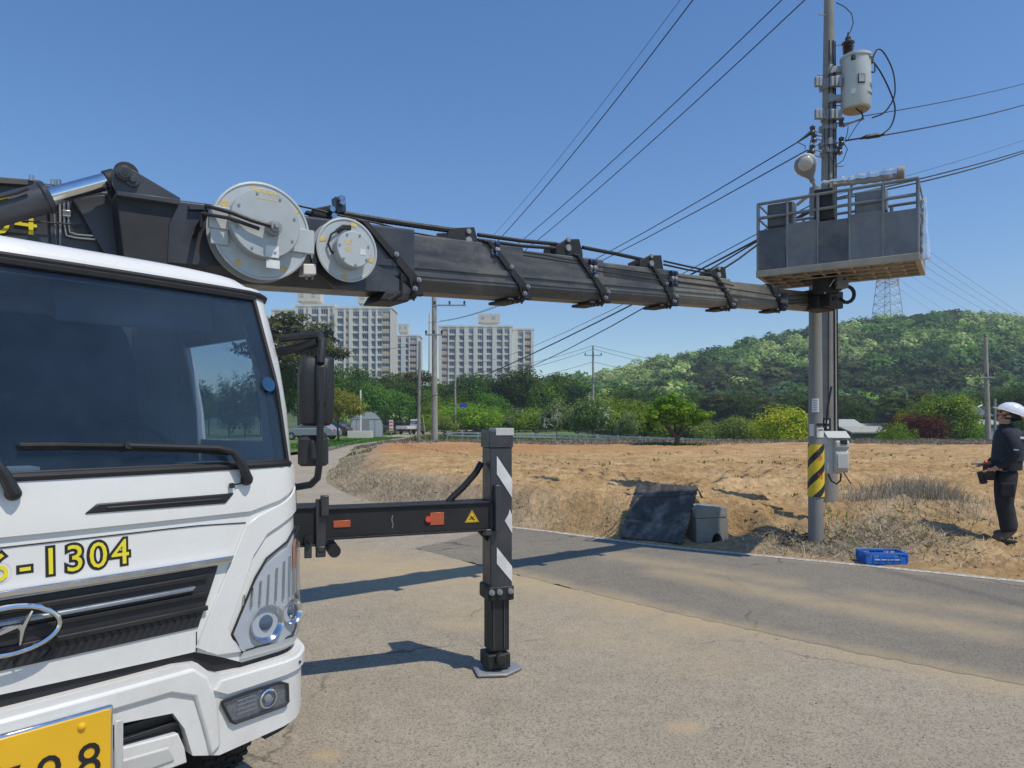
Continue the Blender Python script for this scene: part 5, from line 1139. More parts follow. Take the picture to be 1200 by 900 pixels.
bm = bmesh.new(); c_ = TP(.50, .62, 1.42); ax = (TW * .75 + Vector((0, 0, -.85))).normalized(); a1 = TU; a2 = ax.cross(a1).normalized()
add_path(bm, [c_ + (a1 * math.cos(k * math.pi / 12) + a2 * math.sin(k * math.pi / 12)) * .22 for k in range(24)], .016, 8, closed=True)
add_tube(bm, c_ - a1 * .21, c_ + a1 * .21, .02, n=6); add_tube(bm, c_, c_ - ax * -.3, .035, n=8); tobj('steering_wheel', bm, 'black_plastic')
bm = bmesh.new(); tbox(bm, -.18, .08, .12, .24, 1.40, 1.41); tobj('dash_papers', bm, 'white_decal'); bm = bmesh.new(); tbox(bm, .55, .72, .14, .26, 1.36, 1.40); tobj('dash_tray', bm, 'grey_panel2', bev=.01)
for u in (-.45, .45): bm = bmesh.new(); tbox(bm, u - .28, u + .28, .30, .32, 1.90, 2.04); tobj('sun_visor', bm, 'grey_panel2', bev=.01)
# vent slot, seams, grille
patch('air_slot', [(.168, 1.263), (.205, 1.292), (.669, 1.290), (.634, 1.255)], 'black_paint', off=.017, thick=.010)
patch('slot_rib', [(.23, 1.272), (.62, 1.268), (.62, 1.276), (.23, 1.280)], 'black_plastic', off=.021, thick=.006)
bm = bmesh.new(); add_path(bm, [surf(t, z, .001) for t, z in [(.45, 1.186), (.535, 1.185), (.72, 1.175)]], .0022, 5); tobj('seam', bm, 'seal')
bm = bmesh.new(); add_path(bm, [surf(t, z, .001) for t, z in zip(np.linspace(-.6, .45, 12), np.linspace(1.186, 1.186, 12))], .0022, 5); tobj('seam', bm, 'seal')
bm = bmesh.new(); add_path(bm, [surf(.525, z, .001) for z in (.745, .78, .815)], .002, 5); tobj('seam', bm, 'seal')
bm = bmesh.new(); add_path(bm, [surf(1.02, z, .0135) for z in (1.20, 1.25, 1.30)], .0018, 5); tobj('seam', bm, 'seal')
gr_poly = [(-.36, .832), (.36, .832), (.53, .83), (.605, 1.035), (-.605, 1.035), (-.53, .83)]
grl = patch('grille', gr_poly, 'black_plastic', off=.006, thick=.01)
for z_, h_, u_ in ((1.043, .022, .645), (.966, .014, .50), (.90, .010, .0)):
    if u_: patch('chrome_strip', [(-u_, z_), (u_, z_), (u_ + .012, z_ + h_), (-u_ - .012, z_ + h_)], 'chrome' if z_ > 1.0 else mat('satin_grille_bar', (.33, .37, .42), .3, .6), off=.028, thick=.022, parent=grl)
for z_ in (.995, .935, .885):
    patch('grille_slat', [(-.56, z_), (.56, z_), (.56, z_ + .018), (-.56, z_ + .018)], 'matt_black', off=.018, thick=.014, parent=grl)
bm = bmesh.new()
for i in range(42):
    u = -.52 + i * .025; add_path(bm, [surf(u, .845, .010), surf(u + .02, .87, .010), surf(u - .003, .893, .010)], .0022, 4)
o_ = tobj('mesh_insert', bm, 'seal', grl); o_['kind'] = 'stuff'
# emblem: plain oval ring with a slanted letter
em = []
for k in range(40):
    a = k * 2 * math.pi / 40; em.append(surf(-.045 + .13 * math.cos(a), .953 + .066 * math.sin(a), .048))
bm = bmesh.new(); add_path(bm, em, .008, 8, closed=True); emb = tobj('emblem', bm, 'chrome')
bm = bmesh.new()
for pts in ([(-.105, .905), (-.10, .95), (-.075, .998)], [(-.015, .908), (-.01, .955), (.015, 1.0)], [(-.095, .94), (-.05, .958), (-.008, .965)]): add_path(bm, [surf(a, b, .048) for a, b in pts], [.004, .011, .004], 6)
tobj('emblem_letter', bm, 'chrome', emb)
# phone number on the panel
def surf_text(s, t0, z0, size, m, parent, step, slope=0., outline=True):
    for i, ch in enumerate(s):
        t = t0 + i * step; z = z0 + i * step * slope; c = surf(t, z, .0008); nn = (surf(t, z, .02) - surf(t, z)).normalized(); x = (surf(t + .01, z) - surf(t - .01, z)); y = (surf(t, z + .01) - surf(t, z - .01))
        if outline:
            for dx, dz in ((.004, 0), (-.004, 0), (0, .004), (0, -.004), (.003, .003), (-.003, -.003)): pass
            me = text_mesh(ch, size, .0006); cu_ = None
            o = place_text(ch, size * 1.0, c, x, y, M['black_paint'], parent, 'digit', .0004)
            cu = bpy.data.curves.new('o', 'FONT'); cu.body = ch; cu.size = size; cu.offset = .008; cu.extrude = .0004; cu.align_x = 'CENTER'; cu.align_y = 'CENTER'
            tmp = bpy.data.objects.new('tmp', cu); COL.objects.link(tmp); me2 = bpy.data.meshes.new_from_object(tmp.evaluated_get(bpy.context.evaluated_depsgraph_get())); bpy.data.objects.remove(tmp)
            xx = x.normalized(); yy = (y - xx * y.dot(xx)).normalized(); me2.transform(Matrix.Translation(c) @ Matrix((xx, yy, xx.cross(yy))).transposed().to_4x4()); o.data = me2; me2.materials.clear(); me2.materials.append(M['black_paint'])
            oo = place_text(ch, size, c + nn * .0022, x, y, M[m], o, 'digit_face', .0008)
        else: place_text(ch, size, c + nn * .001, x, y, M[m], parent, 'digit', .0008)
surf_text('6-1304', -.055, 1.125, .115, 'yellow_paint', truck, .066)
# headlights
def lamp(poly, name, cells, s_):
    pm = poly if s_ == 1 else mirror(poly)
    hs = patch(name, pm, mat(name + '_bowl', (.30, .31, .33), .2, .75, var=.4, scale=14), off=-.001, thick=.03, bev=.002)
    patch('lens', pm, 'lamp_glass', off=.022, thick=.006, parent=hs, bev=.004)
    for (t, z, r_) in cells:
        c = surf(s_ * t, z, .002); nn = (surf(s_ * t, z, .02) - surf(s_ * t, z)).normalized(); nn = (nn * .6 - TW * .8).normalized()
        q = dirmat(nn).to_4x4(); bm = bmesh.new(); add_lathe(bm, [(r_, .012), (r_ * 1.0, .016), (r_ * .92, .012), (r_ * .7, -.012), (r_ * .3, -.02), (0, -.02)], 24, Matrix.Translation(c) @ q); rf = tobj('reflector', bm, 'chrome', hs)
        bm = bmesh.new(); add_lathe(bm, [(r_ * .45, -.015), (r_ * .42, .0), (r_ * .25, .010), (0, .014)], 20, Matrix.Translation(c) @ q); tobj('projector_bulb', bm, 'window_dark', hs)
    return hs
HP = [(.655, .775), (.695, .700), (.93, .700), (1.03, .712), (1.065, .80), (1.065, 1.02), (1.035, 1.12), (.985, 1.125), (.90, 1.08), (.80, 1.03), (.75, .965)]
for s_ in (1, -1):
    hl = lamp(HP, 'headlight', [(.80, .785, .070), (.925, .80, .050)], s_)
    fl_ = (lambda p: p) if s_ == 1 else mirror
    patch('lower_trim', fl_([(.688, .677), (.93, .672), (1.04, .684), (1.05, .708), (.93, .698), (.698, .700)]), 'meter_box', off=.012, thick=.01, parent=hl)
    pt = [p for p in HP] + [HP[0]]; bm = bmesh.new(); add_path(bm, [surf(s_ * a, b, .008) for a, b in pt], .005, 5); tobj('lamp_edge', bm, 'seal', hl)
    for i in range(9):
        tt = .70 + i * .035; bm = bmesh.new(); zt_ = min(1.02, .90 + (tt - .68) * .55); add_path(bm, [surf(s_ * tt, .86 + .0 * i, .006), surf(s_ * (tt + .006), zt_, .006)], .004, 4); tobj('reflector_rib', bm, 'chrome', hl)
    for i in range(6): 
        z = 1.0 + i * .02; patch('lens_rib', fl_([(.985, z), (1.045, z), (1.045, z + .006), (.985, z + .006)]), 'lamp_glass', off=.012, thick=.004, parent=hl, bev=0)
    patch('side_marker', fl_([(.94, .965), (.985, .985), (.99, 1.08), (.95, 1.06)]), mat('amber_lens', (.62, .25, .12), .25), off=.010, thick=.008, parent=hl)
# bumper -------------------------------------------------------------------
bump_poly = [(.60, .36), (.93, .375), (CORNER + .02, .41), (CORNER + .10, .43), (CORNER + .10, .655), (.93, .640), (.70, .640), (.60, .650), (.555, .672), (.515, .712), (.44, .722), (-.44, .722), (-.515, .712), (-.555, .672), (-.60, .650), (-.70, .640), (-.93, .640), (-CORNER - .10, .655), (-CORNER - .10, .43), (-CORNER - .02, .41), (-.93, .375), (-.60, .36),
              (-.50, .395), (-.47, .50), (-.43, .565), (-.22, .59), (.22, .59), (.43, .565), (.47, .50), (.50, .395)]
bumper = patch('bumper', bump_poly, 'white_paint', off=.026, thick=.06, bev=.020)
patch('bumper_shoulder', [(.575, .60), (.60, .628), (.93, .622), (CORNER + .05, .636), (CORNER + .05, .60), (.93, .575), (.62, .575)], 'white_paint', off=.040, thick=.02, parent=bumper, bev=.012)
patch('bumper_shoulder', mirror([(.575, .60), (.60, .628), (.93, .622), (CORNER + .05, .636), (CORNER + .05, .60), (.93, .575), (.62, .575)]), 'white_paint', off=.040, thick=.02, parent=bumper, bev=.012)
patch('bumper_ridge', [(-.42, .635), (.42, .635), (.50, .60), (.545, .44), (.56, .37), (.60, .40), (.585, .56), (.55, .655), (.50, .70), (-.50, .70), (-.55, .655)], 'white_paint', off=.038, thick=.02, parent=bumper, bev=.012)
patch('shadow_gap', [(-CORNER, .60), (CORNER, .60), (CORNER, .75), (.52, .765), (.36, .80), (-.36, .80), (-.52, .765), (-CORNER, .75)], 'seal', off=-.012, thick=.02, bev=0)
patch('intake_grille', [(-.50, .45), (.50, .45), (.50, .60), (-.50, .60)], 'black_plastic', off=-.01, thick=.02, bev=0)
for z_ in (.475, .515, .555): patch('intake_slat', [(-.46, z_), (.46, z_), (.46, z_ + .012), (-.46, z_ + .012)], 'black_plastic', off=.012, thick=.02, bev=.002)
patch('lower_lip', [(-.485, .375), (.485, .375), (.475, .43), (.452, .488), (.24, .505), (-.24, .505), (-.452, .488), (-.475, .43)], 'white_paint', off=.02, thick=.05, bev=.018)
patch('lip_recess', [(.26, .40), (.44, .40), (.42, .455), (.27, .465)], 'meter_box', off=.026, thick=.02, bev=.006)
for s_ in (1, -1):
    fl_ = (lambda p: p) if s_ == 1 else mirror
    fp = [(.598, .552), (.70, .556), (.84, .552), (.868, .535), (.872, .468), (.86, .458), (.65, .462), (.635, .475)]
    fg = patch('fog_light', fl_(fp), mat('fog_bowl', (.35, .36, .36), .3, .6, var=.2, scale=40), off=.029, thick=.03, bev=.002)
    patch('lens', fl_(fp), 'lamp_glass', off=.040, thick=.005, parent=fg)
    bm = bmesh.new(); add_path(bm, [surf(s_ * a, b, .036) for a, b in fp + [fp[0]]], .006, 5); tobj('fog_bezel', bm, 'black_plastic', fg)
    for t_, r_ in ((.785, .036),):
        c = surf(s_ * t_, .508, .030); nn = (surf(s_ * t_, .508, .02) - surf(s_ * t_, .508)).normalized(); bm = bmesh.new(); add_lathe(bm, [(r_, .0), (r_, .010), (r_ * .85, .012), (r_ * .8, .0), (r_ * .5, -.01), (0, -.012)], 24, Matrix.Translation(c) @ dirmat(nn).to_4x4()); tobj('fog_reflector', bm, 'chrome', fg)
        bm = bmesh.new(); add_lathe(bm, [(r_ * .55, .0), (r_ * .4, .010), (0, .014)], 20, Matrix.Translation(c) @ dirmat(nn).to_4x4()); tobj('fog_lens', bm, 'window_dark', fg)
    for i in range(4): patch('lens_rib', fl_([(.66, .485 + i * .016), (.735, .485 + i * .016), (.735, .491 + i * .016), (.66, .491 + i * .016)]), 'chrome', off=.033, thick=.003, parent=fg, bev=0)
    bm = bmesh.new(); c = surf(s_ * .925, .60, .041); add_tube(bm, c, c + (surf(s_ * .925, .6, .1) - surf(s_ * .925, .6)).normalized() * .004, .006, n=10); tobj('sensor', bm, 'seal', bumper)
    # step under the corner
    patch('corner_step', fl_([(.80, .335), (CORNER + .06, .37), (CORNER + .10, .40), (.80, .365)]), 'black_plastic', off=.0, thick=.1)
# number plate
def plate():
    c = TP(0, -.055, .545); x = TU; y = Vector((0, 0, 1)); n = x.cross(y)
    def bx(bm, u0, u1, z0, z1, d0, d1): add_prism(bm, [(u0, z0), (u1, z0), (u1, z1), (u0, z1)], lambda u, z, d: c + x * u + Vector((0, 0, z)) + n * d, d0, d1)
    bm = bmesh.new(); bx(bm, -.232, .232, -.122, .122, -.012, .004); fr = tobj('number_plate', bm, 'chrome', bev=.008)
    bm = bmesh.new(); bx(bm, -.222, .222, -.112, .112, .003, .008); tobj('plate_face', bm, 'plate_yellow', fr, bev=.003)
    for u in (-.14, .14):
        bm = bmesh.new(); add_lathe(bm, [(.012, 0), (.011, .005), (.005, .009), (0, .010)], 14, Matrix.Translation(c + x * u + Vector((0, 0, .082)) + n * .008) @ dirmat(n).to_4x4()); tobj('plate_bolt', bm, 'plate_yellow', fr)
    for i, ch in enumerate('798'): place_text(ch, .155, c + x * (-.052 + i * .106) + Vector((0, 0, -.035)) + n * .0095, x, y, M['black_paint'], fr, 'digit', .001, sx=.95)
    for a_, b_ in ((.236, .262), (-.262, -.236)): bm = bmesh.new(); bx(bm, a_, b_, -.15, .065, -.01, .0); tobj('plate_holder', bm, 'meter_box', bev=.006)
plate()
# wipers
def wiper(t0, z0, pts, blade):
    c = surf(t0, z0, .02); nn = (surf(t0, z0, .02) - surf(t0, z0)).normalized(); bm = bmesh.new(); add_lathe(bm, [(.021, -.012), (.021, .008), (.016, .016), (.006, .02), (0, .021)], 18, Matrix.Translation(c) @ dirmat(nn).to_4x4()); w_ = tobj('wiper', bm, 'black_plastic')
    bm = bmesh.new(); add_path(bm, [surf(a, b, o) for a, b, o in pts], [.020, .017, .013, .010, .008][:len(pts)], 8); tobj('arm', bm, 'black_plastic', w_)
    bm = bmesh.new(); P_ = [surf(a, b, .018) for a, b in blade]; add_path(bm, P_, .007, 6); add_path(bm, [surf(a, b - .008, .008) for a, b in blade], .005, 6); add_tube(bm, surf(*blade[len(blade) // 2], .012), surf(*blade[len(blade) // 2], .034), .013, n=8); tobj('blade', bm, 'rubber', w_)
wiper(.717, 1.335, [(.717, 1.335, .03), (.685, 1.39, .045), (.655, 1.435, .045), (.60, 1.452, .04), (.30, 1.470, .03)], [(.66, 1.44), (.5, 1.458), (.3, 1.470), (.12, 1.478), (0., 1.480)])
wiper(-.02, 1.341, [(-.02, 1.341, .03), (-.045, 1.39, .045), (-.07, 1.44, .045), (-.14, 1.46, .04), (-.40, 1.478, .03)], [(-.08, 1.448), (-.25, 1.462), (-.4, 1.474), (-.75, 1.482)])
bm = bmesh.new(); c = surf(.655, 1.318, .018); add_tube(bm, c - Vector((0, 0, .0)), c + (surf(.655, 1.318, .03) - surf(.655, 1.318)).normalized() * .012, .010, n=12); add_tube(bm, surf(.67, 1.320, .02), surf(.70, 1.324, .02), .003, n=6); tobj('washer_nozzle', bm, 'black_plastic')
# mirrors: arms and two black housings outboard of the pillar
pm_ = lambda px, py, d: P3(px, py, d)
bm = bmesh.new(); add_path(bm, [pm_(330, 397, 3.05), pm_(345, 395, 3.0), pm_(374, 392, 2.95), pm_(378, 400, 2.93), pm_(376, 425, 2.92)], .017, 8); add_path(bm, [pm_(328, 412, 3.08), pm_(352, 407, 3.02), pm_(374, 400, 2.95)], .02, 8)
add_path(bm, [pm_(376, 470, 2.92), pm_(375, 505, 2.92), pm_(374, 545, 2.94), pm_(372, 560, 2.97), pm_(364, 568, 3.0), pm_(346, 571, 3.08)], .015, 8); ma = tobj('mirror_arm', bm, 'black_plastic')
def loft(bm, secs):
    """secs: list of (center Vector, half-width vec, half-depth vec) rounded-rect rings"""
    rings = []
    for c, a, b in secs:
        rings.append([bm.verts.new(c + a * math.copysign(abs(math.cos(q)) ** .45, math.cos(q)) + b * math.copysign(abs(math.sin(q)) ** .45, math.sin(q))) for q in [k * 2 * math.pi / 24 for k in range(24)]])
    for A, B in zip(rings, rings[1:]):
        for i in range(24): bm.faces.new((A[i], A[(i + 1) % 24], B[(i + 1) % 24], B[i]))
    bm.faces.new(rings[0][::-1]); bm.faces.new(rings[-1])
ax_, ay_ = Vector((.95, .3, 0)).normalized(), Vector((-.3, .95, 0)).normalized(); c0 = pm_(370.5, 458, 2.98)
def mz(py, d=2.98): return 1.55 + (495 - py) / 830 * d
bm = bmesh.new(); loft(bm, [(Vector((c0.x, c0.y, mz(499))), ax_ * .050, ay_ * .03), (Vector((c0.x, c0.y, mz(496))), ax_ * .068, ay_ * .05), (Vector((c0.x, c0.y, mz(480))), ax_ * .073, ay_ * .06), (Vector((c0.x, c0.y, mz(440))), ax_ * .074, ay_ * .062), (Vector((c0.x + .004, c0.y, mz(422))), ax_ * .068, ay_ * .055), (Vector((c0.x + .004, c0.y, mz(418))), ax_ * .05, ay_ * .035)])
mr = tobj('mirror', bm, 'black_plastic', smooth=50)
bm = bmesh.new(); add_box(bm, Vector((c0.x, c0.y, mz(459))) + ay_ * .064, (.125, .006, .25), Matrix((ax_, ay_, Vector((0, 0, 1)))).transposed()); tobj('mirror_glass', bm, 'chrome', mr)
bm = bmesh.new(); add_box(bm, Vector((c0.x + .018, c0.y, mz(452))) - ay_ * .058, (.045, .03, .17), Matrix((ax_, ay_, Vector((0, 0, 1)))).transposed()); tobj('arm_socket', bm, 'black_plastic', mr, bev=.012)
c1 = pm_(367, 527, 2.98); bm = bmesh.new(); loft(bm, [(Vector((c1.x, c1.y, mz(546))), ax_ * .050, ay_ * .02), (Vector((c1.x, c1.y, mz(543))), ax_ * .062, ay_ * .04), (Vector((c1.x, c1.y, mz(515))), ax_ * .062, ay_ * .045), (Vector((c1.x, c1.y, mz(510))), ax_ * .045, ay_ * .025)])
mr2 = tobj('mirror', bm, 'black_plastic', smooth=50)
bm = bmesh.new(); add_box(bm, Vector((c1.x + .015, c1.y, mz(527))) - ay_ * .045, (.055, .03, .085), Matrix((ax_, ay_, Vector((0, 0, 1)))).transposed()); tobj('arm_socket', bm, 'black_plastic', mr2, bev=.01)
# wheels, chassis
def wheel(u, w, r_=.40, wd=.24):
    c = TP(u, w, r_); q = dirmat(TU * (1 if u > 0 else -1)).to_4x4(); mm = Matrix.Translation(c) @ q
    bm = bmesh.new(); add_lathe(bm, [(r_ * .56, -wd / 2), (r_ * .9, -wd / 2), (r_ * .98, -wd * .42), (r_, -wd * .3), (r_, wd * .3), (r_ * .98, wd * .42), (r_ * .9, wd / 2), (r_ * .56, wd / 2), (r_ * .56, -wd / 2)], 44, mm)
    wh = tobj('wheel', bm, 'rubber')
    bm = bmesh.new(); add_lathe(bm, [(r_ * .57, -wd * .4), (r_ * .57, wd * .46), (r_ * .48, wd * .40), (r_ * .4, wd * .1), (r_ * .2, wd * .12), (r_ * .18, wd * .35), (0, wd * .36)], 32, mm); tobj('rim', bm, 'galv', wh)
    bm = bmesh.new()
    for k in range(44):
        for rr in (-.25, -.08, .08, .25):
            a = (k + (rr > 0) * .5) * 2 * math.pi / 44; p = mm @ Vector((math.cos(a) * r_, math.sin(a) * r_, rr * wd * 1.3)); add_box(bm, p, (.022, .018, wd * .16), (q.to_3x3() @ Matrix.Rotation(a + math.pi / 2, 3, 'Z')))
    o = tobj('tread', bm, 'rubber', wh, smooth=None); o['kind'] = 'stuff'
for u, w in ((.80, .68), (-.80, .68), (.78, 4.6), (-.78, 4.6)): wheel(u, w)
bm = bmesh.new()
for u in (-.4, .4): tbox(bm, u - .04, u + .04, .5, 6.2, .55, .78)
tobj('chassis_rail', bm, 'matt_black'); bm = bmesh.new(); tbox(bm, -1.0, 1.0, 1.9, 2.5, .78, 1.0); tobj('turret_base', bm, 'dark_steel', bev=.02)
bm = bmesh.new(); tbox(bm, -1.02, 1.02, 2.7, 6.4, .86, .96); deck_ = tobj('rear_deck', bm, 'dark_steel', bev=.01)
bm = bmesh.new(); tbox(bm, .6, 1.0, 2.75, 3.8, .40, .84); tobj('tool_locker', bm, 'dark_steel', bev=.02)
bm = bmesh.new(); c = TP(0, 2.25, 0); add_tube(bm, c + Vector((0, 0, 1.0)), c + Vector((0, 0, 1.25)), .52, n=36); add_box(bm, c + Vector((0, 0, 1.75)), (.75, .7, 1.0), Matrix.Rotation(R(36), 3, 'Z')); tobj('turntable', bm, 'dark_steel', bev=.02)
patch('wheel_arch_liner', [(CORNER - .1, .45), (SB, .45), (SB, .6), (CORNER - .1, .6)], 'seal', off=-.05, thick=.05, bev=0)

# --- boom -------------------------------------------------------------------
BT = Vector((3.64, 8.50, 0)); BD = Vector((.809, .588, 0)); BN = Vector((.588, -.809, 0))
def BP(s, off, z):
    """s metres back from the tip, off towards the camera side, z above the boom axis"""
    return BT - BD * s + BN * off + Vector((0, 0, 2.985 - .049 * s + z))
def bbox(bm, s0, s1, o0, o1, z0, z1, sk=0.):
    """box in boom frame; sk slants the s ends with height"""
    add_prism(bm, [(s0, z0), (s1, z0), (s1 + sk, z1), (s0 + sk, z1)], lambda s, z, o: BP(s, o, z), o0, o1)
secs = [(0.0, 1.3, .105, 'boom_steel2'), (.86, 2.2, .125, 'boom_steel2'), (1.77, 3.1, .145, 'boom_steel2'), (2.69, 4.0, .163, 'boom_steel'), (3.60, 5.0, .183, 'boom_steel'), (4.50, 6.1, .203, 'boom_steel'), (5.50, 10.4, .232, 'dark_steel')]
for i, (s0, s1, h, m) in enumerate(secs):
    w = h * .78; bm = bmesh.new()
    # hexagonal-ish box: flat sides, small chamfers below
    add_prism(bm, [(-w, h * .96), (-w * .92, h), (w * .92, h), (w, h * .96), (w, -h * .62), (w * .62, -h), (-w * .62, -h), (-w, -h * .62)], lambda o, z, s: BP(s, o, z), s0, s1)
    sec = tobj('boom_section', bm, m, smooth=None, bev=.006)
    if i < 6:
        nh, nw = secs[i + 1][2], secs[i + 1][2] * .78; nx = secs[i + 1][0]
    # side rub rails
    bm = bmesh.new(); e1 = min(s1, (secs[i + 1][0] if i < 6 else 10.4)); bbox(bm, s0 + .06, (e1 if i < 6 else 5.9), w - .003, w + .012, -h * .22, -h * .02); bbox(bm, s0 + .06, (e1 if i < 6 else 5.9), w - .003, w + .008, -h * .50, -h * .42); tobj('rub_rail', bm, m, sec)
    if i:   # collar at the mouth of this section: a slanting band on the side with bottom shoe
        k = h / .2; L = .34 * k
        bm = bmesh.new(); t_ = .028 * k
        for o_ in (w, -w - .02):
            add_prism(bm, [(s0 + L + t_, h + .012), (s0 + L - .02, h + .012), (s0 - .01, -h * .45), (s0 - .02, -h - .008), (s0 + .03, -h - .012), (s0 + .06, -h * .55)], lambda s, z, o: BP(s, o, z), o_, o_ + .022)
        add_prism(bm, [(s0 + L - .02, h), (s0 + L + t_ + .02, h), (s0 + L + t_ + .02, h + .016), (s0 + L - .02, h + .016)], lambda s, z, o: BP(s, o, z), -w - .02, w + .02)
        cl = tobj('collar', bm, 'matt_black', bev=.004)
        bm = bmesh.new(); bbox(bm, s0 - .04, s0 + .13, -w - .005, w * .8, -h - .03, -h - .004, 0); add_prism(bm, [(s0 - .05, -h - .025), (s0 - .05, -h * .6), (s0 + .02, -h * .6), (s0 + .05, -h - .025)], lambda s, z, o: BP(s, o, z), w + .003, w + .045); tobj('wear_pad_shoe', bm, 'matt_black', cl, bev=.01)
        for (ds, zz) in ((.0, -h * .62), (.03, -h * .9), (L * .42, h * .12)):
            bm = bmesh.new(); c = BP(s0 + ds, w + .045 if ds < L * .3 else w + .022, zz); add_tube(bm, c, c + BN * .022, .018 * k ** .5, n=6); add_tube(bm, c + BN * .02, c + BN * .035, .009, n=8); tobj('bolt', bm, 'galv', cl)
        for ds in (-.04, .02, .08, .14):
            bm = bmesh.new(); c = BP(s0 + ds * .75, w * .6, -h - .029); add_tube(bm, c, c - Vector((0, 0, .012)), .010, n=6); tobj('bolt', bm, 'matt_black', cl)
# gusset under the reels where the base section ends
bm = bmesh.new(); w7 = .232 * .78
add_prism(bm, [(5.95, .02), (5.60, -.16), (5.50, -.24), (6.1, -.24), (6.3, -.1)], lambda s, z, o: BP(s, o, z), w7, w7 + .02); tobj('gusset', bm, 'dark_steel', bev=.004)
bm = bmesh.new(); add_path(bm, [BP(5.62, w7 + .022, -.10), BP(5.62, w7 + .022, -.235), BP(5.72, w7 + .02, -.30)], .014, 6); tobj('drop_bracket', bm, 'matt_black')
bm = bmesh.new(); bbox(bm, 5.56, 5.78, -.1, w7 + .02, -.30, -.235, -.04); tobj('wear_pad_shoe', bm, 'matt_black', bev=.01)
# hose sheave brackets and cable run along the top
def bpx(px, py, off=.0):
    """boom-frame point for a pixel on the plane at offset off: returns (s, z)"""
    a = (px - 600) / 830; Px, Py = BT.x + BN.x * off, BT.y + BN.y * off; s = (Px - a * Py) / (BD.x - a * BD.y); t = Py - BD.y * s
    return s, 1.55 + (495 - py) / 830 * t - (2.985 - .049 * s)
def poly_px(pts, off): return [bpx(x, y, off) for x, y in pts]
def bprism(bm, pts, o0, o1, ref=None):
    add_prism(bm, poly_px(pts, ref if ref is not None else o1), lambda s, z, o: BP(s, o, z), o0, o1)
brs = [([(527, 267), (556, 266), (562, 289), (560, 297), (530, 294), (523, 281)], .10), ([(652, 288), (664, 280), (679, 280), (683, 296), (683, 308), (652, 303)], .09), ([(750, 305), (762, 299), (775, 299), (778, 318), (776, 330), (750, 325)], .08), ([(832, 318), (842, 312), (850, 313), (852, 330), (832, 328)], .07)]
for i, (pp, hw_) in enumerate(brs):
    bm = bmesh.new(); bprism(bm, pp, hw_ - .02, hw_, hw_); bprism(bm, pp, -hw_, -hw_ + .02, hw_); sb_ = tobj('sheave_bracket', bm, 'matt_black', bev=.004)
    cs, cz = bpx(sum(p[0] for p in pp[:3]) / 3, sum(p[1] for p in pp[:3]) / 3 + 8, hw_); bm = bmesh.new(); add_tube(bm, BP(cs, -hw_ + .02, cz), BP(cs, hw_ - .02, cz), .055, n=20); tobj('sheave', bm, 'dark_steel', sb_, bev=.006)
    bm = bmesh.new(); c = BP(cs, hw_, cz); add_tube(bm, c, c + BN * .02, .028, n=12); c = BP(cs, hw_, cz + .07); add_tube(bm, c, c + BN * .02, .02, n=10); tobj('pin', bm, 'galv', sb_)
# corrugated hose and cables
def tube_px(name, pts, r_, m='cable', off=.05, corr=False, parent=None):
    P_ = [BP(*(lambda q: (q[0], off, q[1]))(bpx(x, y, off))) for x, y in pts]; out = []
    for a, b in zip(P_, P_[1:]):
        L = (b - a).length; n_ = max(2, int(L / (.018 if corr else .12)))
        for k in range(n_): out.append(a.lerp(b, k / n_))
    out.append(P_[-1]); rr = [r_ * (1 + (.14 if corr and k % 2 else 0)) for k in range(len(out))]
    bm = bmesh.new(); add_path(bm, out, rr, 8); return tobj(name, bm, m, parent)
tube_px('conduit', [(398, 250), (440, 257), (480, 263), (515, 268), (530, 270)], .021, off=.08, corr=True); tube_px('conduit', [(560, 275), (610, 282), (652, 286)], .016, off=.05, corr=True); tube_px('conduit', [(560, 281), (610, 288), (652, 291)], .014, off=.07, corr=True)
tube_px('conduit', [(683, 290), (720, 297), (752, 304)], .018, off=.06); tube_px('hose', [(778, 306), (805, 312), (834, 318)], .010, off=.06); tube_px('hose', [(778, 310), (805, 316), (834, 321)], .010, off=.08)
for pts in ([(345, 240), (372, 246), (400, 253), (440, 261), (480, 272), (520, 279), (545, 284), (580, 290)], [(430, 276), (500, 286), (560, 292), (580, 294), (640, 303), (690, 311)], [(580, 291), (640, 299), (690, 309)], [(692, 311), (730, 316), (785, 323)], [(692, 316), (730, 322), (785, 330)], [(795, 324), (840, 330), (860, 335)], [(795, 330), (840, 336), (912, 347)], [(925, 347), (945, 345), (978, 346)], [(925, 352), (975, 349)], [(925, 356), (960, 352)]):
    tube_px('hose', pts, .007, off=.14)
for (px, py) in ((579.5, 291), (694.5, 312), (789.5, 325), (919, 351)):
    for dy in (-5, 2, 8):
        s_, z_ = bpx(px, py + dy, .15); bm = bmesh.new(); add_tube(bm, BP(s_ + .04, .15, z_), BP(s_ - .04, .15, z_), .026, n=8); add_tube(bm, BP(s_, .12, z_), BP(s_, .19, z_), .018, n=6); tobj('hose_fitting', bm, mat('fitting_blue', (.05, .07, .14), .3, .5) if dy != 2 else 'galv', bev=.004)
# valve block ahead of the small reel
for pp, m, o0, o1 in (([(393, 230), (405, 230), (406, 248), (395, 250)], 'dark_steel', .05, .13), ([(368, 244), (388, 240), (392, 252), (386, 266), (366, 262)], 'matt_black', .02, .12), ([(360, 246), (368, 248), (366, 252), (358, 250)], 'matt_black', .04, .08)):
    bm = bmesh.new(); bprism(bm, pp, o0, o1); vb = tobj('valve_block', bm, m, bev=.006)
for px, py in ((388, 246), (390, 254), (389, 260), (400, 238), (399, 233)):
    s_, z_ = bpx(px, py, .14); bm = bmesh.new(); add_tube(bm, BP(s_, .12, z_), BP(s_, .17, z_), .020, n=8); tobj('hose_fitting', bm, mat('fitting_chrome_blue', (.3, .35, .45), .25, .8))
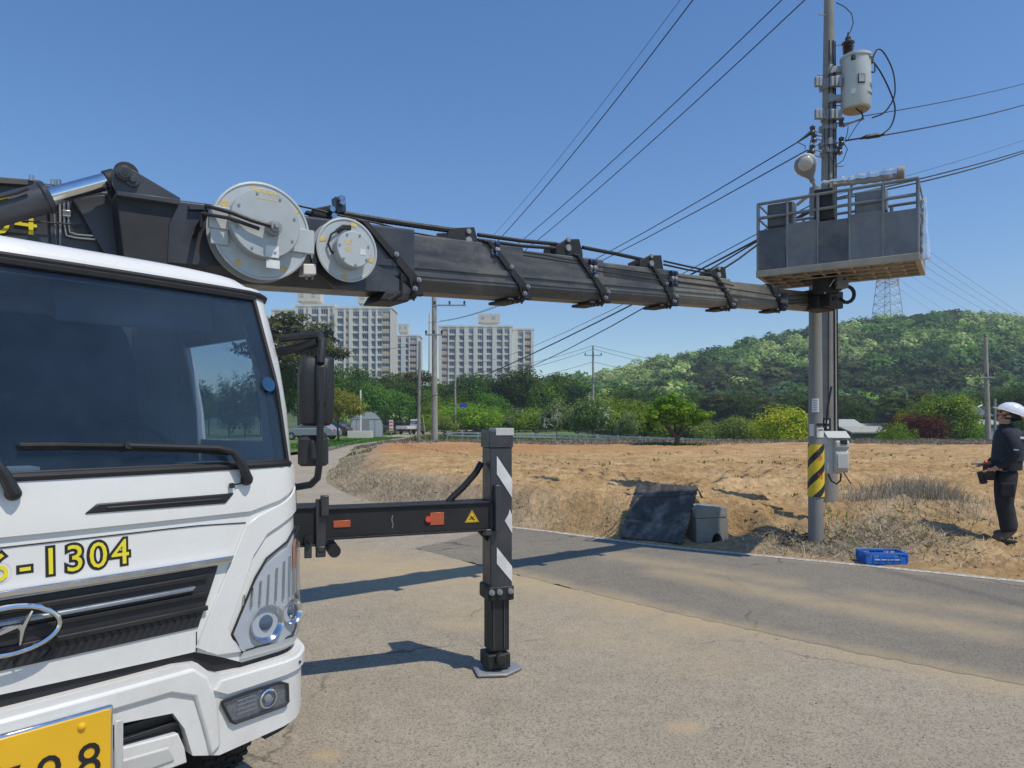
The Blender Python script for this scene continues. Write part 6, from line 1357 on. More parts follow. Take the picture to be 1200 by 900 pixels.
# hose reels
def reel(px, py, rpx, off, name, parts):
    s_, z_ = bpx(px, py, off); t = (BP(s_, off, z_)).y; r_ = rpx / 830 * t * 1.0; c = BP(s_, off, z_); q = dirmat(BN).to_4x4(); mm = Matrix.Translation(c) @ q
    bm = bmesh.new(); add_lathe(bm, [(r_, -.004), (r_, .004), (r_ - .012, .007), (r_ - .018, .0), (r_ * .72, .0), (0, .0), (0, -.012), (r_ - .02, -.012), (r_, -.004)], 64, mm); rl = tobj(name, bm, 'reel')
    bm = bmesh.new(); add_lathe(bm, [(r_ * .7, -.01), (r_ * .7, -.11), (0, -.11)], 48, mm); tobj('drum', bm, 'matt_black', rl)
    bm = bmesh.new(); add_lathe(bm, [(0, -.115), (r_, -.115), (r_, -.108), (0, -.105)], 64, mm); tobj('rear_flange', bm, 'reel2', rl)
    bm = bmesh.new()
    for k in range(5): add_path(bm, [mm @ Vector((math.cos(a) * r_ * .82, math.sin(a) * r_ * .82, -.10 + k * .02)) for a in np.linspace(0, 2 * math.pi, 40)[:-1]], .010, 6, closed=True)
    tobj('wound_hose', bm, 'cable', rl)
    return rl, mm, r_
rl, mm, rr = reel(307, 271, 57, .36, 'hose_reel', None)
def lid(rl, mm, cx, cy, r_, z0, z1, m='reel2', bolts=8):
    bm = bmesh.new(); add_lathe(bm, [(r_, z0), (r_, z1 - .006), (r_ - .006, z1), (0, z1)], 48, mm @ Matrix.Translation((cx, cy, 0))); o = tobj('cover_disc', bm, m, rl)
    for k in range(bolts):
        a = k * 2 * math.pi / bolts + .3; bm = bmesh.new(); add_tube(bm, mm @ Vector((cx + math.cos(a) * r_ * .86, cy + math.sin(a) * r_ * .86, z1)), mm @ Vector((cx + math.cos(a) * r_ * .86, cy + math.sin(a) * r_ * .86, z1 + .006)), .008, n=6); tobj('bolt', bm, 'galv', rl)
# local axes of the reel: find which local direction is 'up' and 'along'
inv = mm.inverted().to_3x3(); LU = (inv @ Vector((0, 0, 1))).normalized(); LR = (inv @ BD).normalized()
def LP(a, b): v = LR * a + LU * b; return v.x, v.y
x_, y_ = LP(.0, .03); lid(rl, mm, x_, y_, rr * .70, .001, .085)
bm = bmesh.new(); c = mm @ Vector((*LP(.035, .0), .085)); add_tube(bm, c, c + BN * .05, .045, n=20); add_tube(bm, c + BN * .05, c + BN * .08, .03, n=14); add_tube(bm, c + BN * .08, c + BN * .10, .016, n=10); tobj('swivel_hub', bm, 'galv', rl, bev=.003)
bm = bmesh.new(); h0 = mm @ Vector((*LP(-.33, .06), .03)); add_path(bm, [h0 - BN * .2 + Vector((0, 0, -.05)), h0 + Vector((0, 0, -.03)), h0 + Vector((0, 0, .03)), mm @ Vector((*LP(-.2, .05), .11)), mm @ Vector((*LP(-.1, .02), .13)), mm @ Vector((*LP(.03, .0), .14))], .013, 8); tobj('feed_hose', bm, 'cable', rl)
bm = bmesh.new(); h1 = mm @ Vector((*LP(-.35, .04), .03)); add_path(bm, [h1 - BN * .2 + Vector((0, 0, -.09)), h1 + Vector((0, 0, -.07)), h1 + Vector((0, 0, .0)), mm @ Vector((*LP(-.22, .02), .10)), mm @ Vector((*LP(-.05, -.02), .12))], .011, 8); tobj('feed_hose', bm, 'cable', rl)
def lbox(name, a0, a1, b0, b1, d0, d1, m, rl, mm, bev=.004):
    bm = bmesh.new(); add_prism(bm, [(a0, b0), (a1, b0), (a1, b1), (a0, b1)], lambda a, b, d: mm @ Vector((*LP(a, b), d)), d0, d1); return tobj(name, bm, m, rl, bev=bev)
lbox('side_bracket', -.31, -.15, -.03, .10, .0, .03, 'reel', rl, mm); lbox('side_bracket', .13, .32, -.10, .05, -.005, .02, 'reel', rl, mm); lbox('bracket_foot', -.30, -.20, -.12, -.03, .0, .02, 'reel', rl, mm)
lbox('warning_label', -.005, .075, -.17, -.10, .085, .087, 'white_decal', rl, mm, 0); lbox('warning_label', -.0, .08, -.235, -.185, .085, .087, 'white_decal', rl, mm, 0)
for i in range(4):
    for j in range(2): lbox('stencil_mark', -.06 + i * .035, -.035 + i * .035, .17 + j * .035, .178 + j * .045, .085, .0862, 'reel_mark', rl, mm, 0)
def marks(rl, mm, rr, angs, r0=.85):
    rd_ = random.Random(4)
    for a in angs:
        c = (math.cos(R(a)) * rr * r0, math.sin(R(a)) * rr * r0); poly = [(c[0] + math.cos(k) * .028 * rd_.uniform(.6, 1.2), c[1] + math.sin(k) * .020 * rd_.uniform(.6, 1.2)) for k in np.linspace(0, 6.28, 9)[:-1]]
        bm = bmesh.new(); add_prism(bm, poly, lambda a_, b_, d: mm @ Vector((*LP(a_, b_), d)), .0005, .0028); tobj('paint_mark', bm, 'reel_mark', rl)
marks(rl, mm, rr, (98, 38, -5, -58, -125, 150))
rl2, mm2, rr2 = reel(407, 293, 37.5, .30, 'hose_reel', None)
inv = mm2.inverted().to_3x3(); LU = (inv @ Vector((0, 0, 1))).normalized(); LR = (inv @ BD).normalized()
x_, y_ = LP(.012, -.01); lid(rl2, mm2, x_, y_, rr2 * .56, .001, .09, 'reel', 7)
bm = bmesh.new(); add_path(bm, [mm2 @ Vector((*LP(a, b), d)) for a, b, d in ((.0, .14, .01), (-.06, .13, .02), (-.12, .08, .02), (-.14, .02, .02), (-.12, -.03, .02), (-.09, -.04, .01))], .007, 8); tobj('feed_hose', bm, 'cable', rl2)
bm = bmesh.new(); add_path(bm, [mm2 @ Vector((*LP(a, b), .004)) for a, b in ((.02, .15), (-.03, .145), (-.07, .11))], .018, 6); tobj('slot', bm, 'seal', rl2)
marks(rl2, mm2, rr2, (75, 165, 15 - 30, -95)); lbox('warning_label', .05, .09, -.04, .0, .09, .092, 'white_decal', rl2, mm2, 0)
for i in range(4):
    for j in range(2): lbox('stencil_mark', -.05 + i * .012, -.042 + i * .012, -.03 + j * .045, .0 + j * .045, .09, .0912, 'reel_mark', rl2, mm2, 0)
# junction box between the reels
bm = bmesh.new(); bprism(bm, [(355, 309), (371, 309), (371, 322), (355, 322)], w7, w7 + .09); jb = tobj('junction_box', bm, 'farm_white', bev=.008)
for px in (359, 366):
    s_, z_ = bpx(px, 323, w7 + .05); bm = bmesh.new(); add_tube(bm, BP(s_, w7 + .05, z_ + .01), BP(s_, w7 + .05, z_ - .025), .009, n=8); tobj('gland', bm, 'galv', jb)
bm = bmesh.new(); bprism(bm, [(222, 240), (250, 241), (250, 246), (222, 245)], w7 - .01, w7 + .03); tobj('top_lip', bm, 'dark_steel')
# base-section fittings at the far left: cover, number, pipes
tp_ = w7 + .004
bm = bmesh.new(); bprism(bm, [(-90, 200), (48, 211), (48, 218), (-90, 209)], w7 - .2, w7 + .03); tobj('top_cover', bm, mat('brown_grey_cover', (.09, .08, .07), .6), bev=.004)
s4, z4 = bpx(7, 262, tp_); s4b, z4b = bpx(28, 262, tp_)
yv = Vector((0, 0, 1)); 
place_text('0', .185, BP(s4 + .03, tp_ + .004, z4 - .0), BD, yv, M['yellow_paint'], truck, 'digit', .002, sx=1.15); place_text('4', .185, BP(s4b - .01, tp_ + .004, z4b - .0), BD, yv, M['yellow_paint'], truck, 'digit', .002, sx=1.15)
for i, (x0_, x1_) in enumerate(((63, 66), (70, 71.5))):
    tube_px('pipe', [(x0_, 232), (x0_ + .5, 262), (x1_ - 1, 292)], .006, 'galv' if i < 2 else 'dark_steel', off=w7 + .02)
tube_px('pipe', [(75, 232), (75.5, 262), (78, 276), (88, 278.5), (112, 280.5), (150, 283)], .007, 'steel', off=w7 + .02); tube_px('pipe', [(80, 232), (80.5, 262), (82, 272), (90, 274.5), (112, 276.5), (150, 279)], .007, 'steel', off=w7 + .02)
for py in (250, 251): bm = bmesh.new(); s_, z_ = bpx(78, py, w7 + .02); bbox(bm, s_ - .02, s_ + .02, w7, w7 + .035, z_ - .015, z_ + .015); tobj('pipe_clamp', bm, 'steel', bev=.003)
bm = bmesh.new(); bprism(bm, [(57, 225), (62, 225), (66, 300), (60, 300)], w7, w7 + .03); tobj('stiffener', bm, 'dark_steel', bev=.003)
tube_px('hose', [(-40, 254), (30, 259), (100, 264), (150, 267)], .004, off=w7 + .035)
# lift cylinder, rod and bracket
oc = w7 + .18
def bp3(px, py, off): s_, z_ = bpx(px, py, off); return BP(s_, off, z_)
bm = bmesh.new(); add_tube(bm, bp3(-120, 279, oc), bp3(57, 231, oc), .075, n=32); add_tube(bm, bp3(51, 232.6, oc), bp3(58, 230.7, oc), .083, n=32); cyl = tobj('lift_cylinder', bm, 'dark_steel', bev=.006)
bm = bmesh.new(); add_tube(bm, bp3(50, 233, oc), bp3(128, 211.5, oc), .045, n=28); tobj('rod', bm, 'chrome', cyl)
bm = bmesh.new(); add_tube(bm, bp3(124, 212.6, oc), bp3(136, 209.5, oc), .055, n=24); add_tube(bm, bp3(146, 207, oc) - BN * .07, bp3(146, 207, oc) + BN * .07, .062, n=24); tobj('rod_eye', bm, 'matt_black', cyl, bev=.004)
tube_px('hose', [(-30, 232), (0, 231), (20, 226), (33, 221)], .008, off=oc + .09, parent=None)
bm = bmesh.new(); c = bp3(3, 230, oc + .078); tobj_ = bprism(bm, [(-8, 233), (10, 228), (10, 231), (-8, 236)], oc + .06, oc + .08); tobj('yellow_stripe', bm, 'yellow_paint')
plate_pts = [(131, 202), (134, 197), (141, 194), (150, 195), (212, 232), (210, 237), (165, 230), (137, 226), (132, 214)]
for o0, o1 in ((oc - .12, oc - .09), (oc + .09, oc + .12)):
    bm = bmesh.new(); add_prism(bm, poly_px(plate_pts, oc + .12), lambda s, z, o: BP(s, o, z), o0, o1); lb = tobj('pin_bracket', bm, 'dark_steel', bev=.005)
bm = bmesh.new(); add_prism(bm, poly_px([(136, 224), (211, 234), (210, 240), (137, 229)], oc + .12), lambda s, z, o: BP(s, o, z), oc - .14, oc + .13); tobj('bracket_shelf', bm, 'dark_steel', bev=.003)
bm = bmesh.new(); add_prism(bm, poly_px([(137, 228), (210, 240), (199, 262), (196, 340), (150, 340), (140, 260)], oc + .1), lambda s, z, o: BP(s, o, z), w7, oc + .09); tobj('bracket_column', bm, 'matt_black', bev=.006)
bm = bmesh.new(); add_prism(bm, poly_px([(85, 232), (137, 226), (150, 300), (125, 300)], w7 + .07), lambda s, z, o: BP(s, o, z), w7, w7 + .06); tobj('bracket_gusset', bm, 'dark_steel', bev=.004)
c = bp3(145, 204, oc + .12); bm = bmesh.new(); add_tube(bm, c, c + BN * .035, .042, n=8); add_tube(bm, c + BN * .03, c + BN * .045, .03, n=16); tobj('pivot_pin', bm, 'dark_steel', bev=.003); bm = bmesh.new(); add_tube(bm, c + BN * .044, c + BN * .048, .018, n=14); tobj('pin_hole', bm, 'seal')
c2 = bp3(155, 212, oc + .12); bm = bmesh.new(); add_tube(bm, c2, c2 + BN * .02, .034, n=16); add_tube(bm, c2 + BN * .02, c2 + BN * .036, .018, n=6); tobj('lock_bolt', bm, 'dark_steel', bev=.003)
for px, py in ((62, 217), (69, 217), (37, 212)):
    bm = bmesh.new(); c = bp3(px, py, w7 + .04); add_tube(bm, c, c + Vector((0, 0, .03)), .012, n=8); tobj('hose_fitting', bm, 'steel')

# --- rotator, platform ------------------------------------------------------------
PC = Vector((3.66, 7.90, 3.2)); PX = Vector((1.22, -.80, 0)).normalized(); PY = Vector((.80, 1.22, 0)).normalized(); HL, HWd = .80, .46
def PF(a, b, z): return PC + PX * a + PY * b + Vector((0, 0, z))
def pbox(bm, a0, a1, b0, b1, z0, z1): add_prism(bm, [(a0, z0), (a1, z0), (a1, z1), (a0, z1)], lambda a, z, b: PF(a, b, z), b0, b1)
bm = bmesh.new(); c = P3(968, 352, 8.33); add_box(bm, c, (.30, .26, .20), Matrix.Rotation(R(36), 3, 'Z')); add_box(bm, P3(958, 353, 8.35), (.34, .22, .23), Matrix.Rotation(R(36), 3, 'Z')); hd = tobj('boom_head', bm, 'matt_black', bev=.012)
bm = bmesh.new(); c = P3(966, 332, 8.1); add_tube(bm, c - Vector((0, 0, .12)), c + Vector((0, 0, .13)), .125, n=32); rot_ = tobj('rotator', bm, 'matt_black', bev=.01)
bm = bmesh.new(); add_tube(bm, c + Vector((0, 0, .10)), c + Vector((0, 0, .15)), .135, n=32); tobj('rotator_ring', bm, 'dark_steel', rot_, bev=.006)
bm = bmesh.new(); add_box(bm, P3(986, 330, 7.95), (.12, .14, .15), Matrix.Rotation(R(-10), 3, 'Z')); tobj('control_box', bm, 'grey_panel2', rot_, bev=.008)
bm = bmesh.new(); add_tube(bm, P3(990, 327, 7.86), P3(990, 327, 7.84), .015, n=10); tobj('box_knob', bm, 'seal', rot_)
hs = []
for k in range(13):
    a = R(120 - k * 25); hs.append(P3(992 + 9 * math.cos(a), 345 - 9.5 * math.sin(a), 8.0))
bm = bmesh.new(); add_path(bm, [P3(978, 339, 8.05)] + hs[:10] + [P3(984, 350, 8.05)], .021, 8); tobj('hose_loop', bm, 'cable', rot_)
bm = bmesh.new(); add_path(bm, [P3(966, 344, 8.0), P3(972, 336, 7.98), P3(978, 327, 7.95)], .006, 6); tobj('hose', bm, 'steel', rot_)
for q in ((980, 342), (984, 338), (978, 350)): bm = bmesh.new(); add_box(bm, P3(*q, 8.05), (.05, .05, .05)); tobj('hose_fitting', bm, 'cable', rot_, bev=.01)
# deck
bm = bmesh.new()
for b in (-HWd, HWd - .05): pbox(bm, -HL, HL, b, b + .05, -.02, .05)
for a in (-HL, HL - .05): pbox(bm, a, a + .05, -HWd + .05, HWd - .05, -.02, .05)
pf = tobj('platform_frame', bm, 'tan_steel', bev=.004)
bm = bmesh.new(); pbox(bm, -HL + .04, HL - .04, -HWd + .04, HWd - .04, .035, .05); tobj('deck_plate', bm, 'deck', pf)
for k in range(9):
    a = -HL + .18 + k * (2 * HL - .36) / 8; bm = bmesh.new(); pbox(bm, a - .014, a + .014, -HWd + .051, HWd - .051, -.005, .034); tobj('deck_joist', bm, 'tan_steel', pf, bev=.003)
for b in (-.22, 0, .22):
    bm = bmesh.new(); pbox(bm, -HL + .051, HL - .051, b - .012, b + .012, -.018, -.006); tobj('deck_stringer', bm, 'tan_steel', pf, bev=.002)
for sgn in (-1, 1): bm = bmesh.new(); add_tube(bm, PF(-.6 * sgn, -.4, -.012), PF(.1 * sgn, .4, -.012), .010, n=6); tobj('deck_brace', bm, 'tan_steel', pf)
# side panels: individual sheets, different greys
def wallp(a0, b0, a1, b1, z0, z1, m, t=.012):
    d = Vector((a1 - a0, b1 - b0, 0)); L = d.length; nrm = Vector((-(b1 - b0), a1 - a0, 0)) / L; bm = bmesh.new()
    add_prism(bm, [(0, z0), (L, z0), (L, z1), (0, z1)], lambda q, z, o: PF(a0 + (a1 - a0) * q / L + nrm.x * o, b0 + (b1 - b0) * q / L + nrm.y * o, z), -t / 2, t / 2); return tobj('side_panel', bm, m, pf, bev=.003)
n_ = 5; ms_ = ['grey_panel', 'grey_panel2', 'grey_panel', 'grey_panel2', 'grey_panel2']
for k in range(n_):
    a0 = -HL + .01 + k * (2 * HL - .02) / n_; a1 = a0 + (2 * HL - .02) / n_ - .012
    wallp(a0, -HWd + .01, a1, -HWd + .01, .05, .50 + .03 * (k % 2), ms_[k]); wallp(a0, HWd - .01, a1, HWd - .01, .05, .50, ms_[(k + 2) % 5])
for a in (-HL + .01, HL - .01):
    for k in range(3): b0 = -HWd + .03 + k * .29; wallp(a, b0, a, b0 + .28, .05, .52, 'grey_panel' if a < 0 else 'grey_panel2')
# railing
for b in (-HWd + .02, HWd - .02):
    for k in range(6):
        a = -HL + .02 + k * (2 * HL - .04) / 5; bm = bmesh.new(); add_tube(bm, PF(a, b, .05), PF(a, b, .80), .018, n=10); tobj('rail_post', bm, 'grey_panel2', pf)
for z in (.80, .64):
    bm = bmesh.new(); rr_ = [PF(-HL + .02, -HWd + .02, z), PF(HL - .02, -HWd + .02, z), PF(HL - .02, HWd - .02, z), PF(-HL + .02, HWd - .02, z)]; add_path(bm, rr_, .018, 10, closed=True); tobj('rail', bm, 'grey_panel2', pf)
# tool trays hooked on the railing
for a, w_, h_, m in ((-.55, .28, .24, 'grey_panel'), (-.1, .2, .32, 'matt_black'), (.35, .3, .22, 'grey_panel2')):
    bm = bmesh.new(); pbox(bm, a - w_ / 2, a + w_ / 2, -HWd + .05, -HWd + .22, .55 - .02, .55 + h_); tobj('tool_tray', bm, m, pf, bev=.015)
# silver sheeting rolled on the far rail and hanging at the right end
r = np.random.default_rng(3); bm = bmesh.new()
p0, p1 = P3(962, 214, 8.0), P3(1054, 203, 7.6); pts = []; rad_ = []
for k in range(26): t = k / 25; pts.append(p0.lerp(p1, t) + Vector((0, 0, r.uniform(-.008, .008)))); rad_.append(.018 + .05 * t + r.uniform(-.008, .008))
add_path(bm, pts, rad_, 9); tobj('rolled_foil_cover', bm, 'foil', pf, smooth=25)
bm = bmesh.new(); add_path(bm, [p + Vector((0, -.01, -.045)) for p in pts[4:]], .028, 8); tobj('roller_tube', bm, 'tan_steel', pf)
bm = bmesh.new(); add_tube(bm, pts[-1] - (p1 - p0).normalized() * .02, pts[-1] + (p1 - p0).normalized() * .05, .07, n=12); tobj('roller_cap', bm, 'tan_steel', pf, bev=.01)
for k in (10, 20): bm = bmesh.new(); add_tube(bm, pts[k] + Vector((0, 0, .04)), Vector((pts[k].x, pts[k].y, 4.05)), .014, n=8); tobj('roller_support', bm, 'galv', pf)
bm = bmesh.new(); pts = [PF(HL + .03, -HWd + .12 + q, z) for q in (0,) for z in np.linspace(.0, .62, 16)]; add_path(bm, [p + Vector((r.uniform(-.006, .006), 0, 0)) for p in pts], [.055 - .035 * k / 15 + r.uniform(-.006, .006) for k in range(16)], 8); tobj('hanging_foil_cover', bm, 'foil', pf, smooth=25)
# thick cables from the boom up to the platform
bm = bmesh.new(); add_path(bm, [bp3(846, 316, .05), P3(866, 303, 7.55), P3(890, 285, 7.6)], .012, 6); tobj('hose', bm, 'cable')

# --- outrigger ---------------------------------------------------------------------
OF = Vector((-.10, 4.42, 0)); OX = Vector((.934, .357, 0)).normalized(); OY = Vector((-.357, .934, 0)).normalized()
def OP(a, b, z): return OF + OX * a + OY * b + Vector((0, 0, z))
def obox(bm, a0, a1, b0, b1, z0, z1): add_prism(bm, [(a0, z0), (a1, z0), (a1, z1), (a0, z1)], lambda a, z, b: OP(a, b, z), b0, b1)
bm = bmesh.new(); obox(bm, -.062, .080, -.075, .085, .50, 1.395); oleg = tobj('outrigger_leg', bm, 'dark_steel', bev=.006)
bm = bmesh.new(); obox(bm, -.070, .085, -.080, .092, 1.395, 1.50); tobj('leg_cap', bm, 'dark_steel', oleg, bev=.004)
bm = bmesh.new(); obox(bm, -.030, .088, -.084, .05, 1.47, 1.515); tobj('cap_plate', bm, 'meter_box', oleg, bev=.002)
bm = bmesh.new(); obox(bm, -.055, .066, -.060, .070, .14, .50); tobj('inner_leg', bm, 'matt_black', oleg, bev=.004)
bm = bmesh.new(); obox(bm, -.04, -.035, -.068, -.06, .16, .5); obox(bm, .03, .035, -.068, -.06, .16, .5); tobj('guide_strip', bm, 'dark_steel', oleg)
bm = bmesh.new(); obox(bm, -.078, .088, -.092, .10, .455, .545); fl2 = tobj('lower_flange', bm, 'matt_black', bev=.01, parent=oleg)
for a in (-.012, .060, -.062):
    bm = bmesh.new(); add_tube(bm, OP(a, -.092, .515), OP(a, -.108, .515), .018, n=16); add_tube(bm, OP(a, -.108, .515), OP(a, -.114, .515), .009, n=6); tobj('bolt', bm, 'galv', oleg)
bm = bmesh.new(); obox(bm, -.08, .070, -.075, .08, .035, .125); add_tube(bm, OP(-.0, -.11, .10), OP(-.0, .11, .10), .035, n=16); tobj('foot_joint', bm, 'matt_black', oleg, bev=.008)
bm = bmesh.new(); add_prism(bm, [(-.15, -.09), (.02, -.14), (.16, -.05), (.13, .10), (-.02, .13), (-.13, .07)], lambda a, b, z: OP(a, b, z), .004, .024); tobj('foot_plate', bm, 'galv', oleg, bev=.008)
# diagonal white decals on the right-hand half of the face
for pts in ([(-.022, 1.20), (.079, 1.02), (.079, 1.14), (-.022, 1.385 - .01)], [(.035, .80), (.079, .735), (.079, .86), (.055, .855)], [(-.022, .72), (-.022, .56 + .04), (.079, .525 - .02), (.079, .60)]):
    pass
dec = [[(-.022, 1.345), (-.022, 1.235), (.078, 1.085), (.078, 1.20)], [(.030, .945), (.055, .985), (.062, 1.015), (.078, .975), (.078, .865)], [(-.022, .785), (-.022, .685), (.078, .545 + .02), (.078, .66)]]
for pts in dec:
    bm = bmesh.new(); add_prism(bm, pts, lambda a, z, b: OP(a, b, z), -.0785, -.0755); tobj('reflective_decal', bm, 'white_decal', oleg)
bm = bmesh.new(); obox(bm, -.046, -.012, -.120, -.075, .885, 1.17); obox(bm, -.10, -.05, -.09, .09, .86, .90); tobj('clamp_plate', bm, 'dark_steel', oleg, bev=.006)
# inner and outer horizontal beams
def beam(a0, a1, z0, z1, b0, b1, name, m, fl=.012):
    bm = bmesh.new(); obox(bm, a0, a1, b0, b1, z0 + .012, z1 - .012); o = tobj(name, bm, m, bev=.003)
    bm = bmesh.new(); obox(bm, a0, a1, b0 - fl, b1 + fl, z1 - .0119, z1); tobj('top_flange', bm, m, o, bev=.002); bm = bmesh.new(); obox(bm, a0, a1, b0 - fl, b1 + fl, z0, z0 + .0119); tobj('bottom_flange', bm, m, o, bev=.002); return o
ob = beam(-1.9, -.05, .888, 1.068, -.07, .075, 'outrigger_beam', 'matt_black')
beam(-2.6, -1.06, .862, 1.082, -.095, .10, 'outrigger_sleeve', 'matt_black')
bm = bmesh.new(); obox(bm, -1.10, -1.045, -.115, -.09, .80, 1.125); obox(bm, -1.075, -1.03, -.135, -.10, 1.03, 1.145); obox(bm, -1.09, -1.05, -.12, .12, .83, .862); tobj('sleeve_collar', bm, 'dark_steel', bev=.006)
bm = bmesh.new(); add_tube(bm, OP(-1.0, -.13, .832), OP(-1.0, .13, .832), .035, n=20); add_tube(bm, OP(-1.14, -.135, .905), OP(-1.14, -.09, .905), .022, n=16); add_tube(bm, OP(-1.14, -.145, .905), OP(-1.14, -.13, .905), .01, n=8); tobj('roller', bm, 'matt_black')
bm = bmesh.new(); obox(bm, -1.16, -1.12, -.115, -.09, .80, .92); tobj('roller_bracket', bm, 'dark_steel', bev=.004)
bm = bmesh.new(); add_prism(bm, [(-.05, .888), (-.13, .888), (-.05, .80)], lambda a, z, b: OP(a, b, z), -.02, .03); tobj('corner_gusset', bm, 'matt_black')
for a0, a1, z0, z1, m in ((-1.0, -.905, .955, .995, 'orange_reflector'), (-.44, -.355, .94, 1.015, 'orange_reflector')):
    bm = bmesh.new(); obox(bm, a0, a1, -.075, -.0702, z0, z1); tobj('reflector', bm, m, ob, bev=.002)
bm = bmesh.new(); add_tube(bm, OP(-.452, -.071, .978), OP(-.452, -.082, .978), .018, n=20); tobj('marker_lamp', bm, mat('marker_red', (.65, .08, .05), .3), ob)
tri = [(-.225, .945), (-.135, .945), (-.18, 1.02)]
bm = bmesh.new(); add_prism(bm, tri, lambda a, z, b: OP(a, b, z), -.0735, -.0702); wt = tobj('warning_triangle', bm, 'warn_yellow', ob)
bm = bmesh.new(); inn = [(-.205, .955), (-.155, .955), (-.18, .997)]; add_path(bm, [OP(a, -.0738, z) for a, z in [(-.218, .949), (-.142, .949), (-.18, 1.012)]], .0016, 4, closed=True)
add_path(bm, [OP(a, -.074, z) for a, z in [(-.197, .963), (-.185, .972), (-.175, .966), (-.163, .960)]], .0035, 5); add_path(bm, [OP(a, -.074, z) for a, z in [(-.190, .985), (-.178, .972), (-.168, .980)]], .003, 5); tobj('warning_pictogram', bm, 'black_paint', ob)
bm = bmesh.new(); add_path(bm, [OP(a, -.0712, z) for a, z in [(-.665, .935), (-.66, .955), (-.668, .985), (-.662, 1.01)]], .004, 4); tobj('paint_scrape', bm, 'galv', ob)
bm = bmesh.new(); add_path(bm, [OP(-.085, .03, 1.30), OP(-.12, .03, 1.24), OP(-.20, .04, 1.15), OP(-.27, .04, 1.09), OP(-.30, .04, 1.06)], .020, 10); tobj('hydraulic_hose', bm, 'cable', ob)
# ================================================================ ROADSIDE THINGS
# rubber outrigger mat leaning on the catch basin: studded edge, corners in space
A0, A1, A2, A3 = Vector((1.45, 9.46, .012)), Vector((2.15, 8.95, .012)), Vector((2.47, 9.42, .690)), Vector((1.77, 9.95, .672))
mn = (A1 - A0).cross(A3 - A0).normalized(); 
if mn.y > 0: mn = -mn
def MP(u, v, d): return (A0.lerp(A1, u)).lerp(A3.lerp(A2, u), v) + mn * d
out = []; nt_ = 13
def side_teeth(f):
    o = []
    for k in range(nt_):
        for (a, e) in ((.12, 0), (.25, 1), (.75, 1), (.88, 0)): t = (k + a) / nt_; o.append(f(t, .014 * e))
    return o
out += side_teeth(lambda t, e: (t, -e)) + side_teeth(lambda t, e: (1 + e, t)) + side_teeth(lambda t, e: (1 - t, 1 + e)) + side_teeth(lambda t, e: (-e, 1 - t))
bm = bmesh.new(); add_prism(bm, out, lambda u, v, d: MP(u, v, d), -.012, .028)
mo = tag(obj('outrigger_mat', bm, M['mat_plastic'], bev=.004), 'large square black mat with toothed edges leaning on the concrete box', 'mat')
rm = thing('rope_handle', 'short frayed rope handle at top right corner of the black mat', 'rope', MP(1, .9, .02)); bpy.data.objects.remove(rm)
bm = bmesh.new(); add_path(bm, [MP(.1, .74, .034), MP(.4, .76, .034), MP(.7, .80, .034), MP(.98, .86, .034), MP(1.03, .93, .03), MP(1.08, .86, .03), MP(1.13, .78, .04)], [.006, .006, .006, .006, .010, .012, .014], 6); o = obj('rope', bm, M['bark'], mo)
# concrete catch basin
B0 = Vector((2.375, 9.12, -.09)); b1 = Vector((.96, .27, 0)).normalized(); b2 = Vector((-.27, .96, 0)).normalized()
cb = thing('catch_basin', 'square precast concrete drain box with a half round opening', 'concrete box', B0); S_ = .47
def CB(a, b, z): return B0 + b1 * a + b2 * b + Vector((0, 0, z))
bm = bmesh.new()
arc = [(.30 + .075 * math.cos(t), .07 + .13 * math.sin(t)) for t in np.linspace(math.pi, 0, 12)]
add_prism(bm, [(0, 0), (.225, 0)] + arc + [(.375, 0), (S_, 0), (S_, .40), (0, .40)], lambda a, z, b: CB(a, b, z), 0, .05)
for (a0, a1, b0, b1_) in ((0, .05, .0501, S_), (S_ - .05, S_, .0501, S_), (.0501, S_ - .0501, S_ - .05, S_)): add_prism(bm, [(a0, b0), (a1, b0), (a1, b1_), (a0, b1_)], lambda a, b, z: CB(a, b, z), 0, .4)
obj('box_wall', bm, M['concrete'], cb, world=True, bev=.006)
bm = bmesh.new(); add_prism(bm, [(-.008, -.008), (S_ - .03, -.008), (S_ + .008, .04), (S_ + .008, S_ + .008), (-.008, S_ + .008)], lambda a, b, z: CB(a, b, z), .402, .535); obj('lid_slab', bm, M['concrete'], cb, world=True, bev=.012)
bm = bmesh.new(); add_box(bm, CB(.2, .25, .54), (.10, .03, .02)); obj('lifting_hook', bm, M['galv'], cb, world=True, bev=.004)
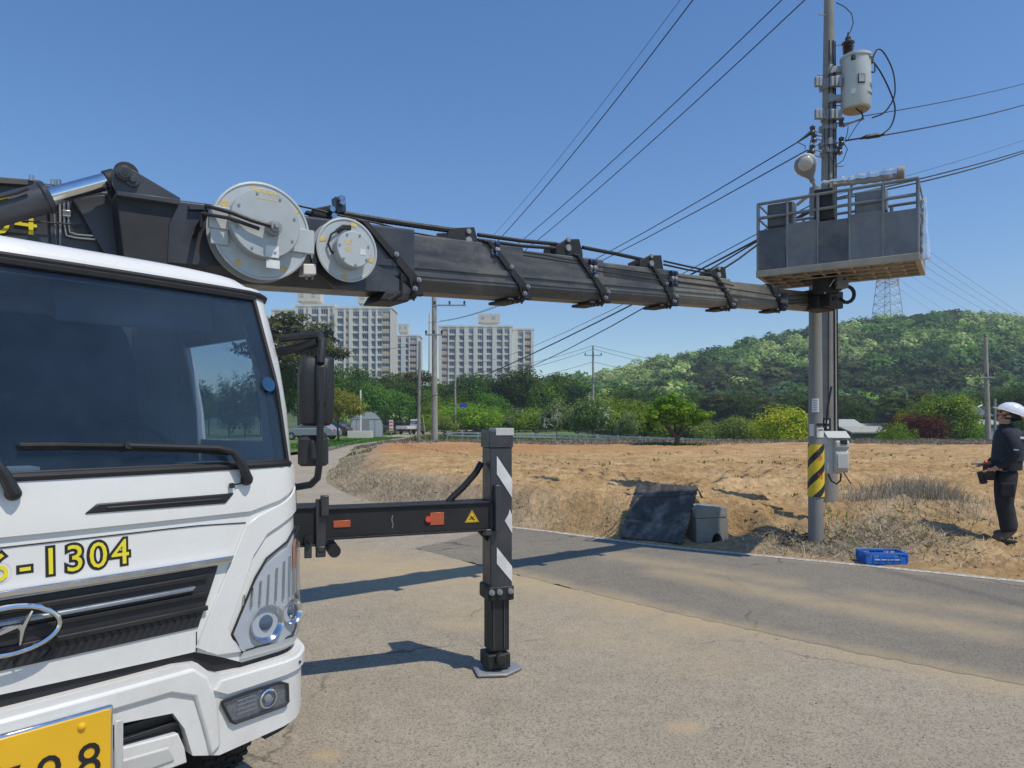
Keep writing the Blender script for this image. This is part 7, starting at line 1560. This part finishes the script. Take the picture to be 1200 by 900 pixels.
# blue crate
cx_, cy_ = 4.09, 7.84; cr = thing('crate', 'small bright blue plastic crate lying beside the road line', 'crate', (cx_, cy_, max(fz(cx_, cy_), 0) + .006), R(-3))
w_, d_, h_ = .215, .125, .12
bm = bmesh.new(); add_box(bm, (0, 0, .008), (w_ * 2 - .02, d_ * 2 - .02, .016)); obj('crate_floor', bm, M['crate_blue'], cr)
def crate_wall(n_, half, tr, dep):
    bm = bmesh.new(); add_box(bm, (0, 0, .035), (half * 2, .008, .085)); add_box(bm, (0, 0, h_ - .012), (half * 2 + .01, .022, .022))
    for k in range(7): add_box(bm, (-half + half * 2 * k / 6, -.004, h_ / 2), (.012, .016, h_ - .03))
    add_box(bm, (0, -.004, .085), (half * .7, .014, .035))
    for v in bm.verts: v.co = tr @ v.co
    return bm
for nm, half, tr in (('long_side', w_, Matrix.Translation((0, -d_, 0))), ('long_side', w_, Matrix.Translation((0, d_, 0)) @ Matrix.Rotation(math.pi, 4, 'Z')), ('short_side', d_, Matrix.Translation((-w_, 0, 0)) @ Matrix.Rotation(-math.pi / 2, 4, 'Z')), ('short_side', d_, Matrix.Translation((w_, 0, 0)) @ Matrix.Rotation(math.pi / 2, 4, 'Z'))):
    obj(nm, crate_wall(0, half, tr, 0), M['crate_blue'], cr, bev=.002)
for i, (x_, w2) in enumerate(((-.10, .06), (-.02, .09), (.085, .10))):
    bm = bmesh.new(); add_box(bm, (x_, -d_ - .0105, .045), (w2, .002, .010)); obj('print_mark', bm, M['white_decal'], cr)
bm = bmesh.new(); add_box(bm, (.0, .0, .05), (.32, .15, .05)); obj('crate_contents', bm, M['grey_panel'], cr, bev=.01)
# dark spoil and roots at the foot of the shorter pole
bm = bmesh.new(); rdd = random.Random(8)
for k in range(46):
    x = rdd.uniform(3.15, 4.0); y = rdd.uniform(8.55, 9.1); a = rdd.uniform(0, 3.14); L = rdd.uniform(.08, .3); z = fz(x, y) + .02
    add_path(bm, [(x, y, z), (x + math.cos(a) * L * .5, y + math.sin(a) * L * .5, z + rdd.uniform(.0, .07)), (x + math.cos(a) * L, y + math.sin(a) * L, z + rdd.uniform(-.02, .05))], [.008, .010, .004], 5)
tag(obj('dead_roots', bm, mat('dark_root', (.05, .042, .036), .95, var=.4, scale=20)), kind='stuff')

# ================================================================ VEHICLES FAR OFF
M['car_white'] = mat('far_vehicle_white', (.72, .73, .74), .35, coat=.4, var=.03); M['car_grey'] = mat('far_vehicle_grey', (.25, .27, .29), .35, coat=.4); M['car_dark'] = mat('far_vehicle_dark', (.03, .032, .036), .35, coat=.5)
M['tail_red'] = mat('tail_lamp', (.5, .02, .02), .3)
def car_wheel(root, x, y, r_=.32):
    bm = bmesh.new(); q = Matrix.Translation((x, y, r_)) @ Matrix.Rotation(R(90), 4, 'Y'); add_lathe(bm, [(r_ * .6, -.1), (r_, -.08), (r_, .08), (r_ * .6, .1), (r_ * .6, -.1)], 20, q); w = obj('wheel', bm, M['rubber'], root)
    bm = bmesh.new(); add_lathe(bm, [(0, -.09), (r_ * .6, -.085), (r_ * .6, .085), (0, .09)], 16, q); obj('rim', bm, M['galv'], w)
vx, vy = at(482, 92); pk = thing('pickup_truck', 'small white pickup truck driving away on the far road', 'truck', (vx, vy, .01), R(-24))
fx_ = lambda y, z, x: Vector((x, y, z))
bm = bmesh.new(); add_prism(bm, [(.9, .45), (2.4, .45), (2.45, 1.0), (2.2, 1.9), (1.05, 1.95), (.9, 1.1)], fx_, -.82, .82); cb_ = obj('cab', bm, M['car_white'], pk, bev=.05)
bm = bmesh.new(); add_box(bm, (-.38, .88, 1.55), (.62, .2, .42)); obj('rear_window', bm, M['window_dark'], pk); bm = bmesh.new(); add_box(bm, (.38, .88, 1.55), (.62, .2, .42)); obj('rear_window', bm, M['window_dark'], pk)
for s_ in (-1, 1): bm = bmesh.new(); add_box(bm, (s_ * .81, 1.6, 1.5), (.06, .8, .42)); obj('side_window', bm, M['window_dark'], pk)
bm = bmesh.new(); add_box(bm, (0, -.75, .72), (1.66, 3.1, .08)); obj('bed_floor', bm, M['car_white'], pk)
for s_ in (-1, 1): bm = bmesh.new(); add_box(bm, (s_ * .83, -.75, .92), (.05, 3.1, .36)); obj('bed_side', bm, M['car_white'], pk, bev=.01)
bm = bmesh.new(); add_box(bm, (0, -2.31, .92), (1.7, .05, .36)); obj('tailgate', bm, M['car_white'], pk, bev=.01)
bm = bmesh.new(); add_box(bm, (0, -2.25, .52), (1.5, .12, .12)); obj('rear_bumper', bm, M['matt_black'], pk)
for s_ in (-1, 1): bm = bmesh.new(); add_box(bm, (s_ * .7, -2.34, .6), (.26, .06, .13)); obj('tail_light', bm, M['tail_red'], pk)
bm = bmesh.new(); add_box(bm, (0, .0, .52), (.9, 4.2, .14)); obj('chassis', bm, M['matt_black'], pk)
for x in (-.7, .7):
    for y in (-1.35, 1.75): car_wheel(pk, x, y, .31)
def car(px, d, rz, label, body):
    x, y = at(px, d); g = thing('parked_car', label, 'car', (x, y, .12), rz)
    bm = bmesh.new(); add_prism(bm, [(-2.2, .35), (2.2, .35), (2.25, .75), (1.3, .95), (-1.9, 1.0), (-2.25, .8)], fx_, -.88, .88); obj('body', bm, M[body], g, bev=.06)
    bm = bmesh.new(); add_prism(bm, [(1.2, .93), (.45, 1.42), (-1.1, 1.46), (-1.85, .98)], fx_, -.74, .74); obj('roof', bm, M[body], g, bev=.06)
    bm = bmesh.new(); add_prism(bm, [(.95, 1.0), (.38, 1.36), (-1.05, 1.39), (-1.5, 1.02)], fx_, -.755, .755); obj('side_window', bm, M['window_dark'], g)
    for s_ in (-1, 1):
        bm = bmesh.new(); add_box(bm, (s_ * .68, 2.2, .72), (.3, .08, .14)); obj('headlight', bm, M['galv'], g); bm = bmesh.new(); add_box(bm, (s_ * .7, -2.22, .8), (.28, .06, .14)); obj('tail_light', bm, M['tail_red'], g)
        for y_ in (-1.35, 1.4): car_wheel(g, s_ * .8, y_)
car(366, 58, R(80), 'pale grey car parked behind the lower mirror', 'car_grey'); car(436, 96, R(50), 'dark car parked in front of the greenhouse', 'car_dark'); car(386, 74, R(85), 'black car parked beneath the clipped pine', 'car_dark')
# conifers seen through the cab's side window
proto('cypress', 33, 'bluegreen', 6, 2.4, nm='cypress_tree', base=.03, nclump=90, nleaf=40, size=.10, tr=.08, m='needle', low=-.9)
tree_at('cypress', 268, 66, 5.6, 'left of two cypresses seen through the cab windows'); tree_at('cypress', 287, 66, 5.9, 'right of two cypresses seen through the cab windows')
for k, px, h in (('broad_dark', 225, 6.5), ('broad_mid', 245, 5), ('broad_mid', 306, 5.2), ('broad_dark', 325, 6.4)): tree_at(k, px, 88, h, 'roadside tree row hidden behind the truck cab', 'trees behind the truck cab')

# ================================================================ WORKER
def skin_mesh(name, nodes, edges, m, parent, root_i=0, sub=2, smooth=True):
    me = bpy.data.meshes.new(name); me.from_pydata([n[0] for n in nodes], edges, []); me.materials.append(m); o = bpy.data.objects.new(name, me); COL.objects.link(o)
    if parent is not None: o.parent = parent
    s = o.modifiers.new('s', 'SKIN'); s.use_smooth_shade = True; s.branch_smoothing = .4
    sl = me.skin_vertices[0].data if me.skin_vertices else None
    if sl is None:
        bpy.context.view_layer.update(); sl = me.skin_vertices.new().data if hasattr(me.skin_vertices, 'new') else None
    for i, n in enumerate(nodes):
        r_ = n[1] if isinstance(n[1], tuple) else (n[1], n[1]); sl[i].radius = r_; sl[i].use_root = (i == root_i)
    b = o.modifiers.new('u', 'SUBSURF'); b.levels = sub; b.render_levels = sub
    return o
wx, wy = 5.93, 8.50; wz = fz(wx, wy) + .0
person = thing('person', 'worker in white helmet, navy jacket and black trousers looking up at the platform', 'person', (wx, wy, wz), R(152)); person.scale = (1.08, 1.08, .935)
hu = Vector((-.42, 0, .91)).normalized(); hf = Vector((.91, 0, .42)).normalized(); hn = Vector((.03, 0, 1.50)); hc = hn + hu * .10
nodes = [((0, 0, .95), .13), ((-.01, 0, 1.12), .12), ((-.015, 0, 1.30), .13), ((-.01, 0, 1.42), .07), (tuple(hn), .052), (tuple(hc - hu * .03), (.065, .062)), (tuple(hc + hu * .035), (.088, .076)), (tuple(hc + hu * .085), (.075, .068)),
         (tuple(hc + hf * .072 - hu * .055), (.035, .034)), (tuple(hc + hf * .105 - hu * .010), .012),
         ((-.02, .145, 1.37), .035), ((-.05, .245, 1.13), .042), ((.12, .235, .93), .030), ((-.02, -.145, 1.37), .035), ((-.03, -.24, 1.13), .042), ((.15, -.18, .97), .030),
         ((0, .095, .90), .09), ((.03, .12, .50), .06), ((-.02, .13, .12), .035), ((0, -.095, .90), .09), ((.0, -.12, .50), .06), ((-.06, -.12, .12), .035), ((.06, .14, .06), .020), ((.02, -.13, .06), .020),
         ((.175, .215, .905), (.030, .016)), ((.205, -.15, .95), (.030, .016))]
edges = [(0, 1), (1, 2), (2, 3), (3, 4), (4, 5), (5, 6), (6, 7), (5, 8), (6, 9), (2, 10), (10, 11), (11, 12), (2, 13), (13, 14), (14, 15), (0, 16), (16, 17), (17, 18), (0, 19), (19, 20), (20, 21), (18, 22), (21, 23), (12, 24), (15, 25)]
for base_i, (bx_, by_, bz_), sg in ((24, (.175, .215, .905), 1), (25, (.205, -.15, .95), -1)):
    for f, (dx, dy, dz, L) in enumerate(((.05, .018, -.005, .9), (.06, .006, -.008, 1.), (.055, -.008, -.012, .95), (.045, -.02, -.016, .8), (.02, .02, .03, .7))):
        p1 = (bx_ + dx * .6, by_ + dy * 1.2 * sg, bz_ + dz * .7 * 1.0); p2 = (bx_ + dx * 1.15 * L, by_ + dy * 1.3 * sg, bz_ + dz - .020); i0 = len(nodes); nodes += [(p1, .0095), (p2, .0075)]; edges += [(base_i, i0), (i0, i0 + 1)]
body = skin_mesh('body', nodes, edges, M['skin'], person)
# facial features
def HPt(f, s, u): return hc + hf * f + Vector((0, 1, 0)) * s + hu * u
for s_ in (-1, 1):
    bm = bmesh.new(); bmesh.ops.create_uvsphere(bm, u_segments=10, v_segments=8, radius=.011, matrix=Matrix.Translation(HPt(.080, s_ * .032, .018))); obj('eye', bm, M['hair'], body)
    bm = bmesh.new(); add_path(bm, [HPt(.09, s_ * .018, .036), HPt(.086, s_ * .032, .040), HPt(.075, s_ * .046, .036)], .005, 5); obj('eyebrow', bm, M['hair'], body)
    bm = bmesh.new(); add_lathe(bm, [(0, -.004), (.018, -.004), (.022, .002), (.018, .008), (.008, .004), (0, .002)], 12, Matrix.Translation(HPt(-.005, s_ * .078, -.005)) @ dirmat(Vector((-.3, s_, 0))).to_4x4() @ Matrix.Diagonal((1.35, .8, 1, 1))); obj('ear', bm, M['skin'], body)
bm = bmesh.new(); add_path(bm, [HPt(.088, -.02, -.048), HPt(.098, 0, -.046), HPt(.088, .02, -.048)], [.004, .006, .004], 6); obj('mouth', bm, mat('lips', (.35, .13, .11), .5), body)
hair = skin_mesh('hair', [(tuple(HPt(-.035, 0, .05)), (.072, .082)), (tuple(HPt(-.055, 0, -.01)), (.055, .074)), (tuple(HPt(-.05, 0, -.05)), (.035, .055)), (tuple(HPt(-.01, 0, .085)), (.07, .075))], [(0, 1), (1, 2), (0, 3)], M['hair'], person)
# jacket, vest, trousers
def rings(name, rows, m, parent, folds=.004, seed=0):
    """rows: (z, x offset, depth radius, width radius)"""
    bm = bmesh.new(); rr = random.Random(seed); n_ = 28; V = []
    ph = [rr.uniform(0, 6) for _ in range(6)]
    for (z, cx, rx, ry) in rows:
        V.append([bm.verts.new((cx + math.cos(a) * (rx + folds * math.sin(5 * a + z * 30 + ph[0]) + folds * math.sin(9 * a - z * 22 + ph[1])), math.sin(a) * (ry + folds * math.sin(4 * a + z * 26 + ph[2])), z + folds * math.sin(3 * a))) for a in [k * 2 * math.pi / n_ for k in range(n_)]])
    for A, B in zip(V, V[1:]):
        for k in range(n_): bm.faces.new((A[k], A[(k + 1) % n_], B[(k + 1) % n_], B[k]))
    bm.faces.new(V[-1]); o = obj(name, bm, m, parent, smooth=60); u = o.modifiers.new('u', 'SUBSURF'); u.levels = u.render_levels = 1; return o
jacket = rings('jacket', [(.90, -.005, .145, .185), (.96, -.005, .150, .19), (1.08, -.012, .140, .178), (1.2, -.02, .142, .185), (1.30, -.022, .142, .195), (1.38, -.02, .122, .185), (1.425, -.01, .095, .135), (1.455, .0, .072, .085), (1.50, .01, .066, .070)], M['navy'], person)
for s_, pts in ((1, [((-.02, .150, 1.375), .085), ((-.04, .225, 1.25), .080), ((-.055, .255, 1.12), .070), ((.03, .25, 1.01), .050), ((.115, .237, .94), .043)]), (-1, [((-.02, -.150, 1.375), .085), ((-.04, -.225, 1.25), .080), ((-.035, -.25, 1.12), .070), ((.06, -.22, 1.04), .050), ((.145, -.185, .975), .043)])):
    skin_mesh('sleeve', pts, [(0, 1), (1, 2), (2, 3), (3, 4)], M['navy'], person)
vest = rings('vest', [(1.02, -.012, .158, .190), (1.08, -.014, .154, .186), (1.2, -.022, .154, .192), (1.30, -.024, .152, .196), (1.37, -.022, .136, .180), (1.415, -.014, .110, .130), (1.445, -.006, .086, .096)], M['vest'], person, seed=3)
bm = bmesh.new()
def torso(a, z, k=1.): return Vector((-.024 + math.cos(a) * .158 * k, math.sin(a) * .201 * k, z))
def stripe(name, z, a0, a1, hgt, k, m):
    bm = bmesh.new(); V = [[bm.verts.new(torso(a, zz, kk)) for kk in (k, k + .03) for zz in (z - hgt / 2, z + hgt / 2)] for a in np.linspace(a0, a1, 22)]
    for A, B in zip(V, V[1:]):
        for q in ((0, 1), (2, 3), (0, 2), (1, 3)): bm.faces.new((A[q[0]], A[q[1]], B[q[1]], B[q[0]]))
    return obj(name, bm, m, person)
stripe('reflective_stripe', 1.315, R(95), R(265), .028, 1.02, M['reflect']); 
bm = bmesh.new(); add_box(bm, (-.163, .02, 1.375), (.012, .15, .03), Matrix.Rotation(-.35, 3, 'Y')); obj('back_print', bm, M['reflect'], person)
bm = bmesh.new(); add_box(bm, (-.05, .325, 1.17), (.045, .006, .016)); obj('sleeve_print', bm, M['reflect'], person)
tn = [((-.005, 0, .96), (.155, .128)), ((0, 0, .88), (.165, .13)), ((.005, .10, .78), .118), ((.035, .12, .52), .098), ((.01, .13, .30), .088), ((-.015, .135, .10), .088), ((.0, -.10, .78), .118), ((.01, -.12, .52), .098), ((-.03, -.12, .30), .088), ((-.055, -.12, .10), .088)]
trs = skin_mesh('trousers', tn, [(0, 1), (1, 2), (2, 3), (3, 4), (4, 5), (1, 6), (6, 7), (7, 8), (8, 9)], M['trouser'], person, 1)
for s_, ax0 in ((1, 0.0), (-1, -.04)):
    y_ = .135 * s_; skin_mesh('boot', [((ax0 - .02, y_, .16), .075), ((ax0 - .025, y_, .06), .070), ((ax0 + .07, y_ + .01 * s_, .055), .060), ((ax0 + .15, y_ + .015 * s_, .045), .050)], [(0, 1), (1, 2), (2, 3)], M['boot'], person, 1)
    bm = bmesh.new(); add_prism(bm, [(-.08, -.045), (.05, -.05), (.19, -.04), (.205, .0), (.19, .045), (.05, .05), (-.08, .045)], lambda a, b, z: Vector((a + ax0, b + y_ + .008 * s_, z)), .0, .02); obj('boot_sole', bm, M['rubber'], person, bev=.006)
    bm = bmesh.new(); add_box(bm, (.01, s_ * .215, .66), (.13, .02, .17)); obj('cargo_pocket', bm, M['trouser'], person, bev=.01)
# belt, pouches, red tool
bm = bmesh.new(); V = []
for a in np.linspace(0, 2 * math.pi, 41)[:-1]: V.append([bm.verts.new(Vector((math.cos(a) * rr, math.sin(a) * rr * 1.22, zz))) for rr in (.142, .150) for zz in (.935, .985)])
for i in range(40):
    A, B = V[i], V[(i + 1) % 40]
    for q in ((0, 1), (2, 3), (0, 2), (1, 3)): bm.faces.new((A[q[0]], A[q[1]], B[q[1]], B[q[0]]))
obj('belt', bm, M['rubber'], person)
bm = bmesh.new(); add_box(bm, (.175, .11, .87), (.10, .14, .20)); pc = obj('tool_pouch', bm, M['rubber'], person, bev=.02)
bm = bmesh.new(); add_box(bm, (.235, .12, .80), (.07, .09, .16), Matrix.Rotation(.2, 3, 'Y')); obj('pouch_pocket', bm, M['rubber'], pc, bev=.015)
bm = bmesh.new(); add_tube(bm, (.16, .13, .98), (.22, .14, 1.0), .026, n=14); obj('red_tool_grip', bm, M['red_print'], pc, bev=.006)
bm = bmesh.new(); add_tube(bm, (.20, .12, .985), (.34, .12, .975), .014, n=10); obj('tool_handle', bm, M['galv'], pc)
bm = bmesh.new(); add_tube(bm, (.08, .19, .90), (.08, .19, .99), .024, n=12); obj('grey_holster', bm, M['galv'], pc, bev=.006)
# helmet
hm = Matrix.Translation(HPt(-.012, 0, .055)) @ Matrix((hf, Vector((0, 1, 0)), hu)).transposed().to_4x4()
bm = bmesh.new(); prof = [(.128, -.006), (.128, .004), (.122, .03), (.112, .065), (.088, .098), (.05, .116), (0, .122)]; add_lathe(bm, prof, 32, hm @ Matrix.Diagonal((1.12, .96, 1, 1))); helmet = obj('helmet', bm, M['helmet'], person)
bm = bmesh.new(); brim = [(math.cos(a) * (.15 if abs(a) > 1 else .15 + .035 * math.cos(a * 1.5)), math.sin(a) * .128) for a in np.linspace(-math.pi, math.pi, 33)[:-1]]; add_prism(bm, brim, lambda a, b, d: hm @ Vector((a, b, d)), -.008, .0); obj('brim', bm, M['helmet'], helmet, bev=.003)
bm = bmesh.new(); add_path(bm, [hm @ Vector((math.cos(t) * .136, 0, math.sin(t) * .122)) for t in np.linspace(.2, 2.9, 14)], .009, 6); obj('ridge', bm, M['helmet'], helmet)
bm = bmesh.new(); add_path(bm, [HPt(.02, .078, .04), HPt(.035, .07, -.03), HPt(.05, .03, -.085), HPt(.05, -.03, -.085), HPt(.035, -.07, -.03), HPt(.02, -.078, .04)], .004, 5); obj('chin_strap', bm, M['cable'], helmet)

# ================================================================ AIR
if True:
    bm = bmesh.new(); add_box(bm, (100, 330, 62), (1200, 1000, 140)); hz = obj('haze', bm, None, smooth=None); hz['kind'] = 'stuff'; hz.data.materials.clear()
    m = bpy.data.materials.new('haze'); m.use_nodes = True; n = m.node_tree; n.nodes.clear(); o_ = N(n, 'ShaderNodeOutputMaterial'); v = N(n, 'ShaderNodeVolumePrincipled'); v.inputs['Color'].default_value = (.78, .86, 1, 1); v.inputs['Density'].default_value = .00055; v.inputs['Anisotropy'].default_value = .2
    n.links.new(v.outputs[0], o_.inputs['Volume']); hz.data.materials.append(m)
